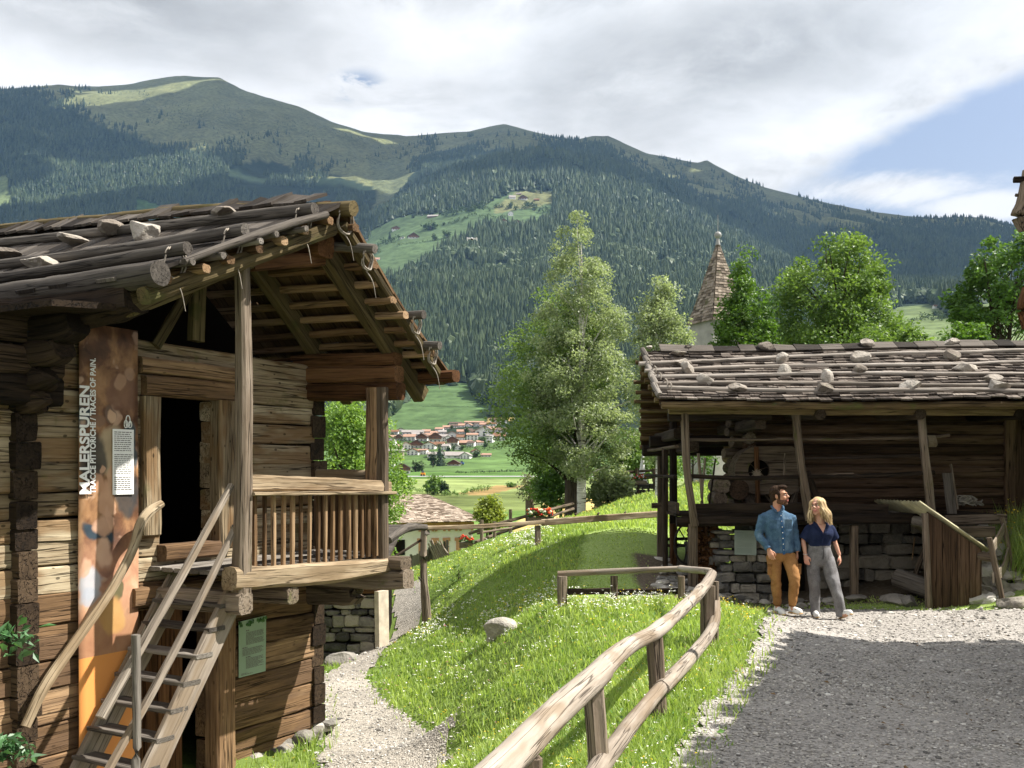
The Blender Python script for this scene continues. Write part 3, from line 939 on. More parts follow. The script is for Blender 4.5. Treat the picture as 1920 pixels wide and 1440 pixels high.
# door openings (wall coordinates)
UD = (HS(402, 0), HS(299, 0), HZ(HS(350, 0), 0, 1020), HZ(HS(350, 0), 0, 748))
LD = (HS(395, 0), HS(263, 0), -1.3, .78)
up = MB(); lo = MB()
log_wall(lo, -.02, 6.2, -1.12, 1.0, (.2, .31), gaps=[LD], seed=4)
log_wall(up, -.02, 6.2, 1.0, 3.27, (.19, .30), gaps=[UD], seed=11, rough=.018, jit=.016)
lo.build('lower_log_wall', M_WARM, house)
up.build('upper_log_wall', M_PALE, house)
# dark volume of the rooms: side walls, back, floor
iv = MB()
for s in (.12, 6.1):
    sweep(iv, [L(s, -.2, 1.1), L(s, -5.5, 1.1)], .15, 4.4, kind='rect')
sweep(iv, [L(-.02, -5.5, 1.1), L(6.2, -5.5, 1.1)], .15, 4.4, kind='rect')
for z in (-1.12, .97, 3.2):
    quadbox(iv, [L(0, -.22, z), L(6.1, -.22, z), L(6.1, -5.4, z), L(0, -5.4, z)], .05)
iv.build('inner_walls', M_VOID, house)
# side wall logs crossing at the corners: ends stacked proud of the front wall
ends = MB(); r_ = random.Random(3)
for sc, z1, zlo in ((-.09, 3.2, -.86), (3.64, 2.7, -1.1)):
    ends = MB(); z = zlo
    while z < z1:
        h = r_.uniform(.18, .27)
        w = r_.uniform(.17, .23)
        sweep(ends, [L(sc + r_.uniform(-.015, .015), -.35, z + h / 2), L(sc, r_.uniform(.06, .12) if sc > 1 else r_.uniform(.0, .05), z + h / 2)], w, h - .009, kind='rect', rough=.014, bevel=.012, seg=7)
        z += h
    ends.build('corner_log_ends', M_LOGEND, house)
# right side wall seen edge-on
sw = MB(); z = -.9
while z < 3.2:
    h = r_.uniform(.2, .28)
    sweep(sw, [L(-.06, -.2, z + h / 2), L(-.06, -5.6, z + h / 2)], .2, h - .008, kind='rect', rough=.01, bevel=.02, seg=8)
    z += h
sw.build('side_log_wall', M_BROWN, house)
# stone footing under the corner
ft = MB()
for k in range(34):
    s = -.25 + k * .095 + r_.uniform(-.05, .05)
    rock(ft, L(s, r_.uniform(-.1, .09), -1.13 + r_.uniform(-.08, .06) + max(0, .12 - s * .2)), (r_.uniform(.2, .42), r_.uniform(.2, .35), r_.uniform(.13, .24)), seed=k, sub=2)
ft.build('stone_footing', M_STONE, house)

# upper door: frame, lintel, sill
dr = thing('tmp', '', '', (0, 0, 0)); bpy.data.objects.remove(dr)
fr = MB()
a, b, z0, z1 = UD
sweep(fr, [L(HS(281, .03), .0, HZ(HS(281, 0), 0, 1002)), L(HS(281, .03), .0, HZ(HS(281, 0), 0, 744))], .20, .17, kind='rect', rough=.016, bevel=.02, up=(HN[0], HN[1], 0), seg=14)
sweep(fr, [L(HS(420, .03), .0, HZ(HS(420, 0), 0, 1025)), L(HS(420, .03), .0, HZ(HS(420, 0), 0, 752))], .21, .17, kind='rect', rough=.016, bevel=.02, up=(HN[0], HN[1], 0), seg=14)
door = fr.build('door_frame', M_PALE, house)
lt = MB()
zl = HZ(HS(350, 0), 0, 748)
sweep(lt, [L(HS(437, .04), .0, zl + .10), L(HS(269, .04), .0, zl + .10)], .17, .19, kind='rect', rough=.014, bevel=.02, seg=12)
sweep(lt, [L(HS(452, .04), .0, zl + .265), L(HS(262, .04), .0, zl + .285)], .15, .15, kind='rect', rough=.014, bevel=.02, seg=12)
lt.build('lintel', M_WARM, door)
sl = MB()
sweep(sl, [L(HS(404, .04), .03, z0 - .06), L(HS(300, .04), .03, z0 - .06)], .2, .15, kind='rect', rough=.012, bevel=.02, seg=9)
sl.build('sill', M_WARM, door)
# lower door posts, leaf of planks inside
ld = MB()
sweep(ld, [L(HS(412, .02), .03, -1.2), L(HS(412, .02), .03, .80)], .26, .2, kind='rect', rough=.01, bevel=.02, up=(HN[0], HN[1], 0), seg=12)
sweep(ld, [L(LD[0] - .05, .02, .87), L(LD[1] + .15, .02, .87)], .2, .18, kind='rect', rough=.01, bevel=.02, seg=9)
ldo = ld.build('lower_door_frame', M_WARM, house)
lp = MB()
for k in range(4):
    s = LD[1] - .09 - k * .16
    sweep(lp, [L(s, -.16, -1.15), L(s, -.16, .75)], .15, .04, kind='rect', rough=.004, up=(HN[0], HN[1], 0), seg=8)
lp.build('door_leaf', M_BROWN, ldo)

# ---- balcony
BO = 1.06
bal = MB()
sR, sL = HS(737, BO), HS(437, BO)
zb = 1.07
# floor beam in front, boards, cantilever beams
sweep(bal, [L(sR, BO, HZ(sR, BO, 1056)), L((sR + sL) / 2, BO + .02, zb - .05), L(sL + .05, BO, HZ(sL, BO, 1087))], [.17, .2, .18], [.15, .22, .2], kind='rect', rough=.02, bevel=.03, seg=20)
balcony = bal.build('balcony', M_BALC, house)
fb = MB()
for k in range(6):
    o = .08 + k * .165
    beam(fb, L(sR + .05, o, zb + .055), L(sL + .02, o, zb + .055), .155, .04, rough=.004, seg=10)
fb.build('floor_boards', M_GREY, balcony)
cb = MB()
sweep(cb, [L(.0, -.3, .86), L(0, .8, .86), L(-.02, 1.32, .88)], .22, [.24, .24, .2], kind='rect', rough=.02, bevel=.03, seg=14)
sweep(cb, [L(.0, -.3, 1.05), L(-.02, 1.30, 1.04)], .2, .13, kind='rect', rough=.02, bevel=.03, seg=14)
sweep(cb, [L(.0, -.3, .62), L(0, .55, .64), L(0, .62, .66)], .2, [.22, .22, .12], kind='rect', rough=.02, bevel=.03, seg=12)
sweep(cb, [L(1.6, -.2, .84), L(1.6, 1.13, .86)], .16, .16, kind='rect', rough=.02, bevel=.03, seg=10)
sweep(cb, [L(2.25, -.2, .86), L(2.25, 1.15, .86)], .17, .2, kind='rect', rough=.02, bevel=.03, seg=10)
cb.build('cantilever_beam', M_POST, balcony)
# corner posts and head beams at the far end
ps = MB()
s1 = HS(703, BO - .1)
sweep(ps, [L(s1, BO - .12, zb), L(s1, BO - .12, 2.95)], .15, .15, kind='rect', rough=.014, bevel=.02, seg=14, up=(HN[0], HN[1], 0))
ps.build('corner_post', M_WARM, balcony)
ps = MB()
s1 = HS(717, BO)
sweep(ps, [L(s1, BO, zb), L(s1, BO, 2.95)], .10, .12, kind='rect', rough=.01, bevel=.02, seg=14, up=(HN[0], HN[1], 0))
ps.build('corner_post', M_POST, balcony)
hb = MB()
for z, h, e in ((2.93, .2, 1.14), (3.12, .19, 1.12), (3.28, .15, 1.1)):
    sweep(hb, [L(.02, -.25, z + .02), L(-.06, e + .06, z - .02)], .19, h - .01, kind='rect', rough=.014, bevel=.03, seg=12)
hb.build('head_beam', M_BROWN, balcony)
# front post
po = MB()
pa, pb = hp(453, 1085, BO + .02), hp(456, 488, BO + .02)
pa[2] -= .12
sweep(po, [pa, (pa + pb) / 2 + np.array([.01, 0, 0]), pb], [.15, .135, .115], [.15, .135, .115], kind='rect', rough=.014, bevel=.025, seg=22, up=(HN[0], HN[1], 0))
po.build('front_post', M_POST, balcony)
# rail
rl = MB()
A, B = hp(464, 907, BO), hp(728, 912, BO)
sweep(rl, [A, (A + B) / 2 + np.array([0, 0, .01]), B], .1, [.155, .14, .125], kind='rect', rough=.016, bevel=.02, seg=20)
A, B = hp(462, 926, BO + .03), hp(731, 924, BO + .03)
sweep(rl, [A, B], .2, .035, kind='rect', rough=.008, bevel=.01, seg=16)
e0 = L(HS(717, BO) - .02, BO, 1.98)
sweep(rl, [e0, L(-.05, .02, 2.0)], .1, .12, kind='rect', rough=.014, bevel=.02, seg=10)
rl.build('balcony_rail', M_BALC, balcony)
# balusters in front, close boards at the far end
for px in (477, 496, 513, 531, 548, 564, 580, 596, 609, 624, 638, 654, 667, 679, 691, 705, 716):
    m = MB()
    s = HS(px, BO)
    d = r_.uniform(-.012, .012)
    sweep(m, [L(s, BO, zb + .06), L(s + d, BO, HZ(s, BO, 918))], r_.uniform(.032, .048), .035, kind='rect', rough=.005, bevel=.006, seg=8, up=(HN[0], HN[1], 0))
    m.build('baluster', M_SLAT, balcony)
eb = MB()
for k in range(8):
    o = .07 + k * .125
    sweep(eb, [L(-.03, o, zb + .02), L(-.03, o, 1.98)], .112, .03, kind='rect', rough=.004, bevel=.006, seg=8)
eb.build('end_boards', M_SLAT, balcony)

# ---- corbelled brackets under the left eave
cr = MB()
for z, h, o1 in ((2.62, .22, .16), (2.80, .2, .30), (2.99, .22, .50), (3.2, .24, .66)):
    sweep(cr, [L(3.62, -.4, z), L(3.62, o1 * .7, z), L(3.6, o1, z + .04)], .24, [h, h, h * .75], kind='rect', rough=.025, bevel=.04, seg=12)
sweep(cr, [L(3.5, -.4, 3.38), L(3.45, .7, 3.38), L(3.4, 1.12, 3.42)], .26, [.3, .3, .22], kind='rect', rough=.03, bevel=.05, seg=14)
for z in (2.7, 2.95, 3.2):
    sweep(cr, [L(6.1, .12, z), L(3.4, .12, z)], .2, .24, kind='rect', rough=.02, bevel=.03, seg=14)
cr.build('corbel', M_LOGEND, house)

# ---- roof
RO = 1.48
ridge = (HP(650, 392, RO)); eaveL = HP(296, 520, RO); eaveR = HP(842, 700, RO)
RB = -4.4                                  # rear end of the roof
def roofpt(side, t, o, lift=0.):
    """t 0 at the ridge, 1 at the eave"""
    e = eaveL if side < 0 else eaveR
    s = ridge[0] + (e[0] - ridge[0]) * t
    rise = .055 * (RO - o) * (1 - t)
    sag = -.10 * math.sin(math.pi * min(t, 1)) if side > 0 else -.03 * math.sin(math.pi * min(t, 1))
    return L(s, o, ridge[1] + (e[1] - ridge[1]) * t + sag + rise + lift)
# boards of the roof skin: left slope long planks in layers, right slope shingle boards
def skin(side, rows, w, o0, o1, th, over):
    mb = MB()
    for k in range(rows):
        t1 = 1.02 - k * (1.0 / rows); t0 = max(-.01, t1 - over / rows)
        o = o0
        while o > o1:
            ww = random.uniform(*w)
            j = random.uniform(-.02, .02)
            lf = random.uniform(0, .012)
            c = [roofpt(side, t1 + j, o, .03 + lf), roofpt(side, t1 + j, o - ww, .03 + lf), roofpt(side, t0 + j, o - ww, .0 + lf + .045), roofpt(side, t0 + j, o, .0 + lf + .045)]
            if side < 0: c = [c[1], c[0], c[3], c[2]]
            gg = np.array([[0, 0, 0], [0, ww, 0], [.6, ww, 0], [.6, 0, 0]]) + RNG.random(3) * 30
            if side < 0: gg = gg[[1, 0, 3, 2]]
            quadbox(mb, c, th, G=gg)
            o -= ww + random.uniform(.002, .012)
    return mb
roof = skin(-1, 6, (.14, .24), RO - .02, RB, .028, 1.9).build('roof', M_SHING, house)
skin(1, 7, (.13, .2), RO - .03, RB, .022, 1.8).build('roof_slope', M_UNDER, roof)
# ridge board row along the top, broken and jagged
jr = MB()
o = RO - .3
while o > RB:
    w = random.uniform(.12, .3)
    a = roofpt(-1, .10, o, .14 + random.uniform(-.02, .02)); b = roofpt(-1, -.035, o, .13 + random.uniform(-.02, .05))
    c = roofpt(-1, -.035, o - w, .13 + random.uniform(-.02, .05)); d = roofpt(-1, .10, o - w, .14)
    quadbox(jr, [d, a, b, c], .03, G=np.array([[0, w, 0], [0, 0, 0], [.3, 0, 0], [.3, w, 0]]) + RNG.random(3) * 9)
    o -= w + random.uniform(0, .02)
jr.build('ridge_boards', M_SHING, roof)
# battens along the roof under the right slope, with ragged ends at the verge
bt = MB()
for k in range(11):
    t = .06 + k * .092
    ext = random.uniform(-.1, .06)
    sweep(bt, [roofpt(1, t, RO + ext, -.05), roofpt(1, t, -.6, -.05), roofpt(1, t, RB, -.05)], [.10, .085, .09], .07, kind='rect', rough=.014, bevel=.015, seg=22)
for k in range(7):
    t = .1 + k * .14
    sweep(bt, [roofpt(-1, t, RO - .05 + random.uniform(0, .1), -.05), roofpt(-1, t, RB, -.05)], .09, .07, kind='rect', rough=.014, bevel=.015, seg=18)
bt.build('batten', M_SLAT, roof)
# heavy rafters: verge pair, post pair, wall pair
rf = MB()
for o, w, h, mlt in ((RO - .42, .15, .2, 1), (.02, .15, .19, 1)):
    sweep(rf, [roofpt(1, -.02, o, -.2), roofpt(1, 1.03, o, -.19)], w, h, kind='rect', rough=.012, bevel=.02, seg=16)
    sweep(rf, [roofpt(-1, -.02, o, -.2), roofpt(-1, .98, o, -.19)], w, h, kind='rect', rough=.012, bevel=.02, seg=16)
sweep(rf, [roofpt(-1, .02, RO - .16, -.17), roofpt(-1, 1.0, RO - .16, -.13)], .14, .14, kind='rect', rough=.014, bevel=.03, seg=18)
sweep(rf, [roofpt(1, .02, RO - .1, -.10), roofpt(1, 1.0, RO - .1, -.10)], .13, .09, kind='rect', rough=.01, bevel=.02, seg=18)
rf.build('rafter', M_RAFTER, roof)
pl = MB()
sweep(pl, [roofpt(1, .0, RO - .25, -.34), roofpt(1, .0, RB, -.34)], .24, .22, kind='rect', rough=.014, bevel=.03, seg=16)
sweep(pl, [roofpt(1, .98, RO + .12, -.06), roofpt(1, .98, RB, -.1)], .16, .13, kind='rect', rough=.02, bevel=.03, seg=16)
sweep(pl, [roofpt(1, .72, RO - .5, -.33), roofpt(1, .72, RB, -.33)], .2, .2, kind='rect', rough=.014, bevel=.03, seg=14)
a = hp(466, 495, BO); b = hp(600, 487, BO)
sweep(pl, [a, b], .14, .13, kind='rect', rough=.012, bevel=.02, seg=9)
pl.build('purlin', M_BROWN, roof)
# gable posts and brace in the open attic
gp = MB()
A, B = hp(368, 640, -.05), hp(372, 535, -.05)
sweep(gp, [A, B], .16, .1, kind='rect', rough=.01, seg=8, up=(HN[0], HN[1], 0))
A, B = hp(293, 650, .1), hp(357, 540, .1)
sweep(gp, [A, B], .10, .05, kind='rect', rough=.008, seg=8, up=(HN[0], HN[1], 0))
gp.build('gable_brace', M_RAFTER, roof)
gw = MB()                                    # boarded gable, attic shade put into its near-black colour
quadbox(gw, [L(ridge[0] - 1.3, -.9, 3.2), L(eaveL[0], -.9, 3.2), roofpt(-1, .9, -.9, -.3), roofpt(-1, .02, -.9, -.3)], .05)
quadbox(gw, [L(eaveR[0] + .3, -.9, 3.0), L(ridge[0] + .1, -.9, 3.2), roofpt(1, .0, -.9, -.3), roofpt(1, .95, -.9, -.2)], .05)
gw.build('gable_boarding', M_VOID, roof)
# eave log and weighting poles, lashed with twisted withies
el = MB()
e0 = hp(300, 512, RO); e1 = L(eaveL[0] - .02, -.6, HZ(eaveL[0], -.6, 556)); 
e2 = L(eaveL[0], RB, e1[2] + .03)
sweep(el, [e0, (e0 + e1) / 2 + np.array([0, 0, -.01]), e1, e2], [.20, .21, .19, .17], sides=14, rough=.012, seg=30, end=.01)
el.build('eave_log', M_POLEL, roof, smooth=True)
pole_ends = [(-1, 352, 466, .105, .0), (-1, 459, 431, .11, .0), (-1, 590, 392, .115, .0)]
def withy(c, rr, parent, ax, drop=.16):
    mb = MB(); 
    for q in range(2):
        pts = []
        for k in range(15):
            a = k / 14 * 2 * math.pi * .93 + .5 + q * .3
            pts.append(np.array(c) + np.array([HD[0], HD[1], 0]) * (-math.cos(a) * rr * (1 + .1 * q)) + np.array([0, 0, 1]) * (math.sin(a) * (rr + .03) - drop * .5) + np.array([HN[0], HN[1], 0]) * (.022 * q + .01 * math.sin(3 * a)))
        sweep(mb, pts, [.016, .02, .013], sides=6, rough=.004, seg=26)
    tail = np.array(c) + np.array([0, 0, -drop - rr * .4])
    sweep(mb, [tail, tail + np.array([.06, 0, -.1]), tail + np.array([.09, .02, -.26])], [.016, .01, .006], sides=5, rough=.003, seg=9)
    mb.build('withy_tie', M_WITHY, parent, smooth=True)
for side, px, py, d, ov in pole_ends:
    s, z = HP(px, py, RO + .02)
    t = (s - ridge[0]) / (eaveL[0] - ridge[0])
    z0 = roofpt(-1, t, RO, 0)[2]
    lift = z - z0
    mb = MB()
    sweep(mb, [L(s, RO + .02, z), roofpt(-1, t, -.8, .13), roofpt(-1, t * .98, RB + .2, .13)], [d, d * .95, d * .8], sides=12, rough=.008, seg=26, end=.004)
    p = mb.build('roof_pole', M_POLEL, roof, smooth=True)
    withy(L(s, RO - .14, z - .02), .10, p, -1)
# ridge pole, thick and mossy at the end
mb = MB()
rp = hp(664, 391, RO + .1)
sweep(mb, [rp, roofpt(-1, -.01, -.8, .13), roofpt(-1, -.01, RB, .13)], [.145, .12, .1], sides=12, rough=.02, seg=26, end=.006)
p = mb.build('roof_pole', M_RAFTER, roof, smooth=True)
withy(L(ridge[0], RO - .03, rp[2] - .02), .10, p, -1)
# poles lying on the far slope, their lashed ends showing at the verge
for px, py in ((704, 467), (795, 590), (825, 648)):
    s, z = HP(px, py, RO + .16)
    t = (s - ridge[0]) / (eaveR[0] - ridge[0])
    mb = MB()
    sweep(mb, [L(s, RO + .16, z), roofpt(1, t, -.8, .12), roofpt(1, t, RB, .12)], .095, sides=10, rough=.01, seg=18, end=.004)
    p = mb.build('roof_pole', M_POLEL, roof, smooth=True)
    withy(L(s, RO + .05, z - .02), .068, p, 1)
# pale pole along the left verge on top of the boards
mb = MB()
sweep(mb, [hp(612, 402, RO + .05), hp(540, 420, RO + .05), hp(459, 448, RO + .05), hp(345, 492, RO + .05)], [.07, .075, .07, .06], sides=8, rough=.01, seg=26)
for px, py in ((575, 428), (520, 440), (490, 452), (420, 478), (362, 492)):
    a = hp(px, py, RO + .1)
    sweep(mb, [a, a - .5 * np.array([HN[0], HN[1], 0])], .06, sides=8, rough=.008, seg=6)
mb.build('verge_pole', M_GREY, roof, smooth=True)
eb_ = MB(); quadbox(eb_, [L(3.3, 1.12, 3.37), L(4.05, .95, 3.33), L(4.05, -4.4, 3.33), L(3.3, -4.4, 3.37)], .05); eb_.build('eave_shade_board', M_LOGEND, roof)  # dark board under the eave, added to keep the sun off the corbels
# stones lying on the left slope: things of their own
slabs = [(218, 420, .55, .34, .13, 'large lichen-topped stone slab resting on the log house roof poles, left of the square block'),
         (272, 425, .42, .34, .19, 'pale square-edged stone block on the log house roof, its cut face in the sun'),
         (140, 438, .55, .3, .08, 'thin flat stone by the log house ridge, just left of the big lichened slab'),
         (425, 393, .75, .35, .09, 'long flat slab lying along the log house ridge above the upper pole'),
         (82, 480, .62, .36, .11, 'flat brown stone wedged on the second log house roof pole, near the left picture edge'),
         (12, 468, .5, .3, .1, 'stone cut by the left picture edge on the log house roof')]
for i, (px, py, a, b, c, lab) in enumerate(slabs):
    # find the slope point seen there, then lift
    best = None
    for o in np.linspace(RO - .2, RB, 120):
        s = HS(px, o); t = (s - ridge[0]) / (eaveL[0] - ridge[0])
        if t < .02 or t > 1: continue
        q = roofpt(-1, t, o, .2)
        e = abs(CY - (q[2] - CAMZ) * F / q[1] - py)
        if best is None or e < best[0]: best = (e, q)
    q = best[1] if best else hp(px, py, 0)
    mb = MB(); rock(mb, q - np.array([0, 0, .06]), (a * .8, b * .8, c * 1.15), seed=40 + i, sub=3, rough=.3, cuts=9, rot=rad(28 + 62))
    solo(mb, 'roof_stone', M_ROOFSTONE, lab, 'stone', 'stones weighing down the log house roof')

# ================================================================ staircase
st = thing('wooden_staircase', 'steep grey open-tread staircase with two slanting handrails climbing to the log house balcony door', 'staircase', L(3.3, .5, -1.05))
def stpt(o, f, dz=0):
    top = (2.16, 1.06); bot = (3.66, -1.12)
    return L(top[0] + (bot[0] - top[0]) * f, o, top[1] + (bot[1] - top[1]) * f + dz)
for o in (.16, .95):
    mb = MB()
    sweep(mb, [stpt(o, -.02, -.1), stpt(o, .5, -.1), stpt(o, 1.0, -.1)], .065, .235, kind='rect', rough=.01, bevel=.012, seg=24)
    mb.build('stringer', M_FENCE, st)
for y in (1125, 1168, 1217, 1266, 1316, 1369, 1425, 1485, 1548):
    z = HZ(2.9 - (1300 - y) * -.0, .5, y)
    # depth along the flight for this tread height
    f = 0
    for _ in range(20):
        p = stpt(.55, f)
        zz = CAMZ - (y - CY) * p[1] / F
        f = (1.06 - zz) / 2.18
    mb = MB()
    a, b = stpt(.12, f, -.02), stpt(.99, f, -.02)
    sweep(mb, [a, b], .19, .04, kind='rect', rough=.006, bevel=.008, seg=9)
    mb.build('tread', M_GREY, st)
RO_ = 1.02
for pts, w, nm in (([(434, 909), (335, 1088), (188, 1346)], [.06, .075, .085], 'handrail'), ([(437, 985), (430, 1012), (330, 1215), (196, 1456)], [.03, .055, .07, .075], 'mid_rail')):
    mb = MB()
    sweep(mb, [hp(x, y, RO_) for x, y in pts], w, .05, kind='rect', rough=.008, bevel=.01, seg=26)
    mb.build(nm, M_FENCE, st)
mb = MB()
a, b = hp(254, 1190, RO_ + .05), hp(254, 1190, RO_ + .05); b = b.copy(); b[2] = -1.15
sweep(mb, [a, (a + b) / 2 + np.array([.008, 0, 0]), b], .072, sides=10, rough=.008, seg=22)
mb.build('newel_post', M_GREY, st, smooth=True)
mb = MB()
cv = [(46, 1362), (75, 1300), (112, 1243), (160, 1176), (207, 1108), (245, 1036), (262, 985), (280, 959), (303, 944)]
sweep(mb, [hp(x, y, .26) for x, y in cv], [.075, .085, .09, .085, .08, .085, .095, .10, .07], sides=9, rough=.008, seg=44)
mb = solo(mb, 'branch_handrail', M_BALC, 'crooked natural branch used as a handrail across the tall painted banner', 'handrail', base=L(3.6, .2, -.4))

# ================================================================ tall banner on the wall (generic painterly cloth, own lettering)
def banner():
    T = NT('printed_banner')
    g = T.attr('g')                          # x across 0..1, y up 0..1
    sp = T.n('ShaderNodeSeparateXYZ', ins={0: g}); u, v = sp.outputs[0], sp.outputs[1]
    gg = T.scale(g, (1., 5.5, 1.))
    w = T.noise(gg, 2.4, 3, .5, 1)
    dist = T.n('ShaderNodeVectorMath', operation='ADD', ins={0: gg, 1: T.scale(w, (.34, .34, 0))}).outputs[0]
    n = T.noise(dist, 2.3, 5, .55)
    n2 = T.noise(dist, 6., 3, .5)
    top = T.ramp(n, [(.3, (.035, .02, .012)), (.45, (.13, .06, .03)), (.57, (.30, .16, .075)), (.72, (.42, .25, .14))])
    low = T.ramp(n, [(.3, (.28, .14, .10)), (.45, (.46, .24, .15)), (.6, (.58, .34, .21)), (.75, (.68, .48, .35))])
    c = T.mix(T.mapr(v, .45, .62), low, top)
    bl = T.mapr(T.noise(dist, 1.7, 2, .5), .60, .66)
    c = T.mix(T.m('MULTIPLY', bl, T.mapr(v, .3, .4)), c, T.mix(n2, (.015, .025, .035), (.05, .075, .10)))
    sk = T.mapr(T.noise(T.scale(dist, (1, 1, 1)), 3.1, 2, .5), .60, .68)
    c = T.mix(T.m('MULTIPLY', sk, .75), c, T.mix(n2, (.40, .22, .14), (.62, .45, .32)))
    br = T.mapr(v, .45, .37)
    c = T.mix(T.m('MULTIPLY', br, .65), c, T.mix(n, (.22, .10, .055), (.38, .19, .085)))
    def spot(cu, cv_, ru, rv, c0, c1, c, k=.85):
        sd = T.n('ShaderNodeSeparateXYZ', ins={0: dist})
        e = T.m('ADD', T.m('POWER', T.m('DIVIDE', T.m('SUBTRACT', sd.outputs[0], cu + .17), ru), 2.), T.m('POWER', T.m('DIVIDE', T.m('SUBTRACT', sd.outputs[1], (cv_ * 5.5) + .17), rv * 5.5), 2.))
        return T.mix(T.m('MULTIPLY', T.mapr(e, 1.35, .55), k), c, T.mix(n2, c0, c1))
    for a in ((.75, .86, .30, .035, (.10, .05, .03), (.24, .12, .07)), (.55, .735, .30, .05, (.30, .22, .13), (.50, .40, .26)), (.85, .75, .14, .06, (.02, .05, .07), (.05, .11, .13)), (.25, .72, .2, .05, (.02, .022, .02), (.05, .05, .045)), (.80, .655, .22, .05, (.015, .02, .022), (.045, .055, .06)),
              (.50, .815, .085, .022, (.10, .06, .04), (.20, .13, .09)), (.52, .81, .055, .017, (.50, .30, .18), (.62, .42, .28)), (.45, .64, .12, .035, (.48, .26, .15), (.62, .38, .25)), (.30, .67, .10, .02, (.42, .22, .12), (.55, .32, .2)), (.38, .585, .12, .025, (.45, .25, .16), (.6, .38, .26)),
              (.40, .53, .13, .03, (.55, .33, .22), (.66, .45, .33)), (.2, .465, .17, .035, (.36, .40, .46), (.55, .56, .58)), (.62, .455, .09, .03, (.05, .07, .03), (.12, .13, .06)), (.12, .50, .09, .02, (.50, .28, .18), (.62, .4, .28)), (.86, .90, .10, .016, (.30, .17, .10), (.42, .26, .17)), (.70, .885, .09, .014, (.32, .18, .1), (.42, .26, .17)), (.86, .69, .06, .028, (.45, .27, .17), (.58, .38, .26)), (.52, .685, .05, .03, (.42, .24, .14), (.55, .34, .22)), (.36, .70, .05, .012, (.45, .26, .16), (.58, .36, .24)), (.48, .605, .05, .022, (.45, .25, .16), (.6, .38, .26)), (.30, .80, .12, .014, (.14, .08, .05), (.26, .15, .09)), (.18, .44, .2, .02, (.30, .33, .40), (.48, .5, .53)), (.45, .435, .05, .012, (.5, .3, .2), (.62, .42, .3)), (.75, .50, .12, .025, (.50, .27, .16), (.6, .36, .24)), (.55, .40, .22, .035, (.42, .22, .07), (.58, .36, .14))):
        c = spot(*a, c)
    edge = .325
    c = T.mix(T.m('LESS_THAN', v, edge), c, (.72, .30, .085))
    return T.pbr(c, .55, None, .3)
bo = .07
bx0, bx1 = HS(148, bo), HS(259, bo)
bz1, bz0 = HZ(HS(205, bo), bo, 612), -1.0
ban = thing('wall_banner', 'tall printed exhibition banner with white lettering hanging on the log wall left of the door', 'banner', L(bx0, bo, bz0))
N = 26
mb = MB(); V = []; G = []
for k in range(N):
    f = k / (N - 1); z = bz0 + (bz1 - bz0) * f
    for q in range(9):
        uu = q / 8
        V.append(L(bx0 + (bx1 - bx0) * uu, bo + .006 * math.sin(f * 9 + uu * 3), z)); G.append((uu, f, 0))
idx = np.array([[k * 9 + q, k * 9 + q + 1, (k + 1) * 9 + q + 1, (k + 1) * 9 + q] for k in range(N - 1) for q in range(8)])
mb.add(V, idx, G)
cloth = mb.build('printed_cloth', banner(), ban, smooth=True)
sm = cloth.modifiers.new('thickness', 'SOLIDIFY'); sm.thickness = .008
M_WHITE = plain('white_print', (.80, .80, .78), .6, .2, .03)
M_TEXT = plain('grey_print', (.16, .15, .14), .7, .1, .03)
def wall_text(txt, s_at, z_at, size, o, mat, name, parent, bold=0., rot=True, width=None):
    cu = bpy.data.curves.new(name, 'FONT'); cu.body = txt; cu.size = size; cu.offset = bold; cu.extrude = .001
    ob = bpy.data.objects.new(name, cu); COL.objects.link(ob)
    dg = bpy.context.evaluated_depsgraph_get()
    me = bpy.data.meshes.new_from_object(ob.evaluated_get(dg))
    bpy.data.objects.remove(ob)
    vs = np.empty(len(me.vertices) * 3, np.float32); me.vertices.foreach_get('co', vs); vs = vs.reshape(-1, 3).astype(float)
    wd = vs[:, 0].max() - vs[:, 0].min()
    vs[:, 0] -= vs[:, 0].min()
    if width: vs[:, 0] *= width / wd
    # text x -> up (rot) or along the wall to the right
    out = np.empty_like(vs)
    off = ORIG[parent.name]
    for i, (x, y, zz) in enumerate(vs):
        p = L(s_at - (-y if rot else x), o + zz + .003, z_at + (x if rot else y)) if rot else L(s_at - x, o + zz + .003, z_at + y)
        out[i] = p - off
    me.vertices.foreach_set('co', out.astype(np.float32).ravel())
    me.materials.clear(); me.materials.append(mat)
    me.update()
    o2 = bpy.data.objects.new(name, me); COL.objects.link(o2); o2.parent = parent; ORIG[o2.name] = off
    return o2
# lettering runs upwards; its baseline faces right
tz0 = HZ(HS(165, bo), bo, 926); 
t1 = HS(163.5, bo); t2 = HS(175.5, bo)
wall_text('MALERSPUREN', t1, tz0, .135, bo + .022, M_WHITE, 'title_lettering', ban, .0042, True, HZ(t1, bo, 724) - tz0)
wall_text('TRACCE PITTORICHE / TRACES OF PAIN.', t2, tz0, .078, bo + .022, M_WHITE, 'subtitle_lettering', ban, .0022, True, HZ(t2, bo, 672) - tz0)
def flat(px0, py0, px1, py1, o, th=.004):
    s0, s1 = HS(px0, o), HS(px1, o)
    z1 = HZ((s0 + s1) / 2, o, py0); z0 = HZ((s0 + s1) / 2, o, py1)
    return s0, s1, z0, z1
s0, s1, z0, z1 = flat(210, 805, 249.5, 927, bo + .01)
mb = MB(); quadbox(mb, [L(s0, bo + .016, z0), L(s1, bo + .016, z0), L(s1, bo + .016, z1), L(s0, bo + .016, z1)], .004)
card = mb.build('text_card', M_WHITE, ban)
mb = MB()
zz = z1 - .03; k = 0; rr = random.Random(5)
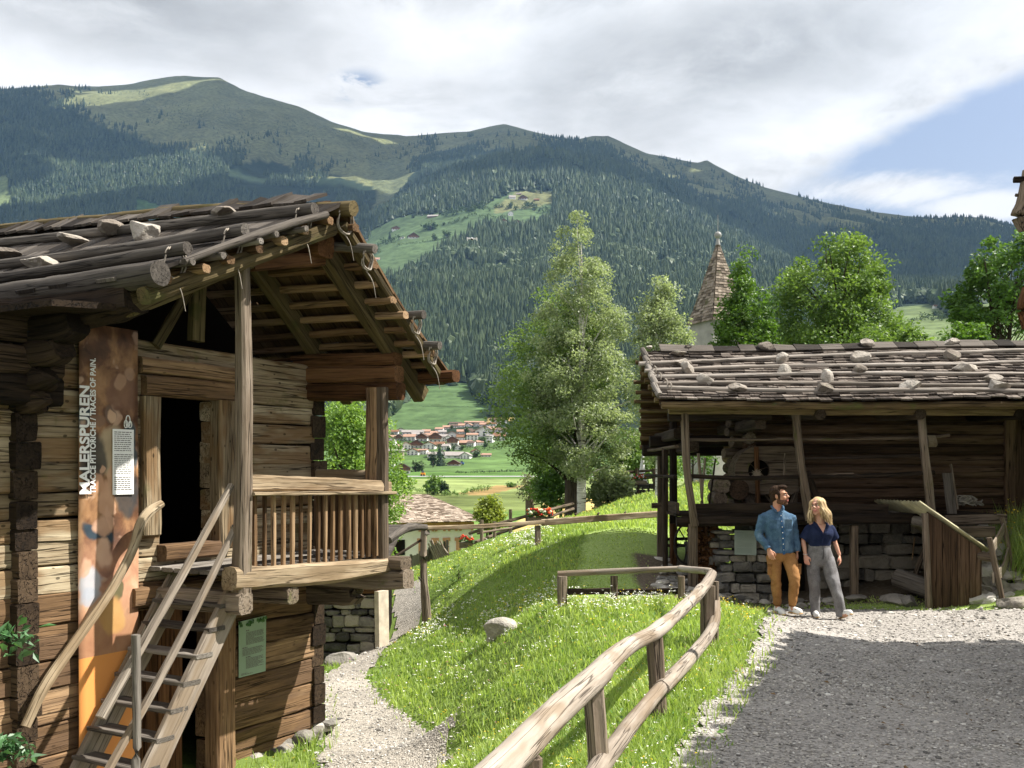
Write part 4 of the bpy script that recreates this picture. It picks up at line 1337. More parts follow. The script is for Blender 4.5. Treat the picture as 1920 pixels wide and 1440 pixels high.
while zz < z1 and zz > z0 + .03:
    k += 1
    if k % 11 != 0:
        e = s0 + (s1 - s0) * rr.uniform(.80, .93)
        a = s0 + (s1 - s0) * .07
        x = a
        while x > e + .01:
            w = rr.uniform(.012, .04)
            x2 = max(x - w, e)
            quadbox(mb, [L(x, bo + .0215, zz), L(x2, bo + .0215, zz), L(x2, bo + .0215, zz + .007), L(x, bo + .0215, zz + .007)], .001)
            x = x2 - .007
    elif mb.n: mb.build('text_block', M_TEXT, card); mb = MB()
    zz -= .0185
if mb.n: mb.build('text_block', M_TEXT, card)
# white looped emblem above the card
mb = MB()
for (x, y, w, h) in ((240, 790, 8, 22), (236, 795, 6, 14), (244, 796, 6, 12)):
    pts = [hp(x + w * .5 * math.cos(a), y + h * .5 * math.sin(a), bo + .022) for a in np.linspace(0, 2 * math.pi, 15)]
    sweep(mb, pts, .009, sides=5, seg=22)
mb.build('emblem', M_WHITE, ban)
# green info sheet on the lower wall
ins = thing('info_panel', 'green glass information sheet screwed to the lower log wall under the balcony', 'sign', hp(472, 1262, .03))
def panel(parent, cs, mat, th, G=None): 
    m = MB(); quadbox(m, cs, th); return m.build('glass_sheet', mat, parent)
T = NT('green_glass_sheet'); M_GREENP = T.pbr(T.mix(T.noise(T.pos(), 3., 3, .5), (.25, .35, .26), (.33, .43, .33)), .15, None, .5)
cs = [hp(447, 1271, .03), hp(497, 1258, .03), hp(498, 1154, .03), hp(447, 1166, .03)]
panel(ins, cs, M_GREENP, .008)
def lines_on(cs, o, rows, parent, mat, th=.004, name='text_block', seed=1, lift=.0):
    c = [np.array(v) for v in cs]; rr = random.Random(seed); m = MB()
    nrm = np.cross(c[1] - c[0], c[3] - c[0]); nrm /= np.linalg.norm(nrm)
    for (v, u0, u1, big) in rows:
        if big >= .012 and m.n: m.build('text_block', mat, parent); m = MB()
        u = u0
        while u < u1 - .01:
            w = min(rr.uniform(.04, .12), u1 - u)
            q = lambda a, b: (c[0] * (1 - a) + c[1] * a) * (1 - b) + (c[3] * (1 - a) + c[2] * a) * b + nrm * (o)
            quadbox(m, [q(u, v), q(u + w, v), q(u + w, v + big), q(u, v + big)], .001)
            u += w + .02
    return m.build(name, mat, parent)
rows = [(.80, .25, .36, .02)] + [(.765 - .021 * k, .25, (.9, .92, .88, .93, .9, .55)[k % 6], .010) for k in range(11)] + [(.50, .12, .30, .02)] + [(.475 - .021 * k, .12, (.85, .9, .82)[k % 3], .010) for k in range(6)] + [(.325, .25, .42, .02)] + [(.30 - .021 * k, .25, (.9, .86, .92, .7)[k % 4], .010) for k in range(9)] + [(.03, .08, .5, .010), (.05, .08, .3, .01)]
lines_on(cs, .0095, rows, ins, M_TEXT)
gm = MB()
for k in range(40):
    u, v = random.random(), .90 + random.random() * .085
    q = (np.array(cs[0]) * (1 - u) + np.array(cs[1]) * u) * (1 - v) + (np.array(cs[3]) * (1 - u) + np.array(cs[2]) * u) * v + np.array([HN[0], HN[1], 0]) * .0105
    rock(gm, q, (.03, .006, .03), seed=k, sub=1)
gm.build('leaf_print', plain('green_print', (.06, .16, .04), .6), ins)
# ================================================================ the long barn on the right
M_LOGB = wood('brown_barn_logs', [(.026, .017, .011), (.098, .060, .037), (.20, .135, .09)], .8, 0, bump=.8, var=.4)  # plain brown wood of the barn logs and planks
M_EAVE = wood('barn_eave_wood', [(.04, .026, .012), (.13, .09, .045), (.25, .19, .10)], .8, .2, bump=.5)
barn = thing('log_barn', 'long dark log barn with stone-weighted shingle roof and open gallery, right of the meadow', 'barn', (6, 17, .2))
YF, YW, YR, YB = 14.65, 16.6, 16.85, 18.2         # eave, log wall, ridge, rear eave
X1 = 13.0
ze, zr = 3.06, 4.07
def br(x, y, lift=0.):
    """roof surface height; slightly sagging"""
    f = (y - YF) / (YR - YF)
    if y <= YR: z = ze + (zr - ze) * f
    else: z = zr - (zr - 2.46) * (y - YR) / (YB - YR)
    return z + lift + .03 * math.sin(x * .9 + 1) * .6 + .012 * (x - 5) * f
def xl(y): return 2.135 + .055 * (y - YF) / (YR - YF) if y <= YR else 2.19 + .17 * (y - YR) / (YB - YR)
# shingles, front slope: real overlapping boards with uneven butts
sh = MB(); rows = 19
for k in range(rows):
    y0 = YF - .06 + k * (YR - YF) / rows
    ln = (YR - YF) / rows * 1.75
    x = xl(y0) + random.uniform(-.03, .05)
    while x < X1:
        w = random.uniform(.11, .24)
        dy = random.uniform(-.035, .035)
        up_ = random.uniform(.0, .016)
        a = y0 + dy; b = y0 + ln
        sk = random.uniform(-.03, .03)
        c = [(x, a, br(x, a, .045 + up_)), (x + w, a + random.uniform(-.015, .015), br(x + w, a, .045 + up_ + random.uniform(-.006, .006))), (x + w + sk, b, br(x + w, b, .010)), (x + sk, b, br(x, b, .010))]
        quadbox(sh, c, .024, G=np.array([[0, 0, 0], [0, w, 0], [.35, w, 0], [.35, 0, 0]]) + RNG.random(3) * 40)
        x += w + random.uniform(.002, .012)
T_ = wood('weathered_barn_shingles', [(.028, .022, .018), (.088, .071, .059), (.205, .175, .15)], .5, 0, bump=.5, var=.75)  # weathered grey-brown shingle wood, tone varied per piece
M_POLEB = wood('barn_pole_wood', [(.09, .075, .06), (.24, .21, .18), (.40, .365, .33)], .7, 0, bump=.5)
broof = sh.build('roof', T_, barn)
sk_ = MB()
quadbox(sk_, [(xl(YF) + .05, YF + .05, br(4, YF) - .05), (X1, YF + .05, br(9, YF) - .05), (X1, YR, br(9, YR) - .05), (xl(YR) + .05, YR, br(4, YR) - .05)], .03)
sk_.build('roof_boards', M_UNDER, broof)
# rear slope: boards seen from below past the gable end
rs = MB()
for k in range(11):
    y = YR + k * .123
    c = [(xl(y), y, br(4, y, -.01)), (X1, y, br(4, y, -.01)), (X1, y + .14, br(4, y + .14, .02)), (xl(y), y + .14, br(4, y + .14, .02))]
    quadbox(rs, c, .025, G=np.array([[0, 0, 0], [9, 0, 0], [9, .3, 0], [0, .3, 0]]) + RNG.random(3) * 9)
rs.build('rear_slope', M_UNDER, broof)
bt = MB()
for k in range(10):
    y = YR + .08 + k * .13
    sweep(bt, [(xl(y) - random.uniform(.0, .14), y, br(3, y, -.07)), (5, y, br(5, y, -.07)), (X1, y, br(9, y, -.07))], .07, sides=7, rough=.012, seg=16)
for k in range(8):
    y = YF + .25 + k * .27
    sweep(bt, [(xl(y) - random.uniform(.0, .08), y, br(3, y, -.07)), (5, y, br(5, y, -.07)), (X1, y, br(9, y, -.07))], .085, sides=7, rough=.012, seg=16)
bt.build('batten', M_EAVE, broof, smooth=True)
# ridge capping
rc = MB(); x = xl(YR) + .3
while x < X1:
    w = random.uniform(.2, .5)
    quadbox(rc, [(x, YR - .20, br(x, YR, -.02)), (x + w, YR - .20, br(x + w, YR, -.02)), (x + w, YR + .03, br(x, YR, .10 + random.uniform(-.015, .02))), (x, YR + .03, br(x, YR, .10 + random.uniform(-.015, .02)))], .03, G=np.array([[0, 0, 0], [w, 0, 0], [w, .3, 0], [0, .3, 0]]) + RNG.random(3) * 9)
    x += w + .01
rc.build('ridge_boards', M_SHING, broof)
# weighting poles along the roof
for (yl, yr2, d) in ((680, 655, .105), (694, 678, .09), (705, 700, .10), (719, 722, .10), (728, 735, .11)):
    pts = []
    for f in np.linspace(0, 1, 6):
        px = 1198 + 40 * ((yl - 680) / 50) + f * 760
        py = yl + (yr2 - yl) * f + 2.0 * math.sin(f * 7 + yl)
        ys = np.linspace(YF, YR, 200)
        X = (px - CX) / F * ys
        zz = np.array([br(X[i], ys[i], .085) for i in range(200)])
        q = CY - (zz - CAMZ) * F / ys
        i = int(np.argmin(np.abs(q - py)))
        pts.append((X[i], ys[i], zz[i]))
    pts.append((pts[-1][0] + 5, pts[-1][1], pts[-1][2]))
    mb = MB(); sweep(mb, pts, [d * .72, d * .68, d * .76, d * .62], sides=9, rough=.012, seg=42, nscale=1.5)
    p = mb.build('roof_pole', M_POLEB, broof, smooth=True)
    a = np.array(pts[0]) + np.array([.16, 0, 0])
    w = MB()
    ring = [a + np.array([.01 * math.sin(3 * t), math.cos(t) * .085, math.sin(t) * .10 - .03]) for t in np.linspace(0, 2 * math.pi, 15)]
    sweep(w, ring, .022, sides=6, rough=.004, seg=24)
    w.build('withy_tie', M_WITHY, p, smooth=True)
# verge log ends at the left
vg = MB()
for y in (YF + .25, YF + .68, YF + 1.1, YF + 1.5, YF + 1.9):
    q = br(2.2, y, .06)
    sweep(vg, [(xl(y) + .04, y - .20, q - .09), (xl(y) + .02, y + .24, q + .11)], .10, sides=9, rough=.008, seg=7, end=.004)
vg.build('verge_log', M_GREY, broof, smooth=True)
ev = MB()
sweep(ev, [(2.2, YF + .02, br(2.2, YF, -.06)), (6, YF + .02, br(6, YF, -.06)), (X1, YF + .02, br(X1, YF, -.06))], .10, .11, kind='rect', rough=.012, bevel=.03, seg=40)
sweep(ev, [(2.35, YF + .30, br(2.3, YF, -.10)), (7, YF + .30, br(6, YF, -.12)), (X1, YF + .3, br(X1, YF, -.12))], .15, sides=10, rough=.012, seg=34)
ev.build('eave_beam', M_EAVE, broof)
# cross beams carrying the overhang
for x, z in ((2.62, 2.62), (2.85, 2.42), (3.75, 2.75)):
    cb = MB(); sweep(cb, [(x, 15.0 if x > 3 else 15.6, z), (x, 17.8, z)], .17, .17, kind='rect', rough=.014, bevel=.03, seg=14); cb.build('cross_beam', M_DARK, barn)
cb = MB()
sweep(cb, [(2.35, 17.0, 2.52), (4.2, 17.0, 2.55)], .17, .19, kind='rect', rough=.014, bevel=.03, seg=10)
cb.build('cross_beam', M_DARK, barn); cb = MB()
sweep(cb, [(2.36, 18.0, 2.40), (4.2, 18.0, 2.40)], .2, .2, kind='rect', rough=.014, bevel=.03, seg=10)
cb.build('cross_beam', M_DARK, barn); cb = MB()
sweep(cb, [(2.35, 15.0, 2.85), (3.9, 15.0, 2.87)], .13, .13, kind='rect', rough=.01, bevel=.02, seg=10)
cb.build('cross_beam', M_DARK, barn)
for x in (4.6, 6.1, 7.6, 9.1):
    cb = MB(); sweep(cb, [(x, 14.85, 2.88), (x, 16.8, 2.95)], .17, sides=10, rough=.01, seg=8); cb.build('cross_beam', M_DARK, barn)
# log walls
def barn_logs(mb, p0, p1, z0, z1, d=(.17, .23), seed=2, gaps=()):
    r = random.Random(seed); z = z0
    p0 = np.array(p0); p1 = np.array(p1)
    while z < z1:
        h = r.uniform(*d)
        a, b = p0 + (p0 - p1) / np.linalg.norm(p1 - p0) * r.uniform(.1, .3), p1
        spans = [(a, b)]
        for x0, x1, g0, g1 in gaps:
            if g0 < z + h / 2 < g1: spans = [(a, np.array([x0, a[1]])), (np.array([x1, a[1]]), b)]
        for u, v in spans:
            sweep(mb, [(*u, z + h / 2), (*((u + v) / 2), z + h / 2 + r.uniform(-.015, .015)), (*v, z + h / 2)], h * .98, h * 1.0, sides=10, rough=.016, seg=max(8, int(np.linalg.norm(v - u) / .2)), end=.005)
        z += h * .93
lw = MB()
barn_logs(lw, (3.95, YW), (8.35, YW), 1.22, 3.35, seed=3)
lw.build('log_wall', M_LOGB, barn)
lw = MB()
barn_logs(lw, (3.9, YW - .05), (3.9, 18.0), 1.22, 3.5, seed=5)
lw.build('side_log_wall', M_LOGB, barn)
cl = MB(); r = random.Random(9); z = 1.25
while z < 3.2:                                       # crossed, crooked corner logs
    h = r.uniform(.14, .2)
    sweep(cl, [(3.55 + r.uniform(-.1, .1), YW - .12 - r.uniform(0, .1), z + h * .6), (3.95, YW, z + h / 2)], h, sides=9, rough=.014, seg=6, end=.01)
    sweep(cl, [(3.88 + r.uniform(-.03, .03), YW - .35 - r.uniform(0, .15), z + h * .9), (3.9, YW, z + h * .9)], h, sides=9, rough=.014, seg=6, end=.01)
    z += h * 1.02
cl.build('corner_log_ends', M_POST, barn, smooth=True)
# plank door bay at the right
pd = MB(); x = 8.35
for k in range(16):
    w = random.uniform(.18, .27)
    if not (8.35 <= 0):
        if not (8.86 < x < 9.0) :
            sweep(pd, [(x + w / 2, YW + random.uniform(-.01, .01), 1.15), (x + w / 2, YW, 3.3)], w - .008, .04, kind='rect', rough=.004, up=(0, -1, 0), seg=8)
    x += w
sweep(pd, [(8.25, YW - .06, 1.1), (8.25, YW - .06, 3.2)], .17, .14, kind='rect', rough=.01, up=(0, -1, 0), seg=10)
pdo = pd.build('plank_door', M_LOGB, barn)
db = MB()
for z in (1.45, 2.78):
    beam(db, (8.5, YW - .05, z), (9.3, YW - .05, z + .02), .05, .14, up=(0, 0, 1), rough=.006, seg=8)
sweep(db, [(8.47 + .72, YW - .08, 1.12), (8.42 + .72, YW - .08, 3.2)], .035, .035, kind='rect', rough=.003, seg=8)
db.build('door_batten', M_BROWN, pdo)
# dark core so no daylight shows through between logs
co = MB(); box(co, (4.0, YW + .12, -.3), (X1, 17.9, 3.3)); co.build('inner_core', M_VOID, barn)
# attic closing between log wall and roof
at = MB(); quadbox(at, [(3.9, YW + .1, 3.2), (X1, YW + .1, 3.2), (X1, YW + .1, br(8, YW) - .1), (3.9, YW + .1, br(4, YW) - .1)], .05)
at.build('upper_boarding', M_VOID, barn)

# ---- stone basement: real stones laid in courses
def laid_wall(mb, x0, x1, y, z0, z1, hts=(.07, .19), wid=(.16, .48), seed=1, dep=.22, axis=0, taper=0.):
    r = random.Random(seed); z = z0
    while z < z1:
        h = r.uniform(*hts)
        if z1 - z - h < .05: h = z1 - z
        u = x0 + r.uniform(-.1, .05)
        while u < x1:
            w = r.uniform(*wid)
            if r.random() < .2: w *= .55
            w = min(w, x1 - u + .05)
            hh = h * r.uniform(.72, 1.05)
            c = (u + w / 2, y + r.uniform(-.012, .03), z + hh / 2)
            if axis: c = (y + r.uniform(-.02, .02), u + w / 2, z + hh / 2)
            v, f = ICO[3]
            n = 5.0
            p = np.sign(v) * np.abs(v) ** r.uniform(.26, .5)
            p /= np.abs(p).max(1)[:, None] ** .35
            sz = np.array([w * .5, dep * .5, hh * .5]) if not axis else np.array([dep * .5, w * .5, hh * .5])
            p = p * (1 + .22 * fbm(v * 1.9 + r.random() * 90, 4, 5))[:, None]
            p[:, 2] += p[:, 0] * r.uniform(-.16, .16) * (p[:, 2] > 0) + p[:, 0] ** 2 * r.uniform(-.2, .05) * np.sign(p[:, 2])
            p *= sz * 1.02
            t = r.uniform(-.05, .05)
            p[:, 2] += p[:, 0] * t
            rnd = r.random()
            tc = r.choice([(1, .97, .9), (.92, .95, 1.0), (1.05, .92, .75), (.85, .87, .88), (1.1, 1.05, .95)])
            mb.add(p + np.array(c), f, p * 1.3 + np.array([r.random() * 50, r.random() * 50, 0]), rnd)
            u += w + r.uniform(.0, .02)
        z += h
    return mb
sb = MB()
laid_wall(sb, 3.22, 4.02, 15.62, -.12, 1.12, (.08, .17), (.14, .42), 3, .3)
sb.build('stone_pier', M_SLATEST, barn)
sb = MB()
laid_wall(sb, 4.05, 8.3, 16.55, -.15, 1.2, (.1, .25), (.2, .55), 8, .3)
sb.build('stone_wall', M_SLATEST, barn)
sb = MB()
laid_wall(sb, 15.75, 17.6, 3.25, -.1, 1.1, (.1, .2), (.2, .4), 18, .25, 1)
sb.build('stone_wall', M_SLATEST, barn)
cd = MB()
quadbox(cd, [(4.05, 16.32, -.1), (4.80, 16.32, -.1), (4.80, 16.32, 1.0), (4.05, 16.32, 1.0)], .02)  # black sheet stands in for the darkness of the open cellar doorway
cdo = cd.build('dark_cellar_opening', M_VOID, barn)
cf = MB()
for x in (4.03, 4.83): sweep(cf, [(x, 16.28, -.1), (x, 16.28, 1.12)], .09, .1, kind='rect', rough=.01, seg=8, up=(0, -1, 0))
sweep(cf, [(3.95, 16.28, 1.08), (4.95, 16.28, 1.08)], .12, .14, kind='rect', rough=.01, seg=8)
cf.build('door_frame', M_DARK, cdo)
# ---- gallery
gx0, gx1 = 2.5, 7.6
ga = MB()
sweep(ga, [(2.52, 15.25, P(0, 977, 15.25)[2]), (4.2, 15.22, P(0, 975, 15.2)[2]), (6.1, 15.2, P(0, 973, 15.2)[2])], [.17, .16, .16], [.15, .15, .14], kind='rect', rough=.02, bevel=.04, seg=30)
gallery = ga.build('gallery', M_DARK, barn)
gf = MB()
for k in range(6):
    y = 15.3 + k * .23
    beam(gf, (2.5, y, 1.36), (7.4, y, 1.36), .21, .04, rough=.005, seg=14)
gf.build('floor_boards', M_DARK, gallery)
gp_ = MB()
sweep(gp_, [P(1300, 955, 15.3), P(1420, 954, 15.3), P(1570, 953, 15.3), P(1665, 956, 15.3)], .05, .17, kind='rect', rough=.012, bevel=.012, seg=26)
sweep(gp_, [(2.55, 15.3, 1.46), (2.55, 16.8, 1.46)], .05, .17, kind='rect', rough=.012, bevel=.012, seg=10)
gp_.build('kick_plank', M_DARK, gallery)
for a, b, c, w in (((1282, 745, 14.95), (1289, 880, 15.0), (1303, 985, 15.15), .115), ((1489, 745, 14.95), (1503, 870, 15.05), (1517, 975, 15.15), .12), ((1724, 745, 14.95), (1733, 850, 15.05), (1748, 975, 15.15), .12)):
    mb = MB(); sweep(mb, [P(*a), P(*b), P(*c)], [w, w * .9, w * 1.1], [w * .9, w, w], kind='rect', rough=.018, bevel=.03, seg=22, up=(0, -1, 0))
    mb.build('gallery_post', M_POST, gallery)
mb = MB(); sweep(mb, [P(1512, 885, 15.25), P(1548, 972, 15.35)], .10, .09, kind='rect', rough=.012, bevel=.02, seg=10, up=(0, -1, 0)); mb.build('gallery_brace', M_DARK, gallery)
for px, y0, y1, Y, w in ((1239, 818, 1050, 18.3, .12), (1262, 790, 1105, 16.9, .12), (1247, 840, 985, 16.2, .09)):
    mb = MB(); a = P(px, y0, Y); b = P(px, y1, Y); b[2] = min(b[2], GZ(b[0], b[1]) - .05)
    sweep(mb, [a, b], w, w, kind='rect', rough=.014, bevel=.025, seg=16, up=(0, -1, 0)); mb.build('gallery_post', M_DARK, gallery)
for pts, w in (([(1287, 824), (1390, 825), (1493, 824), (1620, 822), (1735, 820), (1780, 816)], .055), ([(1292, 893), (1400, 896), (1500, 893), (1640, 891), (1752, 885)], .075), ([(1507, 859), (1620, 857), (1733, 855)], .06), ([(1507, 893), (1600, 888)], .05)):
    mb = MB(); sweep(mb, [P(x, y, 15.12) for x, y in pts], w, w * .8, kind='rect', rough=.014, bevel=.016, seg=30); mb.build('gallery_rail', M_POST if w < .06 else M_DARK, gallery)
for z, y0 in ((1.95, 15.2), (2.4, 15.1)):
    mb = MB(); sweep(mb, [(2.5, y0, z), (2.45, 18.2, z)], .06, .05, kind='rect', rough=.01, seg=10); mb.build('gallery_rail', M_DARK, gallery)
# posts under the gallery
for px, y0, y1, Y, w, m in ((1299, 982, 1112, 15.2, .135, M_POST), (1602, 985, 1128, 15.25, .115, M_POST), (1262, 982, 1068, 16.6, .1, M_BROWN)):
    mb = MB(); a = P(px, y0, Y); b = P(px, y1, Y); b[2] = min(b[2], GZ(b[0], b[1]) - .05)
    sweep(mb, [a, b], w, w, kind='rect', rough=.012, bevel=.02, seg=16, up=(0, -1, 0)); mb.build('gallery_stilt', m, gallery)

# ---- things in and around the gallery
def stand(px, Y): x = (px - CX) / F * Y; return x
wm = thing('winnowing_machine', 'old wooden winnowing drum with a round dark fan hole, standing on the barn gallery', 'farm machine', P(1440, 948, 16.1))
# drum: side board with round left end and a hole
def drum():
    c = P(1423, 882, 15.95); R = 45 / F * 16.0; rh = 20 / F * 16.0; x1 = P(1495, 0, 16)[0]; ztop, zbot = c[2] + R, c[2] - R
    out = []; N = 40
    mb = MB()
    ang = np.linspace(0, 2 * np.pi, N, endpoint=False)
    def outer(a):
        d = np.array([math.cos(a), math.sin(a)])
        if d[0] <= 0: return d * R
        k = min((x1 - c[0]) / max(d[0], 1e-6), R / max(abs(d[1]), 1e-6))
        return d * k
    inn = np.array([[math.cos(a) * rh, math.sin(a) * rh] for a in ang]); outr = np.array([outer(a) for a in ang])
    def lay(y, q): return np.stack([c[0] + q[:, 0], np.full(N, y), c[2] + q[:, 1]], 1)
    y0, y1 = c[1], c[1] + .5
    V = np.concatenate([lay(y0, inn), lay(y0, outr), lay(y1, outr), lay(y0 + .06, inn)])
    j = np.arange(N); k = (j + 1) % N
    Fq = np.concatenate([np.stack([j, k, N + k, N + j], 1)[:, ::-1], np.stack([N + j, N + k, 2 * N + k, 2 * N + j], 1)[:, ::-1], np.stack([3 * N + j, 3 * N + k, k, j], 1)[:, ::-1]])
    G = np.stack([V[:, 0], V[:, 2], V[:, 1]], 1)
    mb.add(V, Fq, G, .4)
    return mb, c, R, rh, x1
mb, c, R, rh, x1 = drum()
dm = mb.build('drum_casing', M_POST, wm)
mb = MB(); quadbox(mb, [(c[0] - rh * 1.1, c[1] + .2, c[2] - rh * 1.1), (c[0] + rh * 1.1, c[1] + .2, c[2] - rh * 1.1), (c[0] + rh * 1.1, c[1] + .2, c[2] + rh * 1.1), (c[0] - rh * 1.1, c[1] + .2, c[2] + rh * 1.1)], .02); mb.build('fan_hole', M_VOID, dm)
mb = MB()
for a in (.3, 1.35, 2.4): sweep(mb, [c + np.array([math.cos(a) * rh, .1, math.sin(a) * rh]), c - np.array([math.cos(a) * rh, -.1, math.sin(a) * rh])], .05, .012, kind='rect', seg=4)
mb.build('fan_blade', M_DARK, dm)
mb = MB(); sweep(mb, [P(1418, 838, 15.85), P(1421, 950, 15.85)], .07, .05, kind='rect', rough=.008, seg=12, up=(0, -1, 0)); mb.build('bearing_post', M_BROWN, wm)
mb = MB()
sweep(mb, [P(1475, 965, 16.1), P(1497, 912, 16.1)], .07, .05, kind='rect', rough=.008, seg=8, up=(0, -1, 0)); sweep(mb, [P(1452, 948, 16.2), P(1425, 918, 16.2)], .05, .04, kind='rect', rough=.006, seg=8, up=(0, -1, 0)); sweep(mb, [P(1490, 950, 16.3), P(1490, 900, 16.3)], .08, .08, kind='rect', rough=.006, seg=8, up=(0, -1, 0)); sweep(mb, [P(1410, 950, 16.3), P(1408, 915, 16.3)], .08, .08, kind='rect', rough=.006, seg=8, up=(0, -1, 0))
mb.build('machine_leg', M_POST, wm)
mb = MB()
for k in range(60):
    a = k / 60 * 6.283
    q = P(1419, 889, 15.7); rr2 = random.uniform(.05, .1)
    sweep(mb, [q, q + np.array([math.cos(a) * rr2, random.uniform(-.05, .02), math.sin(a) * rr2])], [.012, .003], sides=4, seg=3)
solo(mb, 'brush', plain('dry_bristles', (.30, .25, .19), .9), 'small bristly brush hanging on the rail in front of the winnowing drum', 'brush')
mb = MB(); sweep(mb, [P(1383, 962, 15.9), P(1383, 895, 15.9)][::-1], .0, seg=2) if False else None
for (x, y, rad_, lab) in ((1386, 918, .16, 'hollow log cylinder lying end-on beneath the winnowing machine'), (1355, 912, .13, 'pale round log end stacked beside the hollow cylinder on the gallery'), (1352, 936, .11, 'lowest pale log end on the gallery floor beside the machine')):
    mb = MB(); q = P(x, y, 15.75); sweep(mb, [q, q + np.array([.0, .55, 0])], rad_ * 2, sides=16, rough=.01, seg=5, end=.0)
    solo(mb, 'log', M_LOGB if rad_ > .15 else M_POST, lab, 'log', smooth=True)
for pts, w, m, lab in (([(1312, 975), (1316, 930), (1309, 850)], .05, M_FENCE, 'crooked pale stick leaning at the left end of the barn gallery'),
                       ([(1322, 975), (1317, 930), (1322, 858)], .035, M_FENCE, 'thinner pale stick beside the crooked one at the left end of the gallery'),
                       ([(1330, 945), (1341, 860)], .03, M_DARK, 'dark slanting pole leaning on the barn corner logs'),
                       ([(1469, 900), (1472, 850)], .035, M_POST, 'short wooden handle hanging on the winnowing machine side')):
    mb = MB(); sweep(mb, [P(x, y, 15.55) for x, y in pts], w, sides=8, rough=.008, seg=18)
    solo(mb, 'stick', m, lab, 'stick', smooth=True)
# grey boards leaning by the right post, rope coils
mb = MB(); sweep(mb, [P(1775, 887, 15.4), P(1785, 965, 15.25)], .15, .03, kind='rect', rough=.006, seg=8, up=(0, -1, 0))
solo(mb, 'leaning_board', M_GREY, 'upright grey board leaning beside the right-hand gallery post', 'board')
mb = MB(); sweep(mb, [P(1783, 870, 15.45), P(1796, 955, 15.3)], .035, .03, kind='rect', rough=.006, seg=8, up=(0, -1, 0))
solo(mb, 'leaning_pole', M_POST, 'thin pole leaning just right of the upright grey board', 'pole')
mb = MB()
for k in range(7):
    q = P(1735 + 5 + k * 2.2, 827, 14.98)
    ring = [q + np.array([.012 * math.sin(2 * t), math.cos(t) * .06, math.sin(t) * .085]) for t in np.linspace(0, 2 * math.pi, 13)]
    sweep(mb, ring, .013, sides=5, seg=18)
solo(mb, 'rope_coil', M_ROPE, 'rope wound several turns round the gallery rail beside the right post', 'rope', smooth=True)
mb = MB(); r = random.Random(4)
for k in range(26):
    q = P(1818 + r.uniform(-16, 16), 938 + r.uniform(-6, 8), 15.5 + r.uniform(-.1, .2)); a0 = r.uniform(0, 6); R0 = r.uniform(.06, .17)
    ring = [q + np.array([math.cos(t) * R0, math.sin(t) * R0 * .5, .03 * math.sin(2 * t + a0)]) for t in np.linspace(a0, a0 + 5.5, 14)]
    sweep(mb, ring, .016, sides=5, seg=20)
solo(mb, 'rope_heap', plain('grey_hemp', (.26, .24, .20), .9), 'tangled heap of grey rope on the gallery end', 'rope', smooth=True)
mb = MB()
sweep(mb, [(6.6, 15.25, 1.28), (7.55, 15.3, 1.30)], .2, .15, kind='rect', rough=.014, seg=10); sweep(mb, [(6.5, 15.0, 1.12), (7.25, 15.05, 1.12)], .2, .16, kind='rect', rough=.014, seg=10)
solo(mb, 'timber_pile', M_POST, 'short thick timbers lying under the rope heap at the gallery end', 'timber')
# glass info sheet on the pier
pi_ = thing('info_panel', 'pale glass information sheet mounted on the lit stone pier left of the couple', 'sign', P(1397, 1040, 15.42))
T = NT('pale_glass_sheet'); mg = T.pbr(T.mix(T.noise(T.pos(), 3., 3, .5), (.22, .27, .23), (.31, .36, .32)), .12, None, .5)
cs = [P(1377, 1040, 15.4), P(1418, 1041, 15.4), P(1418, 995, 15.4), P(1377, 994, 15.4)]
panel(pi_, cs, mg, .008)
lines_on(cs, .0095, [(.90, .1, .4, .012)] + [(.84 - .045 * k, .1, (.85, .9, .8, .88)[k % 4], .009) for k in range(6)] + [(.52, .1, .35, .012)] + [(.47 - .045 * k, .1, (.85, .8)[k % 2], .009) for k in range(4)] + [(.25 - .045 * k, .1, .8, .009) for k in range(4)], pi_, plain('faded_print', (.16, .19, .17), .6), seed=6)
# lean-to shed with corrugated roof
ls = thing('lean_to_shed', 'small plank lean-to with a tilted corrugated roof at the right end of the barn', 'shed', (6.5, 14.8, .1))
mb = MB(); n = 56
A = P(1725, 941, 14.45); B = P(1640, 937, 16.5); Cc = P(1858, 1033, 14.45)
e1 = B - A; e2 = Cc - A
nr = np.cross(e2, e1); nr /= np.linalg.norm(nr)
if nr[2] < 0: nr = -nr
Vt = []
for k in range(n + 1):
    f = k / n
    off = nr * .022 * math.sin(f * 2 * math.pi * 13)
    Vt += [A + e1 * f + off, A + e1 * f + e2 + off]
Vt = np.array(Vt); idx = np.array([[2 * k, 2 * k + 1, 2 * k + 3, 2 * k + 2] for k in range(n)])
mb.add(Vt, idx)
co_ = mb.build('corrugated_roof', plain('yellowed_corrugated_sheet', (.42, .39, .24), .6, .3, .35, 4), ls, smooth=True)
m_ = co_.modifiers.new('thickness', 'SOLIDIFY'); m_.thickness = .012
mb = MB()
sweep(mb, [P(1667, 966, 15.9), P(1757, 985, 14.55)], .14, .13, kind='rect', rough=.014, bevel=.03, seg=12); mb.build('roof_beam', M_GREY, ls)
mb = MB(); xs = [6.06, 6.28, 6.5, 6.68, 6.86]
for a, b in zip(xs[:-1], xs[1:]):
    zt = lambda x: A[2] + (x - A[0]) * (e2[2] / e2[0]) - .05
    zb_ = GZ((a + b) / 2, 14.55) - .05
    quadbox(mb, [(a, 14.56, zb_), (b - .01, 14.56, zb_), (b - .01, 14.56, zt(b)), (a, 14.56, zt(a))], .04, G=np.array([[0, 0, 0], [0, .2, 0], [1, .2, 0], [1, 0, 0]]) + RNG.random(3) * 9)
mb.build('plank_side', M_LOGB, ls)
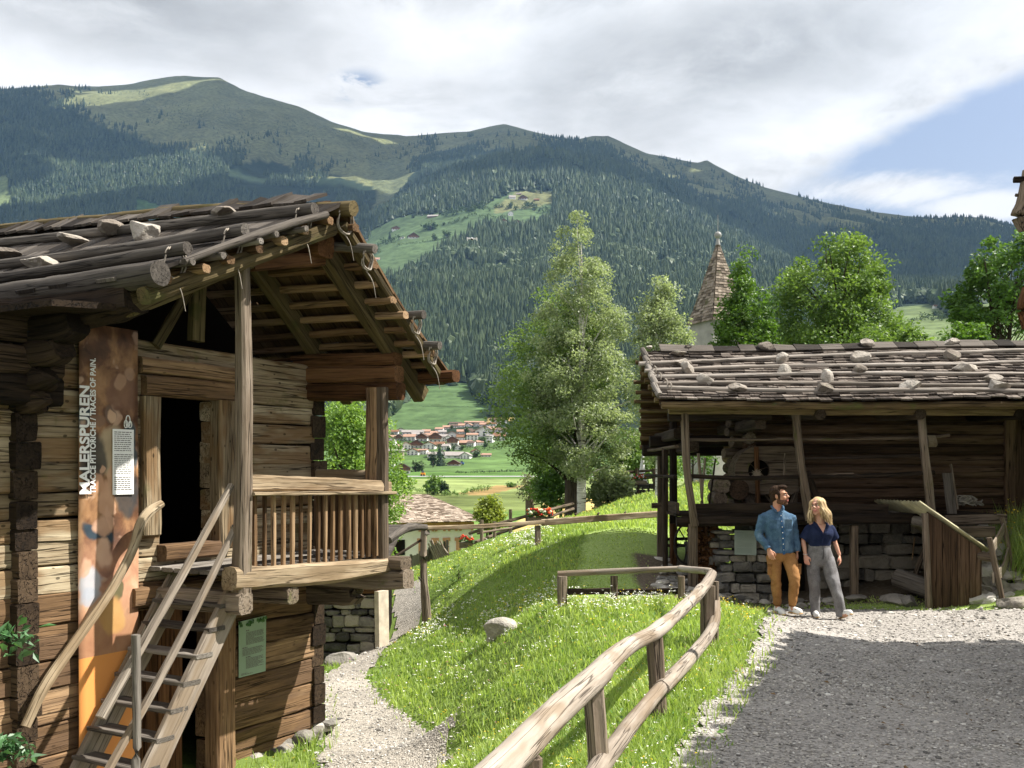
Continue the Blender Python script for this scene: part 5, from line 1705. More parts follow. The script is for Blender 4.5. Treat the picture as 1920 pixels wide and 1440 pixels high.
mb = MB(); sweep(mb, [(6.08, 14.5, GZ(6.08, 14.5) - .1), (6.02, 14.5, 1.42)], .08, .08, kind='rect', rough=.01, seg=10, up=(0, -1, 0)); sweep(mb, [(6.8, 14.6, .8), (6.95, 14.4, .78)], .13, sides=10, seg=4, end=.004); mb.build('corner_post', M_POST, ls)
mb = MB(); sweep(mb, [P(1682, 1083, 15.3), P(1758, 1110, 14.72)], .29, sides=20, rough=.008, seg=10, end=.0)
solo(mb, 'wooden_pipe', M_GREY, 'thick grey hollowed tree trunk lying in front of the lean-to', 'log', smooth=True)
mb = MB(); sweep(mb, [P(1716, 1080, 15.2), P(1733, 1030, 15.5)], .07, .05, kind='rect', rough=.008, seg=7); solo(mb, 'stake', M_POST, 'short slanting stake behind the hollowed trunk under the lean-to', 'stake')
mb = MB(); sweep(mb, [P(1710, 1050, 15.6), P(1715, 1008, 15.7)], .02, sides=6, seg=5); solo(mb, 'stick', M_WARM, 'thin reddish stick standing against the dark stone wall beside the lean-to', 'stick')
# little plank fence and posts at the far right
pf = thing('plank_fence', 'two slanting stakes with bowed pale boards between them at the right edge', 'fence', P(1878, 1128, 14.2))
for a, b, Y in (((1855, 1008), (1880, 1130), 14.2), ((1878, 970), (1903, 1075), 15.0)):
    mb = MB(); sweep(mb, [P(*a, Y), P(*b, Y)], [.075, .085], sides=9, rough=.01, seg=10); mb.build('stake', M_POST, pf, smooth=True)
for q in ([(1860, 1030), (1872, 1010), (1882, 990)], [(1862, 1083), (1880, 1068), (1890, 1035)]):
    mb = MB(); Q = [P(x, y, Y) for (x, y), Y in zip(q, (14.2, 14.6, 15.0))]; sweep(mb, Q, .03, .17, kind='rect', rough=.008, seg=12); mb.build('fence_board', M_FENCE, pf)
# iron wheel, stilted wooden stand at the barn's left end
iw = thing('iron_wheel', 'large thin-rimmed iron flywheel standing in the shade under the barn gallery', 'wheel', P(1285, 1058, 16.2))
c = P(1290, 1020, 16.2); mb = MB()
ring = [c + np.array([math.cos(t) * .22, .0, math.sin(t) * .33]) for t in np.linspace(0, 2 * math.pi, 29)]
sweep(mb, ring, .035, sides=7, seg=50); mb.build('rim', M_IRON, iw, smooth=True)
mb = MB()
for k in range(3):
    a = k * 1.05 + .2; sweep(mb, [c + np.array([math.cos(a) * .22, 0, math.sin(a) * .33]), c - np.array([math.cos(a) * .22, 0, math.sin(a) * .33])], .022, sides=6, seg=3)
sweep(mb, [c - np.array([0, .15, 0]), c + np.array([0, .2, 0])], .07, sides=8, seg=3)
box(mb, c + np.array([-.02, -.05, -.35]), c + np.array([.14, .15, -.02])); mb.build('spokes', M_IRON, iw)
sd = thing('wooden_stand', 'dark post with a short crossbar on a stone block by the left barn corner', 'post', P(1237, 1058, 16.9))
mb = MB(); sweep(mb, [P(1237, 1046, 16.9), P(1238, 950, 16.9)], .1, .1, kind='rect', rough=.01, seg=10, up=(0, -1, 0)); mb.build('post', M_POST, sd)
mb = MB(); sweep(mb, [P(1222, 948, 16.9), P(1256, 948, 16.9)], .09, .09, kind='rect', rough=.01, seg=6); mb.build('crossbar', M_DARK, sd)
for y in (1011, 1023):
    mb = MB(); sweep(mb, [P(1238, y, 16.9), P(1290, y - 1, 16.9)], .05, .05, kind='rect', rough=.008, seg=6); mb.build('rung', M_DARK, sd)
mb = MB(); rock(mb, P(1238, 1054, 16.9), (.34, .3, .2), seed=4); mb.build('stone_block', M_STONE, sd)
# leaf-dark bark heap between post and pier
mb = MB(); r = random.Random(8)
for k in range(420):
    q = np.array([r.uniform(2.85, 3.25), r.uniform(15.7, 16.0), r.uniform(0, 1.15)])
    rock(mb, q, (r.uniform(.06, .14), .05, r.uniform(.05, .1)), seed=k, sub=1)
solo(mb, 'bark_heap', M_BROWN, 'dark stack of dry bark scraps between the gallery stilt and the stone pier', 'bark')

# roof stones, each a thing
RS = [(1218, 655, 'flat', 9, 5), (1274, 663, 'long pale', 24, 8), (1290, 655, 'small', 9, 6), (1280, 680, 'flat tan', 24, 10), (1289, 690, 'tall white', 20, 21),
      (1322, 711, 'wedge-shaped white', 22, 16), (1384, 726, 'flat pale', 26, 13), (1437, 655, 'wide pale', 26, 13), (1468, 672, 'round', 19, 15), (1471, 695, 'pointed', 19, 15),
      (1549, 710, 'tall tan', 19, 24), (1543, 728, 'dark flat', 28, 12), (1625, 650, 'square', 22, 14), (1613, 669, 'pointed grey', 28, 15), (1611, 694, 'blocky pale', 22, 12),
      (1709, 724, 'big square tan', 30, 17), (1784, 649, 'dark rounded', 21, 10), (1785, 667, 'rounded tan', 24, 14), (1810, 689, 'long slanted white', 31, 17), (1862, 711, 'small brown', 26, 11), (1870, 723, 'large grey', 34, 17)]
rows_n = {0: 'on the ridge', 1: 'below the top pole', 2: 'on the third pole', 3: 'near the fourth pole', 4: 'on the lowest pole'}
for i, (px, py, ad, w, h) in enumerate(RS):
    ys = np.linspace(YF, YR, 300); X = (px - CX) / F * ys
    zz = np.array([br(X[k], ys[k], .10) for k in range(300)])
    q = CY - (zz - CAMZ) * F / ys
    k = int(np.argmin(np.abs(q - (py + h * .2))))
    if py < 660: k = 288
    s = ys[k] / F
    c = np.array([X[k], ys[k], zz[k] + .02])
    mb = MB(); rock(mb, c, (w * s * 1.15, w * s * .95, h * s * 1.45), seed=200 + i, sub=3, rough=.3, cuts=9, rot=random.uniform(-.3, .3))
    row = 0 if py < 660 else 1 if py < 675 else 2 if py < 697 else 3 if py < 715 else 4
    zone = 'at the left end of the barn roof' if px < 1340 else 'below the church tower on the barn roof' if px < 1480 else 'in the middle of the barn roof' if px < 1660 else 'towards the right end of the barn roof'
    solo(mb, 'roof_stone', M_ROOFSTONE, f'{ad} stone {rows_n[row]} {zone}', 'stone', 'stones weighing down the barn roof')
# loose rocks
def ground_rock(name, px, py, Y, sz, lab, mat=M_STONE, seed=1, group=None, sink=.25):
    c = P(px, py, Y); c[2] = GZ(c[0], c[1]) + sz[2] * (.42 - sink)
    mb = MB(); rock(mb, c, sz, seed=seed, sub=3, rough=.3)
    return solo(mb, name, mat, lab, 'rock', group)
ground_rock('boulder', 941, 1188, 13.4, (.44, .34, .32), 'pale lichened boulder lying alone in the flowery meadow', M_BOULDER, 5)
ground_rock('boulder', 1680, 1112, 15.0, (.45, .35, .16), 'flat dark slab by the end of the hollowed trunk', M_STONE, 6)
ground_rock('boulder', 1705, 1118, 14.8, (.25, .22, .2), 'blocky stone just below the hollowed trunk', M_STONE, 7)
ground_rock('boulder', 1603, 1126, 15.2, (.4, .3, .1), 'flat footing stone under the right gallery stilt', M_STONE, 8)
ground_rock('boulder', 1905, 1118, 14.0, (.5, .4, .2), 'broad pale slab by the right picture edge below the stakes', M_BOULDER, 9)
ground_rock('boulder', 1340, 1105, 15.2, (.35, .3, .28), 'grey boulder at the foot of the lit stone pier', M_STONE, 10)
ground_rock('boulder', 1322, 1090, 15.4, (.3, .3, .2), 'smaller stone behind the boulder at the stone pier foot', M_STONE, 13)
mb = MB(); r = random.Random(12)
for k in range(120):
    px, py = r.uniform(1790, 1925), 0
    Y = r.uniform(14.6, 16.0); x = (px - CX) / F * Y
    t = (px - 1790) / 130
    z = .2 + 1.05 * np.clip((Y - 14.6) / 1.2, 0, 1) * r.uniform(.5, 1) 
    z = min(z, 1.25)
    s = r.uniform(.16, .4)
    rock(mb, (x, Y, z - .08), (s, s * .8, s * .55), seed=300 + k, sub=2)
tag(mb.build('rubble', M_BOULDER), 'rough pile of pale rubble between the lean-to and the right picture edge', 'rubble', kind='stuff')
mb = MB()
for k in range(90):
    px = r.uniform(1225, 1300) if k < 55 else r.uniform(1330, 1560); Y = r.uniform(14.4, 16.6) if k < 55 else r.uniform(15.0, 15.5)
    x = (px - CX) / F * Y; s = r.uniform(.05, .28)
    rock(mb, (x, Y, GZ(x, Y) + .01), (s, s * .8, s * .4), seed=500 + k, sub=1)
tag(mb.build('stone_rubble', M_STONE), 'scattered stones on the bare ground along the foot of the barn', 'rubble', kind='stuff')
# raised bank behind the lean-to carrying the flowers
# ================================================================ fences
ff = thing('log_fence', 'foreground fence of two thick bleached round rails on short posts beside the gravel road', 'fence', (1.03, 7.2, GZ(1.03, 7.2)))
def rail(par, pts, w, m=M_FENCE, **k):
    mb = MB(); sweep(mb, pts, w, sides=14, rough=k.pop('rough', .012), seg=k.pop('seg', 48), nscale=1.6, end=.006)
    return mb.build('rail', m, par, smooth=True)
rail(ff, [P(770, 1600, 2.6), P(940, 1437, 3.45), P(1045, 1335, 4.35), P(1130, 1256, 5.25)], [.135, .13, .125, .12])
rail(ff, [P(1105, 1277, 5.1), P(1175, 1212, 6.2), P(1236, 1180, 7.3), P(1300, 1122, 9.3), P(1316, 1104, 10.0)], [.12, .115, .118, .11, .115])
rail(ff, [P(1309, 1114, 9.85), P(1326, 1093, 10.4), P(1335, 1076, 10.6)], [.115, .12, .11], seg=14)
rail(ff, [P(1336, 1076, 10.65), P(1318, 1070, 11.5), P(1276, 1066, 12.5)], [.09, .08, .08], seg=18)
rail(ff, [P(1050, 1560, 4.3), P(1130, 1430, 5.2), P(1180, 1362, 6.0), P(1246, 1283, 7.25)], [.11, .115, .11, .105])
rail(ff, [P(1238, 1292, 7.1), P(1290, 1240, 8.6), P(1334, 1182, 10.2), P(1337, 1172, 10.4)], [.125, .12, .115, .11], seg=30)
rail(ff, [P(1332, 1186, 10.2), P(1341, 1160, 10.5), P(1343, 1122, 10.8)], [.115, .12, .09], seg=14)
def post(par, px, py0, Y, w, z1=None, lean=0, m=M_POST, kind='rect'):
    a = P(px, py0, Y); b = a.copy(); b[0] += lean; b[2] = GZ(b[0], b[1]) - .12
    mb = MB(); sweep(mb, [a, b], w, w, kind=kind, rough=.01, bevel=.02, seg=12, up=(.3, -1, 0)) if kind == 'rect' else sweep(mb, [a, b], w, sides=10, rough=.008, seg=10)
    return mb.build('post', m, par)
post(ff, 1112, 1282, 5.25, .10, lean=.05); post(ff, 1226, 1193, 7.25, .105, lean=.05)
post(ff, 1326, 1098, 10.5, .13); post(ff, 1341, 1090, 10.75, .07)
post(ff, 990, 1420, 3.8, .1)
bf = thing('meadow_fence', 'low fence of one thin rail and dark planks crossing the middle of the meadow', 'fence', (.7, 13, GZ(.7, 13)))
rail(bf, [P(1046, 1076, 13.1), P(1150, 1071, 13.0), P(1278, 1066, 12.7)], [.085, .08, .075], seg=26, rough=.006)
for px, Y, w in ((1053, 13.05, .115), (1151, 13.0, .085), (1277, 12.7, .08)):
    post(bf, px, 1080, Y, w)
for a, b in ((1060, 1144), (1158, 1272)):
    mb = MB(); sweep(mb, [P(a, 1110, 13.08), P(b, 1108, 12.9)], .03, .085, kind='rect', rough=.006, seg=12); mb.build('plank', M_DARK, bf)
mb = MB(); sweep(mb, [P(1283, 1125, 12.9), P(1310, 1140, 12.6)], .16, sides=16, rough=.004, seg=8)
solo(mb, 'stone_trough', M_STONE, 'small pale trough half hidden in flowers at the corner of the fences', 'trough', smooth=True)
# handrail past the slope
hf = thing('slope_handrail', 'long squared grey rail from a tall gnarled post across the slope to the barn', 'handrail', (-1.5, 17, GZ(-1.5, 17)))
mb = MB(); sweep(mb, [P(802, 1172, 17), P(796, 1100, 17), P(794, 1050, 17), P(795, 985, 17)], [.17, .125, .105, .12], sides=11, rough=.016, seg=22); mb.build('gnarled_post', M_POST, hf, smooth=True)
mb = MB(); sweep(mb, [P(797, 992, 17.02), P(799, 1003, 17)], .12, .1, kind='rect', rough=.01, seg=4); sweep(mb, [P(793, 1092, 17), P(785, 1082, 16.9)], [.05, .03], sides=7, seg=4); mb.build('stub', M_GREY, hf)
mb = MB(); sweep(mb, [P(728, 1014, 15.6), P(752, 996, 16.2), P(775, 988, 16.7), P(800, 988, 17)], [.13, .15, .14, .10], sides=10, rough=.016, seg=18); mb.build('bent_branch', M_GREY, hf, smooth=True)
mb = MB(); sweep(mb, [P(738, 1045, 16.6), P(790, 1012, 17)], .045, sides=8, rough=.006, seg=8); mb.build('brace', M_DARK, hf)
mb = MB(); sweep(mb, [P(800, 990, 17), P(900, 987, 17.4), P(1020, 979, 18)], .07, .075, kind='rect', rough=.006, seg=22, bevel=.01); mb.build('rail', M_BALC, hf)  # paler wood stands in for sun on the front of the rail
mb = MB(); sweep(mb, [P(1016, 980, 18), P(1120, 972, 18.3), P(1232, 964, 18.6)], .09, .115, kind='rect', rough=.006, seg=22, bevel=.01); mb.build('rail', M_BALC, hf)
post(hf, 1008, 985, 18.0, .1)
for px in (1030, 1078, 1120, 1170, 1218):
    mb = MB(); a = P(px, 968 - (px - 1030) * .028, 18.1 + (px - 1030) * .003); sweep(mb, [a + np.array([0, -.1, .02]), a + np.array([.04, .1, .03])], .04, sides=6, seg=3); mb.build('peg', M_DARK, hf)
# fence beyond the crest, picket fence by the chapel
cf_ = thing('crest_fence', 'weathered pole fence running down beyond the crest behind the flower boxes', 'fence', P(950, 1000, 25))
for pts, w in (([(880, 1000, 26), (960, 975, 25.5), (1075, 944, 29)], .085), ([(885, 1018, 24.5), (960, 992, 26), (1075, 954, 29)], .085), ([(895, 1000, 24.5), (960, 990, 25)], .06)):
    mb = MB(); sweep(mb, [P(*p) for p in pts], w, sides=8, rough=.012, seg=18); mb.build('rail', M_POST, cf_, smooth=True)
for px, a, b, Y in ((957, 955, 1000, 25.5), (903, 975, 1015, 24.5), (927, 978, 1008, 25), (988, 938, 985, 26)):
    mb = MB(); sweep(mb, [P(px, a, Y), P(px, b, Y)], .09, sides=7, seg=5); mb.build('post', M_POST, cf_)
pk = thing('picket_fence', 'grey picket fence below the chapel at the foot of the slope', 'fence', P(775, 1085, 24))
for k in range(26):
    f = k / 25; px = 733 + f * 105; Y = 24.5; yb = 1098 - f * 42; mb = MB()
    a = P(px, yb, Y); b = P(px + random.uniform(-1, 1), yb - 42 + random.uniform(-3, 3), Y)
    sweep(mb, [a, b], .06, .02, kind='rect', bevel=.004, seg=3, up=(0, -1, 0)); mb.build('picket', M_GREY, pk)
for dy in (10, 30):
    mb = MB(); sweep(mb, [P(730, 1099 - dy, 24.55), P(842, 1054 - dy, 24.55)], .05, .04, kind='rect', seg=6); mb.build('rail', M_GREY, pk)
for k in range(9):
    px = 803 + k * 3.2; mb = MB(); a = P(px + 14, 1050 - k, 24); b = P(px, 1018 + random.uniform(-6, 6), 24); sweep(mb, [a, b], .045, sides=6, seg=4)
    solo(mb, 'stake', M_FENCE, 'wooden stake in the sheaf leaning beside the picket fence', 'stake', 'stakes leaning by the picket fence')
# retaining wall with fence and flowers behind the birch
rw = thing('retaining_wall', 'dark retaining wall topped by a pole fence behind the birch trunk', 'wall', P(1180, 930, 31))
mb = MB()
laid_wall(mb, P(1115, 0, 33)[0], P(1245, 0, 33)[0], 33, P(0, 945, 33)[2] - .6, P(0, 905, 33)[2], (.12, .22), (.25, .6), 21, .4)
mb.build('stone_face', M_DARK if False else M_SLATEST, rw)
for y in (885, 898): 
    mb = MB(); sweep(mb, [P(1112, y + 5, 32.7), P(1180, y, 32.7), P(1250, y - 5, 32.7)], .09, sides=7, rough=.01, seg=12); mb.build('rail', M_POST, rw)
for px in (1168, 1194, 1226):
    mb = MB(); sweep(mb, [P(px, 878, 32.6), P(px + 3, 935, 32.6)], .12, sides=7, rough=.01, seg=6); mb.build('post', M_POST, rw)
# flowers in boxes
M_FLEAF = leaf_mat('flower_box_leaf', (.03, .09, .02), (.10, .2, .05), .2)
M_REDF = tinted('geranium_petals', .6, .15)
def flower_box(px, py, Y, w, lab, cols, n=90):
    c = P(px, py, Y); t = thing('flower_box', lab, 'flower box', c, 'boxes of red geraniums')
    mb = MB(); box(mb, c + np.array([-w / 2, -.1, -.09]), c + np.array([w / 2, .1, .04])); mb.build('trough', M_POST, t)
    mb = MB(); fl = MB()
    for k in range(n):
        q = c + np.array([random.uniform(-w / 2, w / 2), random.uniform(-.12, .1), random.uniform(.04, .17)])
        rock(mb, q, (.07, .07, .03), seed=k, sub=0)
        if k % 2 == 0: 
            cc = random.choice(cols); rock(fl, q + np.array([0, -.04, .05]), (.055, .05, .045), seed=k, sub=1, C=cc)
    mb.build('foliage', M_FLEAF, t); fl.build('blossoms', M_REDF, t)
red = [(.5, .045, .015), (.62, .09, .02), (.55, .03, .02)]
flower_box(1012, 974, 19.5, .46, 'box of red and white flowers standing behind the long squared rail', red + [(.65, .68, .5)] * 2)
flower_box(875, 1020, 24, .34, 'box of orange-red flowers at the corner of the crest fence near the chapel', red, 36)
flower_box(1192, 903, 32.4, .7, 'box of red and white flowers on the dark retaining wall', red + [(.7, .7, .68)])
flower_box(1238, 898, 32.4, .5, 'box of orange flowers on the wall beside the barn posts', red)
um = thing('folded_parasol', 'closed white parasol standing on the terrace behind the birch', 'parasol', P(1205, 905, 34))
mb = MB(); sweep(mb, [P(1205, 905, 34), P(1204, 890, 34), P(1205, 850, 34)], [.34, .22, .06], sides=10, rough=.02, seg=12); mb.build('canopy', plain('white_canvas', (.75, .75, .73), .8), um, smooth=True)
mb = MB(); sweep(mb, [P(1205, 925, 34), P(1205, 845, 34)], .05, sides=6, seg=3); mb.build('pole', M_GREY, um)

# ================================================================ stone outbuilding behind the log house
sh_ = thing('stone_outbuilding', 'low stone-walled hut with a timber beam partly hidden behind the log house balcony', 'hut', P(655, 1235, 16.5))
mb = MB(); x0, x1 = P(560, 0, 16.5)[0], P(703, 0, 16.5)[0]
laid_wall(mb, x0 - 1.2, x1, 16.6, -1.3, .0, (.08, .2), (.15, .42), 31, .3)
mb.build('stone_wall', M_SLATEST, sh_)
mb = MB(); quadbox(mb, [(x1 + .02, 16.42, -1.3), (x1 + .16, 16.6, -1.3), (x1 + .14, 16.6, .05), (x1 + .0, 16.42, .05)], .1); mb.build('plastered_corner', plain('pale_plaster', (.52, .45, .36), .9, .1, .25, 6), sh_)
mb = MB(); sweep(mb, [(x0 - 1.2, 16.55, .12), (x1 + .05, 16.55, .12)], .25, .22, kind='rect', rough=.012, seg=10); sweep(mb, [(x0 - 1.2, 16.6, .34), (x1, 16.6, .34)], .22, .2, kind='rect', rough=.012, seg=10); mb.build('timber_beam', M_BROWN, sh_)
mb = MB(); quadbox(mb, [(x0 - 1.4, 16.2, .42), (x1 + .2, 16.2, .42), (x1 + .2, 19, .95), (x0 - 1.4, 19, .95)], .06); mb.build('roof', M_SHING, sh_)
mb = MB(); box(mb, (x0 - 1.2, 16.8, -1.3), (x1 - .02, 19, .4)); mb.build('inner_core', M_VOID, sh_)
mb = MB()
sweep(mb, [P(716, 1195, 16.7), P(716, 1128, 16.7)], .06, .03, kind='rect', rough=.01, seg=6, up=(0, -1, 0)); sweep(mb, [P(713, 1195, 16.8), P(713, 1150, 16.8)], .1, .03, kind='rect', rough=.01, seg=6, up=(0, -1, 0))
mb.build('corner_board', M_BROWN, sh_)
ground_rock('boulder', 640, 1222, 15.6, (.55, .4, .25), 'flat boulder in the grass in front of the stone hut wall', M_STONE, 15)

# ================================================================ chapel
ch = thing('chapel', 'whitewashed chapel with painted orange pilasters and a hipped shingle roof down the slope', 'chapel', (P(886, 0, 40)[0], 40, -3.6))
ch.rotation_euler.z = rad(20)
M_WALLW = plain('lime_whitewash', (.82, .79, .74), .9, .1, .06, 3)
M_ORNG = plain('orange_fresco', (.56, .30, .18), .9, .1, .15, 5)
xR, xL0, yf, yb_ = P(886, 0, 40)[0], -9.5, 40., 45.
ze_, zr_ = P(0, 978, 40)[2], P(0, 927, 42.5)[2]
mb = MB(); box(mb, (xL0, yf, -4.2), (xR, yb_, ze_)); cw = mb.build('wall', M_WALLW, ch)
mb = MB(); box(mb, (xL0 - .02, yf - .05, ze_ - .28), (xR + .05, yb_ + .05, ze_ - .0)); mb.build('painted_frieze', M_ORNG, cw)
for px in (786, 813, 835, 858, 880):
    x = P(px, 0, 40)[0]; mb = MB(); box(mb, (x - .09, yf - .035, -4.2), (x + .09, yf + .01, ze_ - .75)); box(mb, (x - .15, yf - .05, ze_ - .75), (x + .15, yf, ze_ - .62)); mb.build('painted_pilaster', M_ORNG, cw)
for px in (799, 824, 846, 869):
    c = P(px, 990, 39.95); mb = MB()
    ring = [c + np.array([math.cos(t) * .34, 0, math.sin(t) * .34 - .1]) for t in np.linspace(0, math.pi, 11)]
    sweep(mb, ring, .1, .05, kind='rect', seg=16, up=(0, -1, 0)); mb.build('painted_arch', M_ORNG, cw)
mb = MB(); w = P(742, 0, 40)[0]; box(mb, (w - .3, yf - .03, -1.3), (w + .3, yf + .02, -.7)); mb.build('window', M_VOID, cw)
rt = np.array
E = [rt((xL0 - .5, yf - .5, ze_ - .05)), rt((xR + .42, yf - .5, ze_ + .02)), rt((xR + .42, yb_ + .5, ze_ - .05)), rt((xL0 - .5, yb_ + .5, ze_ - .05))]
R1, R2 = rt((xL0 + 1.5, 42.5, zr_)), rt((P(836, 0, 42.5)[0], 42.5, zr_))
def roof_face(mb, a, b, c, d, rows, wrange, th=.05, flare=0.):
    for k in range(rows):
        f0, f1 = k / rows, min(1, (k + 1.5) / rows)
        la, lb = a + (d - a) * f0, b + (c - b) * f0
        ua, ub = a + (d - a) * f1, b + (c - b) * f1
        n = np.cross(b - a, d - a); n /= np.linalg.norm(n)
        L_ = np.linalg.norm(lb - la); u = 0
        while u < L_:
            w = random.uniform(*wrange); e = min(u + w, L_)
            if e - u > .04:
                lift = random.uniform(.02, .05)
                q = [la + (lb - la) * (u / L_) + n * lift, la + (lb - la) * (e / L_) + n * lift, ua + (ub - ua) * (e / L_), ua + (ub - ua) * (u / L_)]
                quadbox(mb, q, th * .4, G=np.array([[0, 0, 0], [0, w, 0], [.4, w, 0], [.4, 0, 0]]) + RNG.random(3) * 50)
            u = e + .01
mb = MB()
roof_face(mb, E[0], E[1], R2, R1, 26, (.11, .24)); roof_face(mb, E[1], E[2], R2, R2, 26, (.11, .24)); roof_face(mb, E[2], E[3], R1, R2, 6, (.5, .9))
cr_ = mb.build('roof', wood('chapel_shingles', [(.16, .12, .09), (.36, .29, .23), (.52, .44, .36)], .4, 0, bump=.4, var=.6), ch)
mb = MB(); sweep(mb, [R1 + rt((0, 0, .06)), R2 + rt((-1.2, 0, .06))], .2, .08, kind='rect', seg=4); mb.build('ridge_cap', plain('ridge_zinc', (.45, .47, .50), .4, .4), cr_)

# ================================================================ church tower
tw = thing('church_tower', 'plain church tower with a steep pyramid shingle roof and ball finial behind the barn', 'church tower', P(1345, 700, 48))
cx_, Yt = P(1346, 0, 49.5)[0], 48.
hw = 1.0; zt0, zt1 = P(0, 600, 48)[2], P(0, 452, 49.5)[2]
mb = MB(); ya = rad(24); ca, sa = math.cos(ya), math.sin(ya)
def tq(x, y, z): return rt((cx_ + x * ca - y * sa, Yt + 1.5 + x * sa + y * ca, z))
h_ = hw * .97
cor = [(-h_, -h_), (h_, -h_), (h_, h_), (-h_, h_)]
Vb = [tq(x, y, -1) for x, y in cor] + [tq(x, y, zt0 + .1) for x, y in cor]
mb.add(Vb, np.array([[0, 1, 5, 4], [1, 2, 6, 5], [2, 3, 7, 6], [3, 0, 4, 7]]))
mb.build('wall', plain('grey_render', (.27, .262, .24), .95, .1, .2, 1.5), tw)
mb = MB(); hh = hw * 1.12
c4 = [tq(x * hh, y * hh, zt0) for x, y in ((-1, -1), (1, -1), (1, 1), (-1, 1))]
# slightly flared foot of the spire
mid = [tq(x * hw * .86, y * hw * .86, zt0 + .75) for x, y in ((-1, -1), (1, -1), (1, 1), (-1, 1))]
ap = tq(0, 0, zt1)
for i in range(4):
    j = (i + 1) % 4
    roof_face(mb, c4[i], c4[j], mid[j], mid[i], 5, (.16, .3)); roof_face(mb, mid[i], mid[j], ap, ap, 24, (.16, .3))
sp_ = mb.build('spire', wood('spire_shingles', [(.08, .065, .05), (.18, .145, .113), (.28, .235, .19)], .5, .25, (.10, .10, .05), .5, .8), tw)
mb = MB(); v, f = ICO[3]; mb.add(v * .18 + tq(0, 0, P(0, 441, 49.5)[2]), f); sweep(mb, [ap - rt((0, 0, .2)), ap + rt((0, 0, .3))], [.26, .08], sides=10, seg=4)
sweep(mb, [ap, ap + rt((0, 0, 1.3))], .03, sides=5, seg=3)
mb.build('ball_finial', plain('grey_metal', (.22, .22, .21), .5, .4), tw, smooth=True)

# ================================================================ hut on the far right whose roof shades the road
hr = thing('shingled_hut', 'wooden hut beyond the right edge; only its hanging roof pegs reach into view', 'hut', (8, 8, .1))
e_a, e_b = rt((4.15, 5.2, 4.55)), rt((7.0, 12.3, 4.55))
dirn = (e_b - e_a) / np.linalg.norm(e_b - e_a); per = rt((dirn[1], -dirn[0], 0))
ra, rb = e_a + per * 3.2 + rt((0, 0, 1.9)), e_b + per * 3.2 + rt((0, 0, 1.9))
oa, ob_ = rt((11.5, 4., 4.6)), rt((14., 12.05, 4.6))
ra, rb = (e_a + oa) / 2 + rt((0, 0, .5)), (e_b + ob_) / 2 + rt((0, 0, .35))
mb = MB(); quadbox(mb, [e_a, e_b, rb, ra][::-1], .1); quadbox(mb, [ra, rb, ob_, oa][::-1], .1); 
for k in range(60):
    f = random.random(); q = e_a + (e_b - e_a) * f; w = random.uniform(.08, .2); l = random.uniform(.03, .22)
    quadbox(mb, [q + rt((.1, 0, .06)), q + rt((.1, 0, .06)) + dirn * w, q + dirn * w - per * l + rt((0, 0, .05)), q - per * l + rt((0, 0, .05))], .03)
    q = e_b + (ob_ - e_b) * f * .6
    quadbox(mb, [q + rt((0, 0, .1)), q + rt((w, 0, .1)), q + rt((w, l, .1)), q + rt((0, l, .1))], .03)
hro = mb.build('roof', M_SHING, hr)
mb = MB()
wa, wb = e_a + per * .8 + dirn * .6, e_b + per * .8 - dirn * .8; wc, wd = oa - per * .8 + dirn * .6, ob_ - per * .8 - dirn * .8
for p, q in ((wa, wb), (wb, wd), (wd, wc), (wc, wa)):
    a = p.copy(); b = q.copy(); a[2] = b[2] = 0
    quadbox(mb, [a - rt((0, 0, .3)), b - rt((0, 0, .3)), b + rt((0, 0, 4.6)), a + rt((0, 0, 4.6))], .15)
mb.build('log_wall', M_DARK, hr)
mb = MB(); a = P(1921, 322, 9.0); sweep(mb, [P(1922, 320, 9.0), P(1916, 380, 9.0), P(1911, 405, 9.0), P(1916, 434, 9.0)], [.05, .10, .15, .06], sides=9, rough=.008, seg=12)
hk = mb.build('hanging_hook', M_POST, hr, smooth=True)
mb = MB()
sweep(mb, [P(1901, 337, 9.0), P(2110, 332, 8.9)], .05, .05, kind='rect', rough=.005, seg=10); sweep(mb, [P(1904, 366, 9.0), P(1945, 366, 9.0)], .03, .03, kind='rect', seg=4); mb.build('peg', M_DARK, hk)
mb = MB(); sweep(mb, [P(1926, 540, 9.0), P(1919, 575, 9.0), P(1922, 617, 9.0)], [.09, .13, .05], sides=10, rough=.012, seg=12); sweep(mb, [P(1926, 545, 9.0), P(1955, 430, 9), P(1960, 330, 9)], .03, sides=6, seg=8)
mb.build('hanging_hook', M_BROWN, hr, smooth=True)
# ================================================================ leaves
def leaf_cards(mb, pos, size, rng, rnd, up_bias=.4, droop=0., aspect=.6, fold=.25):
    n = len(pos)
    nrm = rng.normal(size=(n, 3)); nrm[:, 2] = np.abs(nrm[:, 2]) + up_bias
    nrm /= np.linalg.norm(nrm, axis=1)[:, None]
    t = rng.normal(size=(n, 3)); t[:, 2] -= droop
    t -= nrm * (t * nrm).sum(1)[:, None]; t /= np.linalg.norm(t, axis=1)[:, None] + 1e-9
    b = np.cross(nrm, t)
    s = (size * rng.uniform(.65, 1.3, n))[:, None]
    a0 = pos - t * s * .5; a1 = pos + t * s * .5
    m = pos - t * s * .05
    l = m + b * s * aspect * .5 + nrm * s * fold * .5; r = m - b * s * aspect * .5 + nrm * s * fold * .5
    V = np.stack([a0, r, a1, l], 1).reshape(-1, 3)
    Fq = (np.arange(n) * 4)[:, None] + np.array([0, 1, 2, 3])[None]
    mb.add(V, Fq, None, np.repeat(np.clip(rnd, 0, 1), 4))

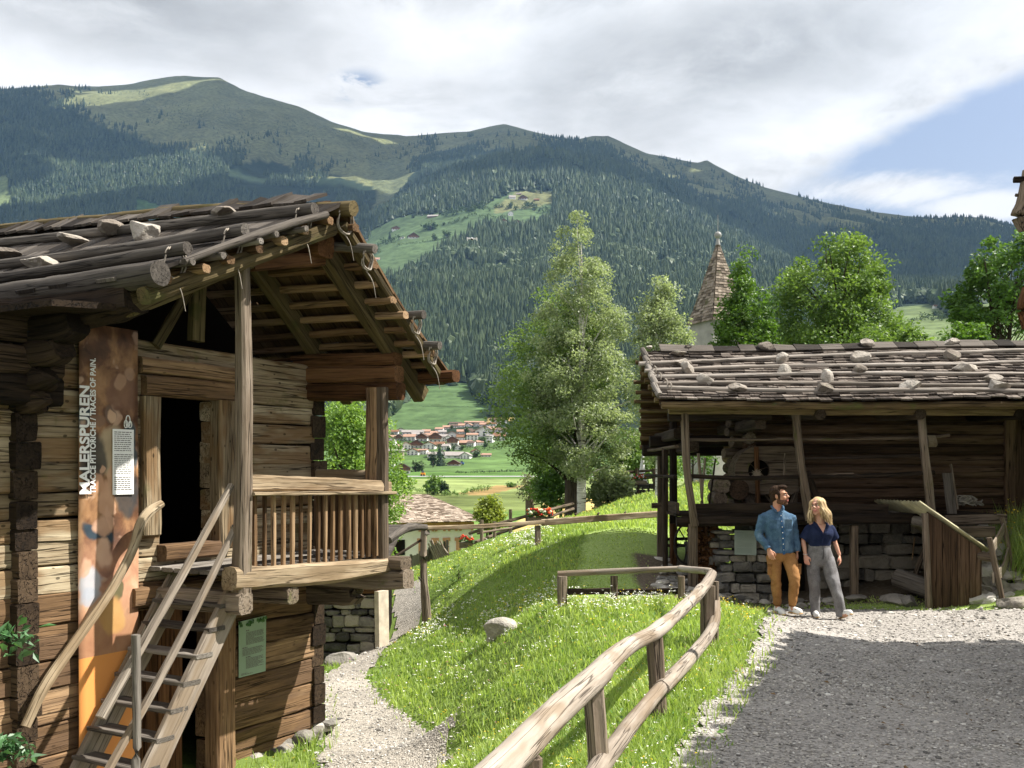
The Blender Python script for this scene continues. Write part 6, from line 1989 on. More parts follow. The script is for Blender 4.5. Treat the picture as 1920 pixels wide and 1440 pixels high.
def crown_points(prof, axis, rng, nclump, shell=.55):
    """clump centres inside a crown given by (z, left, right) radii about a vertical axis"""
    prof = np.array(sorted(prof))
    z = prof[:, 0]; l = prof[:, 1]; r = prof[:, 2]
    w = np.maximum((l + r) * .5, .05)
    zz = np.linspace(z[0], z[-1], 200)
    area = np.interp(zz, z, w) ** 1.5 + .02
    c = np.cumsum(area); c /= c[-1]
    zs = np.interp(rng.random(nclump), c, zz)
    th = rng.uniform(0, 2 * np.pi, nclump)
    R = np.where(np.cos(th) < 0, np.interp(zs, z, l), np.interp(zs, z, r))
    R = R * (np.abs(np.cos(th)) ** .7) + (np.interp(zs, z, w)) * (1 - np.abs(np.cos(th)) ** .7)
    lump = 1 + .22 * vn(np.stack([np.cos(th) * 2, np.sin(th) * 2, zs * 1.6], 1) + rng.random(3) * 40, 7)
    f = (shell + (1 - shell) * rng.random(nclump) ** .6) * np.where(rng.random(nclump) < .25, rng.random(nclump), 1)
    q = np.stack([np.cos(th) * R * f * lump, np.sin(th) * R * f * lump, zs], 1)
    q[:, 0] += axis[0]; q[:, 1] += axis[1]
    return q

def grow(name, label, cat, px, Y, base_py, prof_px, leaf, nclump, nleaf, lm, tm, trunk_w=.2, seed=1, group=None, clump_r=.42, droop=.3, limbs=26, shell=.55, base_z=None, stems=1, trunk_top=.9, aspect=.6, flat=.75, lean=0., trunk_pts=None, up_bias=.4):
    rng = np.random.default_rng(seed)
    s = Y / F
    bx = (px - CX) * s; by = Y
    bz = base_z if base_z is not None else CAMZ - (base_py - CY) * s
    prof = [(CAMZ - (py - CY) * s, (px - a) * s, (b - px) * s) for py, a, b in prof_px]
    ztop = max(p[0] for p in prof); zb = min(p[0] for p in prof)
    t = thing(name, label, cat, (bx, by, bz), group)
    wood_ = MB()
    tops = []
    for k in range(stems):
        o = rng.normal(0, .12, 2) * (stems > 1)
        top = np.array([bx + o[0] * 6 + lean, by + o[1] * 6, bz + (ztop - bz) * trunk_top * rng.uniform(.85, 1)])
        mid = np.array([bx + o[0] * 2 + rng.normal(0, .04) + lean * .3, by + o[1] * 2, (bz + ztop) / 2])
        sweep(wood_, [np.array([bx + o[0], by + o[1], bz - .2]), mid, top], [trunk_w * 1.15, trunk_w * .75, trunk_w * .12], sides=10, rough=trunk_w * .07, seg=26)
        tops.append((np.array([bx + o[0], by + o[1], bz]), mid, top))
    C = crown_points(prof, (bx, by), rng, nclump, shell)
    for k in range(min(limbs, len(C))):
        e = C[k]
        b0, m0, t0 = tops[k % stems]
        f = np.clip((e[2] - bz) / (ztop - bz) - rng.uniform(.08, .22), .12, .85)
        st_ = b0 + (m0 - b0) * (f * 2) if f < .5 else m0 + (t0 - m0) * ((f - .5) * 2 / max(trunk_top, .5) * .9)
        md = (st_ + e) / 2 + rng.normal(0, .08, 3) + np.array([0, 0, .06])
        w0 = trunk_w * .34 * (1 - f * .6)
        sweep(wood_, [st_, md, e], [w0, w0 * .6, w0 * .2], sides=6, rough=w0 * .1, seg=9)
    wood_.build('trunk', tm, t, smooth=True)
    per = max(1, nleaf // len(C))
    cr = clump_r * rng.uniform(.6, 1.25, len(C))
    off = rng.normal(size=(len(C), per, 3)); off /= np.linalg.norm(off, axis=2, keepdims=True) + 1e-9
    off *= (rng.random((len(C), per, 1)) ** .45) * cr[:, None, None]
    off[:, :, 2] *= flat
    pos = (C[:, None, :] + off).reshape(-1, 3)
    crnd = rng.uniform(.1, .9, len(C))
    rnd = np.repeat(crnd, per) * .55 + rng.random(len(pos)) * .45
    mb = MB(); leaf_cards(mb, pos, leaf, rng, rnd, up_bias, droop, aspect)
    mb.build('crown', lm, t)
    return t

M_BIRCHL = leaf_mat('birch_leaves', (.11, .152, .072), (.42, .48, .29), .42, (1.25, 1.3, .75), .6)
M_ALDERL = leaf_mat('alder_leaves', (.05, .10, .03), (.20, .29, .085), .38, None, .4)
M_ASHL = leaf_mat('ash_leaves', (.07, .15, .03), (.28, .42, .10), .4, None, .4)
M_BEECHL = leaf_mat('hornbeam_leaves', (.03, .08, .014), (.135, .24, .04), .35, None, .4)
M_MAPLEL = leaf_mat('maple_leaves', (.038, .09, .02), (.205, .31, .075), .35, None, .4)
M_DARKL = leaf_mat('shade_tree_leaves', (.022, .06, .014), (.13, .24, .05), .3, None, .3)
M_BUSHL = leaf_mat('bush_leaves', (.06, .12, .03), (.21, .32, .08), .3, None, .3)
M_YBUSHL = leaf_mat('yellow_green_leaves', (.12, .17, .03), (.36, .40, .09), .4, None, .3)
M_GREYL = leaf_mat('grey_green_leaves', (.08, .09, .05), (.22, .23, .15), .3, None, .2)
M_BARK = wood('dark_bark', [(.015, .011, .008), (.05, .038, .028), (.10, .08, .06)], .8, 0, bump=1.)
def birch_bark():
    T = NT('birch_bark')
    p = T.pos()
    n = T.noise(T.scale(p, (2.5, 2.5, 16)), 1., 4, .65)
    n2 = T.noise(p, 5., 4, .6)
    c = T.ramp(n, [(.36, (.03, .027, .025)), (.43, (.42, .40, .37)), (.7, (.66, .64, .60))])
    c = T.mix(T.mapr(n2, .60, .68), c, (.10, .085, .06))
    return T.pbr(c, .8, T.bump(n, .4, .02), .2)
M_BIRCHB = birch_bark()

alder = grow('alder_tree', 'dark-trunked tree with a broad dull green crown growing behind and left of the birch', 'tree', 1073, 31.5, 958,
     [(560, 1000, 1120), (600, 985, 1130), (650, 955, 1130), (700, 935, 1130), (760, 918, 1130), (820, 928, 1120), (860, 960, 1110), (880, 1000, 1090)],
     .115, 220, 25000, M_ALDERL, M_BARK, .42, 11, clump_r=.62, shell=.5)
birch = grow('birch_tree', 'tall birch with white trunk and silvery crown on the slope left of the barn', 'tree', 1090, 30, 966,
     [(398, 1085, 1088), (425, 1055, 1103), (470, 1042, 1122), (530, 1030, 1138), (590, 1010, 1162), (650, 1000, 1178), (710, 985, 1190), (780, 985, 1198), (840, 1020, 1192), (875, 1050, 1160), (890, 1075, 1130)],
     .09, 340, 43000, M_BIRCHL, M_BIRCHB, .25, 5, clump_r=.355, droop=1.0, limbs=40, shell=.40, trunk_top=.97)
grow('birch_tree', 'smaller grey-green birch between the tall birch and the church tower', 'tree', 1237, 26.5, 924,
     [(515, 1236, 1240), (550, 1215, 1262), (590, 1200, 1280), (640, 1185, 1292), (700, 1182, 1295), (760, 1192, 1290), (830, 1205, 1275), (860, 1220, 1262)],
     .085, 190, 20000, M_BIRCHL, M_BIRCHB, .22, 6, clump_r=.33, droop=1.0, limbs=26, shell=.35, trunk_top=.97)
grow('ash_tree', 'light green ash seen through the balcony opening of the log house', 'tree', 662, 23, 1100,
     [(735, 655, 665), (765, 620, 700), (810, 590, 735), (870, 580, 745), (930, 575, 758), (990, 590, 752), (1040, 610, 735)],
     .09, 230, 27000, M_ASHL, M_BARK, .16, 7, clump_r=.36, droop=.4, limbs=30, stems=2, shell=.3, base_z=-1.4)
grow('hornbeam_tree', 'narrow pointed bright green tree just right of the church tower', 'tree', 1395, 31, 800,
     [(468, 1394, 1400), (500, 1386, 1412), (540, 1376, 1432), (590, 1360, 1452), (640, 1342, 1462), (690, 1325, 1466), (740, 1335, 1460)],
     .115, 230, 21000, M_BEECHL, M_BARK, .3, 8, clump_r=.36, droop=.3, limbs=26, base_z=1.2, shell=.6)
grow('maple_tree', 'large round bright green tree behind the middle of the barn roof', 'tree', 1575, 33, 800,
     [(442, 1560, 1600), (470, 1510, 1630), (510, 1475, 1650), (560, 1462, 1668), (610, 1455, 1690), (660, 1450, 1705), (720, 1470, 1690)],
     .125, 340, 32000, M_MAPLEL, M_BARK, .5, 9, clump_r=.5, droop=.3, limbs=40, base_z=1.5, shell=.6)
grow('open_crowned_tree', 'dark open-branched tree at the right edge behind the barn roof', 'tree', 1880, 30, 800,
     [(432, 1865, 1925), (470, 1835, 1950), (520, 1825, 1960), (560, 1800, 1965), (600, 1800, 1960), (625, 1820, 1950), (640, 1870, 1930)],
     .14, 90, 11500, M_DARKL, M_BARK, .2, 10, clump_r=.42, droop=.3, limbs=46, stems=3, base_z=1.2, shell=.7)
for k, (px, top, w, Y, mat, lab) in enumerate(((1710, 622, 80, 27, M_MAPLEL, 'low bright shrub behind the barn ridge right of the round tree'), (1815, 608, 100, 28, M_BEECHL, 'shrub behind the barn ridge below the dark open tree'), (1480, 630, 80, 36, M_DARKL, 'dark shrub filling the gap between the pointed and the round tree'))):
    grow('shrub', lab, 'shrub', px, Y, 720, [(top, px - 8, px + 8), (top + 20, px - w * .4, px + w * .4), (top + 50, px - w * .55, px + w * .55), (top + 90, px - w * .5, px + w * .5)], .13, 60, 3600, mat, M_BARK, .08, 60 + k, clump_r=.3, limbs=10, stems=3, base_z=1.2)
for k, (px, top, bot, w, Y, mat, n, lab) in enumerate(((1045, 860, 962, 70, 33, M_DARKL, 60, 'dense dark shrub at the foot of the alder trunk'), (1022, 850, 930, 60, 34, M_BUSHL, 50, 'lighter shrub left of the dark shrub under the alder'), (1145, 872, 942, 74, 32, M_BIRCHL, 60, 'pale bushy growth right of the birch trunk'), (1180, 800, 905, 80, 36, M_BUSHL, 70, 'green shrub above the retaining wall behind the birch'), (1225, 790, 910, 90, 38, M_BUSHL, 70, 'tall shrub on the terrace beside the folded parasol'), (1290, 690, 900, 120, 42, M_DARKL, 90, 'dark tree mass behind the left gable of the barn'))):
    grow('shrub', lab, 'shrub', px, Y, bot, [(top, px - 6, px + 6), (top + (bot - top) * .25, px - w * .38, px + w * .38), (top + (bot - top) * .6, px - w * .52, px + w * .52), (bot - 4, px - w * .45, px + w * .45)], .13, n, n * 60, mat, M_BARK, .08, 80 + k, clump_r=.34, limbs=10, stems=3)
grow('shrub', 'yellow-green bush beside the chapel roof', 'shrub', 917, 38, 1000, [(936, 912, 925), (950, 895, 938), (970, 888, 946), (992, 892, 944)], .14, 55, 3300, M_YBUSHL, M_BARK, .07, 91, clump_r=.32, limbs=10, stems=3)
grow('pruned_tree', 'half-dead pruned tree with bare stubs in front of the yellow field', 'tree', 997, 40, 965, [(893, 985, 1008), (908, 978, 1022), (925, 978, 1024), (935, 985, 1018)], .12, 34, 900, M_GREYL, M_POST, .26, 92, clump_r=.34, limbs=16)
grow('sapling', 'thin young tree on the grassy slope between handrail and crest', 'tree', 858, 19, 1106, [(1062, 850, 862), (1072, 835, 872), (1085, 838, 874), (1092, 850, 864)], .06, 16, 130, M_BUSHL, M_BARK, .02, 93, clump_r=.09, limbs=9, base_z=GZ((858 - CX) / F * 19, 19))

# climbing plant at the left edge
for k, (px, py, n) in enumerate(((22, 1195, 60), (18, 1405, 80))):
    rng = np.random.default_rng(20 + k)
    c = hp(px, py, .55)
    t = thing('climbing_plant', ('upper' if k == 0 else 'lower') + ' spray of glossy green leaves at the left picture edge by the log corner', 'plant', c)
    mb = MB()
    for q in range(7): sweep(mb, [c + np.array([-.25, .1, -.1]), c + rng.normal(0, .05, 3), c + np.array([rng.uniform(-.15, .2), -.05, rng.uniform(-.1, .12)])], .008, sides=5, seg=6)
    mb.build('stem', M_DARK, t)
    pos = c + rng.normal(0, 1, (n, 3)) * np.array([.11, .07, .055])
    mb = MB(); leaf_cards(mb, pos, .12, rng, rng.random(n), .5, 1.4, .42); mb.build('foliage', leaf_mat('glossy_vine_leaves', (.03, .09, .03), (.08, .2, .07), .2, None, .8), t)

# ================================================================ meadow grass, flowers
def house_mask(xy):
    r = xy - HW
    s = -(r @ HD); o = r @ HN
    return (s > -.3) & (o < .2) & (o > -6)
def rect(xy, a, b, c, d): return (xy[:, 0] > a) & (xy[:, 0] < b) & (xy[:, 1] > c) & (xy[:, 1] < d)
def grass():
    rng = np.random.default_rng(12)
    N = 420000
    Y = 1 / (1 / 2.6 + rng.random(N) * (1 / 34 - 1 / 2.6)) ** 1.0
    Y = np.where(rng.random(N) < .55, Y, np.exp(rng.uniform(math.log(5), math.log(34), N)))
    X = rng.uniform(-.60, .62, N) * (Y + .6)
    xy = np.stack([X, Y], 1)
    w = wobble(xy, .09, 3.1)
    road = in_poly(w, ROAD); path = in_poly(w, PATH)
    er = road & ~in_poly(w - np.array([.30, .0]), ROAD) | path & (~in_poly(w - np.array([.2, .1]), PATH) | ~in_poly(w + np.array([.2, .1]), PATH))
    stray = er & (rng.random(N) < .13)
    mown = in_poly(w, MOWN); lawn = in_poly(w, LAWN); dirt = in_poly(w, DIRT)
    ok = ((~road & ~path) | stray) & ~house_mask(xy) & ~rect(xy, 2.3, 12, 15.3, 18) & ~rect(xy, -6, -2.25, 16.2, 19.5)
    q3 = np.concatenate([xy, np.zeros((N, 1))], 1)
    n1 = fbm(q3 * .8, 4, 61); n2 = fbm(q3 * 3, 3, 62)
    ok &= ~(dirt & ~lawn & (rng.random(N) > .06))
    ok &= ~((mown | lawn) & (rng.random(N) > .97))
    ok &= ~((X < -1.6) & (Y < 10.5) & (rng.random(N) > .35))
    xy, Y, n1, n2 = xy[ok], Y[ok], n1[ok], n2[ok]
    short = (mown | lawn)[ok]
    gpx = xy[:, 0] / Y * F + CX
    slope = (Y > 15.5) & (gpx < np.interp(Y, [15.5, 19, 24], [880, 985, 1040]))
    n = len(xy)
    z = Hs(xy)
    h = rng.uniform(.055, .125, n) * (1 + .55 * n1 + .35 * n2) * (1 + .25 * (rng.random(n) < .08))
    h = np.where(short, h * .36, np.where(slope, h * .55, h))
    # clump at the house corner and along the fence
    nearf = np.exp(-((xy[:, 0] - (.43 + .3 * (Y - 5.2)) - .12) / .35) ** 2) * (Y < 11.5)
    h *= 1 + .35 * nearf
    corner = ((xy - np.array([-1.85, 11.3])) ** 2).sum(1) < .40
    h = np.where(corner, h * 2.3, h)
    wd = rng.uniform(.0028, .006, n) * np.clip(Y / 6.5, .8, 4.2)
    a = rng.uniform(0, 2 * np.pi, n)
    d = np.stack([np.cos(a), np.sin(a), np.zeros(n)], 1)
    ld = rng.uniform(0, 2 * np.pi, n); lean = rng.uniform(.1, .75, n) * h
    l = np.stack([np.cos(ld) * lean, np.sin(ld) * lean, np.zeros(n)], 1)
    b = np.stack([xy[:, 0], xy[:, 1], z - .01], 1)
    up = np.array([0, 0, 1.])
    m = b + l * .35 + up * (h * .6)[:, None]
    tip = b + l + up * h[:, None]
    ww = wd[:, None]
    V = np.stack([b - d * ww, b + d * ww, m + d * ww * .75, m - d * ww * .75, tip], 1).reshape(-1, 3)
    k = np.arange(n) * 5
    F4 = np.stack([k, k + 1, k + 2, k + 3], 1); F3 = np.stack([k + 3, k + 2, k + 4], 1)
    rnd = np.clip(.48 + .33 * n1 + .2 * n2 + rng.normal(0, .16, n) + .12 * short, 0, 1)
    mb = MB(); mb.add(V, [F4, F3], None, np.repeat(rnd, 5))
    o = mb.build('meadow_grass', M_GRASS)
    tag(o, 'lush meadow grass of the slope and road verges', 'grass', kind='stuff')
    # broad-leaved herbs
    sel = rng.choice(n, 9000, replace=False)
    sel = sel[~short[sel]]
    pos = b[sel] + up * (h[sel] * rng.uniform(.2, .8, len(sel)))[:, None]
    mb = MB(); leaf_cards(mb, pos, .05 * 1.0, rng, rng.random(len(sel)) * .8, .8, 0, .55)
    o = mb.build('meadow_herbs', M_HERB); tag(o, 'broad-leaved herbs among the meadow grass', 'plants', kind='stuff')
    # flowers
    def blossoms(name, cnt, size, zone, col, lab, hmin=.9, hmax=1.5):
        p = np.clip(zone, 0, None); p = p * (~short) * (Y > 4); p = p / p.sum()
        sel = rng.choice(n, cnt, replace=False, p=p)
        # small umbels: a few florets around each
        K = 4
        c = b[sel] + up * (h[sel] * rng.uniform(hmin, hmax, cnt))[:, None] + l[sel] * .8
        s = size * np.clip(Y[sel] / 10, .7, 2.2)
        pos = (c[:, None] + rng.normal(0, 1, (cnt, K, 3)) * s[:, None, None] * np.array([.8, .8, .25])).reshape(-1, 3)
        mb = MB(); leaf_cards(mb, pos, 1.0 * np.repeat(s, K), rng, rng.random(cnt * K), 1.6, 0, .9, .1)
        # stalks
        k = np.arange(cnt) * 3; tw = np.array([.003, 0, 0])
        o = mb.build(name, col); tag(o, lab, 'flowers', kind='stuff')
    gx = (xy[:, 0] / Y * F + CX)
    gy = CY - (z - CAMZ) * F / Y
    za = np.exp(-((gx - 860) / 130) ** 2 - ((gy - 1180) / 70) ** 2) + np.exp(-((gx - 1130) / 130) ** 2 - ((gy - 1130) / 25) ** 2) + .8 * np.exp(-((gx - 1010) / 70) ** 2 - ((gy - 1015) / 22) ** 2) + .35 * np.exp(-((gx - 950) / 160) ** 2 - ((gy - 1110) / 45) ** 2)
    blossoms('white_flowers', 2700, .013, za * np.clip(.25 + n2 + n1, .03, 2) + .02 * (Y < 14), plain('white_petals', (.75, .75, .68), .8, .1, .05), 'white umbel flowers scattered over the meadow', .9, 1.35)
    zy = np.exp(-((gx - 900) / 200) ** 2 - ((gy - 1120) / 60) ** 2) + .9 * np.exp(-((gx - 1390) / 45) ** 2 - ((gy - 1160) / 50) ** 2) + .25
    blossoms('yellow_flowers', 3600, .010, zy * np.clip(.3 + n1, .04, 2), plain('yellow_petals', (.72, .52, .04), .8, .1, .1), 'yellow buttercups scattered over the meadow and verge', .9, 1.5)
    blossoms('pink_clover', 650, .010, (gy > 1140) * np.clip(.3 + n2, .05, 2), plain('pink_petals', (.50, .16, .24), .8, .1, .1), 'pink clover heads in the near meadow', .8, 1.1)
M_GRASS = leaf_mat('grass_blades', (.17, .28, .055), (.49, .58, .20), .45, (1.25, 1.3, .6), .35)
M_HERB = leaf_mat('herb_leaves', (.04, .11, .02), (.14, .28, .05), .3, None, .4)
grass()
# tall yellow-flowered bank at the right edge
def bank():
    rng = np.random.default_rng(33)
    N = 9000
    c0 = np.array([8.15, 15.6])
    xy = c0 + rng.normal(0, 1, (N, 2)) * np.array([.55, .5])
    xy = xy[(xy[:, 0] > 7.45)]
    n = len(xy)
    top = 1.15 - .35 * np.clip((8.1 - xy[:, 0]) / .6, 0, 1)
    z = np.full(n, .25) + rng.random(n) * (top - .25)
    h = rng.uniform(.2, .5, n); a = rng.uniform(0, 6.28, n)
    d = np.stack([np.cos(a), np.sin(a), 0 * a], 1) * .008
    b = np.stack([xy[:, 0], xy[:, 1], z], 1)
    tip = b + np.stack([rng.normal(0, .1, n), rng.normal(0, .1, n), h], 1)
    V = np.stack([b - d, b + d, tip], 1).reshape(-1, 3)
    mb = MB(); mb.add(V, np.arange(n * 3).reshape(-1, 3), None, np.repeat(rng.random(n), 3))
    tag(mb.build('bank_plants', M_GRASS), 'tall green plants on the bank at the right edge of the barn', 'plants', kind='stuff')
    sel = rng.choice(n, 900); mb = MB()
    leaf_cards(mb, tip[sel] + np.array([0, -.05, .02]), .028, rng, rng.random(900), 1.2, 0, .9, .1)
    tag(mb.build('yellow_bank_flowers', plain('bright_yellow_petals', (.75, .56, .03), .8, .1, .1)), 'mass of small yellow flowers on the bank at the right edge', 'flowers', kind='stuff')
    mb = MB()
    for k in range(40): rock(mb, (7.6 + rng.random() * 1.6, 15.4 + rng.random() * .9, .15 + rng.random() * .75), (.5, .5, .4), seed=k, sub=1)
    tag(mb.build('earth_bank', M_STONE), 'stony earth bank under the yellow flowers', 'bank', kind='stuff')
bank()
# loose gravel stones
def pebbles():
    rng = np.random.default_rng(44)
    N = 42000
    Y = np.where(rng.random(N) < .7, np.exp(rng.uniform(math.log(4.6), math.log(14.5), N)), rng.uniform(8, 17, N))
    X = rng.uniform(-.45, .6, N) * Y
    xy = np.stack([X, Y], 1)
    w = wobble(xy, .13, 2.0)
    ok = in_poly(w, ROAD) | in_poly(w, PATH)
    edge = (in_poly(w + .12, ROAD) | in_poly(w - .12, ROAD) | in_poly(w + .1, PATH) | in_poly(w - .1, PATH)) & (rng.random(N) < .4)
    ok |= edge
    xy = xy[ok]; n = len(xy); Y = xy[:, 1]
    z = Hs(xy) + .026
    v, f = ICO[0]
    s = rng.uniform(.004, .011, n) * np.clip(Y / 8, .9, 1.8) * (1 + 1.2 * (rng.random(n) < .03))
    sq = np.stack([rng.uniform(.8, 1.5, n), rng.uniform(.8, 1.3, n), rng.uniform(.4, .75, n)], 1)
    V = v[None] * (1 + rng.uniform(-.25, .25, (n, 12, 1))) * (s[:, None] * sq)[:, None, :] + np.stack([xy[:, 0], xy[:, 1], z], 1)[:, None]
    Fq = (np.arange(n) * 12)[:, None, None] + f[None]
    mb = MB(); mb.add(V.reshape(-1, 3), Fq.reshape(-1, 3), None, np.repeat(rng.random(n), 12))
    T = NT('loose_gravel'); r = T.attr('rnd', 'Fac')
    m = T.pbr(T.ramp(r, [(0, (.11, .105, .10)), (.4, (.32, .30, .27)), (.8, (.50, .47, .42)), (1., (.62, .60, .56))]), .9, None, .15)
    tag(mb.build('loose_gravel', m), 'loose pebbles lying on the gravel road and path', 'gravel', kind='stuff')
pebbles()

def litter():
    rng = np.random.default_rng(71); n = 130
    Y = rng.uniform(5, 14, n); X = rng.uniform(1.0, 6.5, n) * Y / 12
    xy = np.stack([X, Y], 1); xy = xy[in_poly(xy, ROAD)]
    pos = np.stack([xy[:, 0], xy[:, 1], Hs(xy) + .04], 1)
    mb = MB(); leaf_cards(mb, pos, .045, rng, rng.random(len(pos)), 3., 0, .6)
    tag(mb.build('fallen_leaves', leaf_mat('dry_leaves', (.06, .04, .02), (.20, .12, .05), .1)), 'dry leaves scattered on the gravel road', 'leaves', kind='stuff')
litter()
# ================================================================ houses of the valley village and the mountain farms
M_TINT = tinted('render_and_tiles', .85, 0, .1, .12, .6)
W_, CR_, BRN, ORG, GRY, DKB = (.74, .72, .69), (.66, .58, .40), (.16, .085, .05), (.30, .185, .135), (.25, .225, .21), (.10, .07, .055)
ORD = ['first', 'second', 'third', 'fourth', 'fifth', 'sixth', 'seventh', 'eighth', 'ninth', 'tenth', 'eleventh', 'twelfth', 'thirteenth', 'fourteenth']
def vhouse(px, py, w, hw, hr, wall, roof, style, label, group, Y=None, two=False, yaw=0.):
    p = far_hit(px, py) if Y is None else P(px, py, Y)
    s = p[1] / F
    W, Hw, Hr = w * s, hw * s, hr * s
    D = max(W * .8, 7.) if style == 'g' else max(W * .6, 7.)
    yaw += random.uniform(-.25, .25)
    t = thing('village_house', label, 'house', p, group)
    ca, sa = math.cos(yaw), math.sin(yaw)
    def q(x, y, z): return np.array([p[0] + x * ca - y * sa, p[1] + D / 2 + x * sa + y * ca, p[2] + z])
    h, d = W / 2, D / 2
    mb = MB()
    if style == 'g':
        V = [q(-h, -d, -3), q(h, -d, -3), q(h, d, -3), q(-h, d, -3), q(-h, -d, Hw), q(h, -d, Hw), q(h, d, Hw), q(-h, d, Hw), q(0, -d, Hw + Hr), q(0, d, Hw + Hr)]
        mb.add(V, [np.array([[0, 1, 5, 4], [1, 2, 6, 5], [2, 3, 7, 6], [3, 0, 4, 7]]), np.array([[4, 5, 8], [6, 7, 9]])], None, .5, wall)
    else:
        V = [q(-h, -d, -3), q(h, -d, -3), q(h, d, -3), q(-h, d, -3), q(-h, -d, Hw), q(h, -d, Hw), q(h, d, Hw), q(-h, d, Hw), q(-h, 0, Hw + Hr), q(h, 0, Hw + Hr)]
        mb.add(V, [np.array([[0, 1, 5, 4], [1, 2, 6, 5], [2, 3, 7, 6], [3, 0, 4, 7]]), np.array([[5, 6, 9], [7, 4, 8]])], None, .5, wall)
    wl = mb.build('wall', M_TINT, t)
    mb = MB(); ov = .10 * W; th = max(.35, W * .03)
    k = Hr / (h if style == 'g' else d)
    if style == 'g':
        e = h + ov; z = Hw - ov * k
        quadbox(mb, [q(-e, -d - ov, z), q(0, -d - ov, Hw + Hr), q(0, d, Hw + Hr), q(-e, d, z)][::-1], th, None, roof); quadbox(mb, [q(e, -d - ov, z), q(0, -d - ov, Hw + Hr), q(0, d, Hw + Hr), q(e, d, z)], th, None, roof)
    else:
        e = d + ov * .7; z = Hw - ov * .7 * k
        quadbox(mb, [q(-h - ov * .5, -e, z), q(h + ov * .5, -e, z), q(h + ov * .5, 0, Hw + Hr), q(-h - ov * .5, 0, Hw + Hr)], th, None, roof); quadbox(mb, [q(-h - ov * .5, e, z), q(h + ov * .5, e, z), q(h + ov * .5, 0, Hw + Hr), q(-h - ov * .5, 0, Hw + Hr)][::-1], th, None, roof)
    mb.build('roof', M_TINT, t)
    if two:                                  # timber upper storey with balcony
        mb = MB(); quadbox(mb, [q(-h * 1.01, -d - .12, Hw * .48), q(h * 1.01, -d - .12, Hw * .48), q(h * 1.01, -d - .12, Hw), q(-h * 1.01, -d - .12, Hw)], .1, None, BRN)
        if style == 'g': mb.add([q(-h * .98, -d - .1, Hw), q(h * .98, -d - .1, Hw), q(0, -d - .1, Hw + Hr * .96)], np.array([[0, 1, 2]]), None, .5, tuple(v * .8 for v in BRN))
        mb.build('timber_storey', M_TINT, wl)
        mb = MB(); quadbox(mb, [q(-h * .95, -d - 1.3, Hw * .48), q(h * .95, -d - 1.3, Hw * .48), q(h * .95, -d - 1.3, Hw * .62), q(-h * .95, -d - 1.3, Hw * .62)], 1.2, None, (.22, .12, .07)); mb.build('balcony', M_TINT, t)
    nw = 3 if w > 13 else 2
    for r in range(2 if hw > 6 else 1):
        for c in range(nw):
            x = -h + W * (c + .5) / nw; zz = Hw * ((.22, .66)[r] if hw > 6 else .45); a = W * .06; b = Hw * .12
            mb = MB(); quadbox(mb, [q(x - a, -d - .2, zz - b), q(x + a, -d - .2, zz - b), q(x + a, -d - .2, zz + b), q(x - a, -d - .2, zz + b)], .1, None, (.05, .055, .065)); mb.build('window', M_TINT, wl)
    return t
def vp(cx, cy): return 680 + cx * .20833, 700 + cy * .20833
colname = {W_: 'white', CR_: 'cream', BRN: 'brown'}; roofname = {ORG: 'orange', GRY: 'grey', DKB: 'dark brown', BRN: 'brown'}
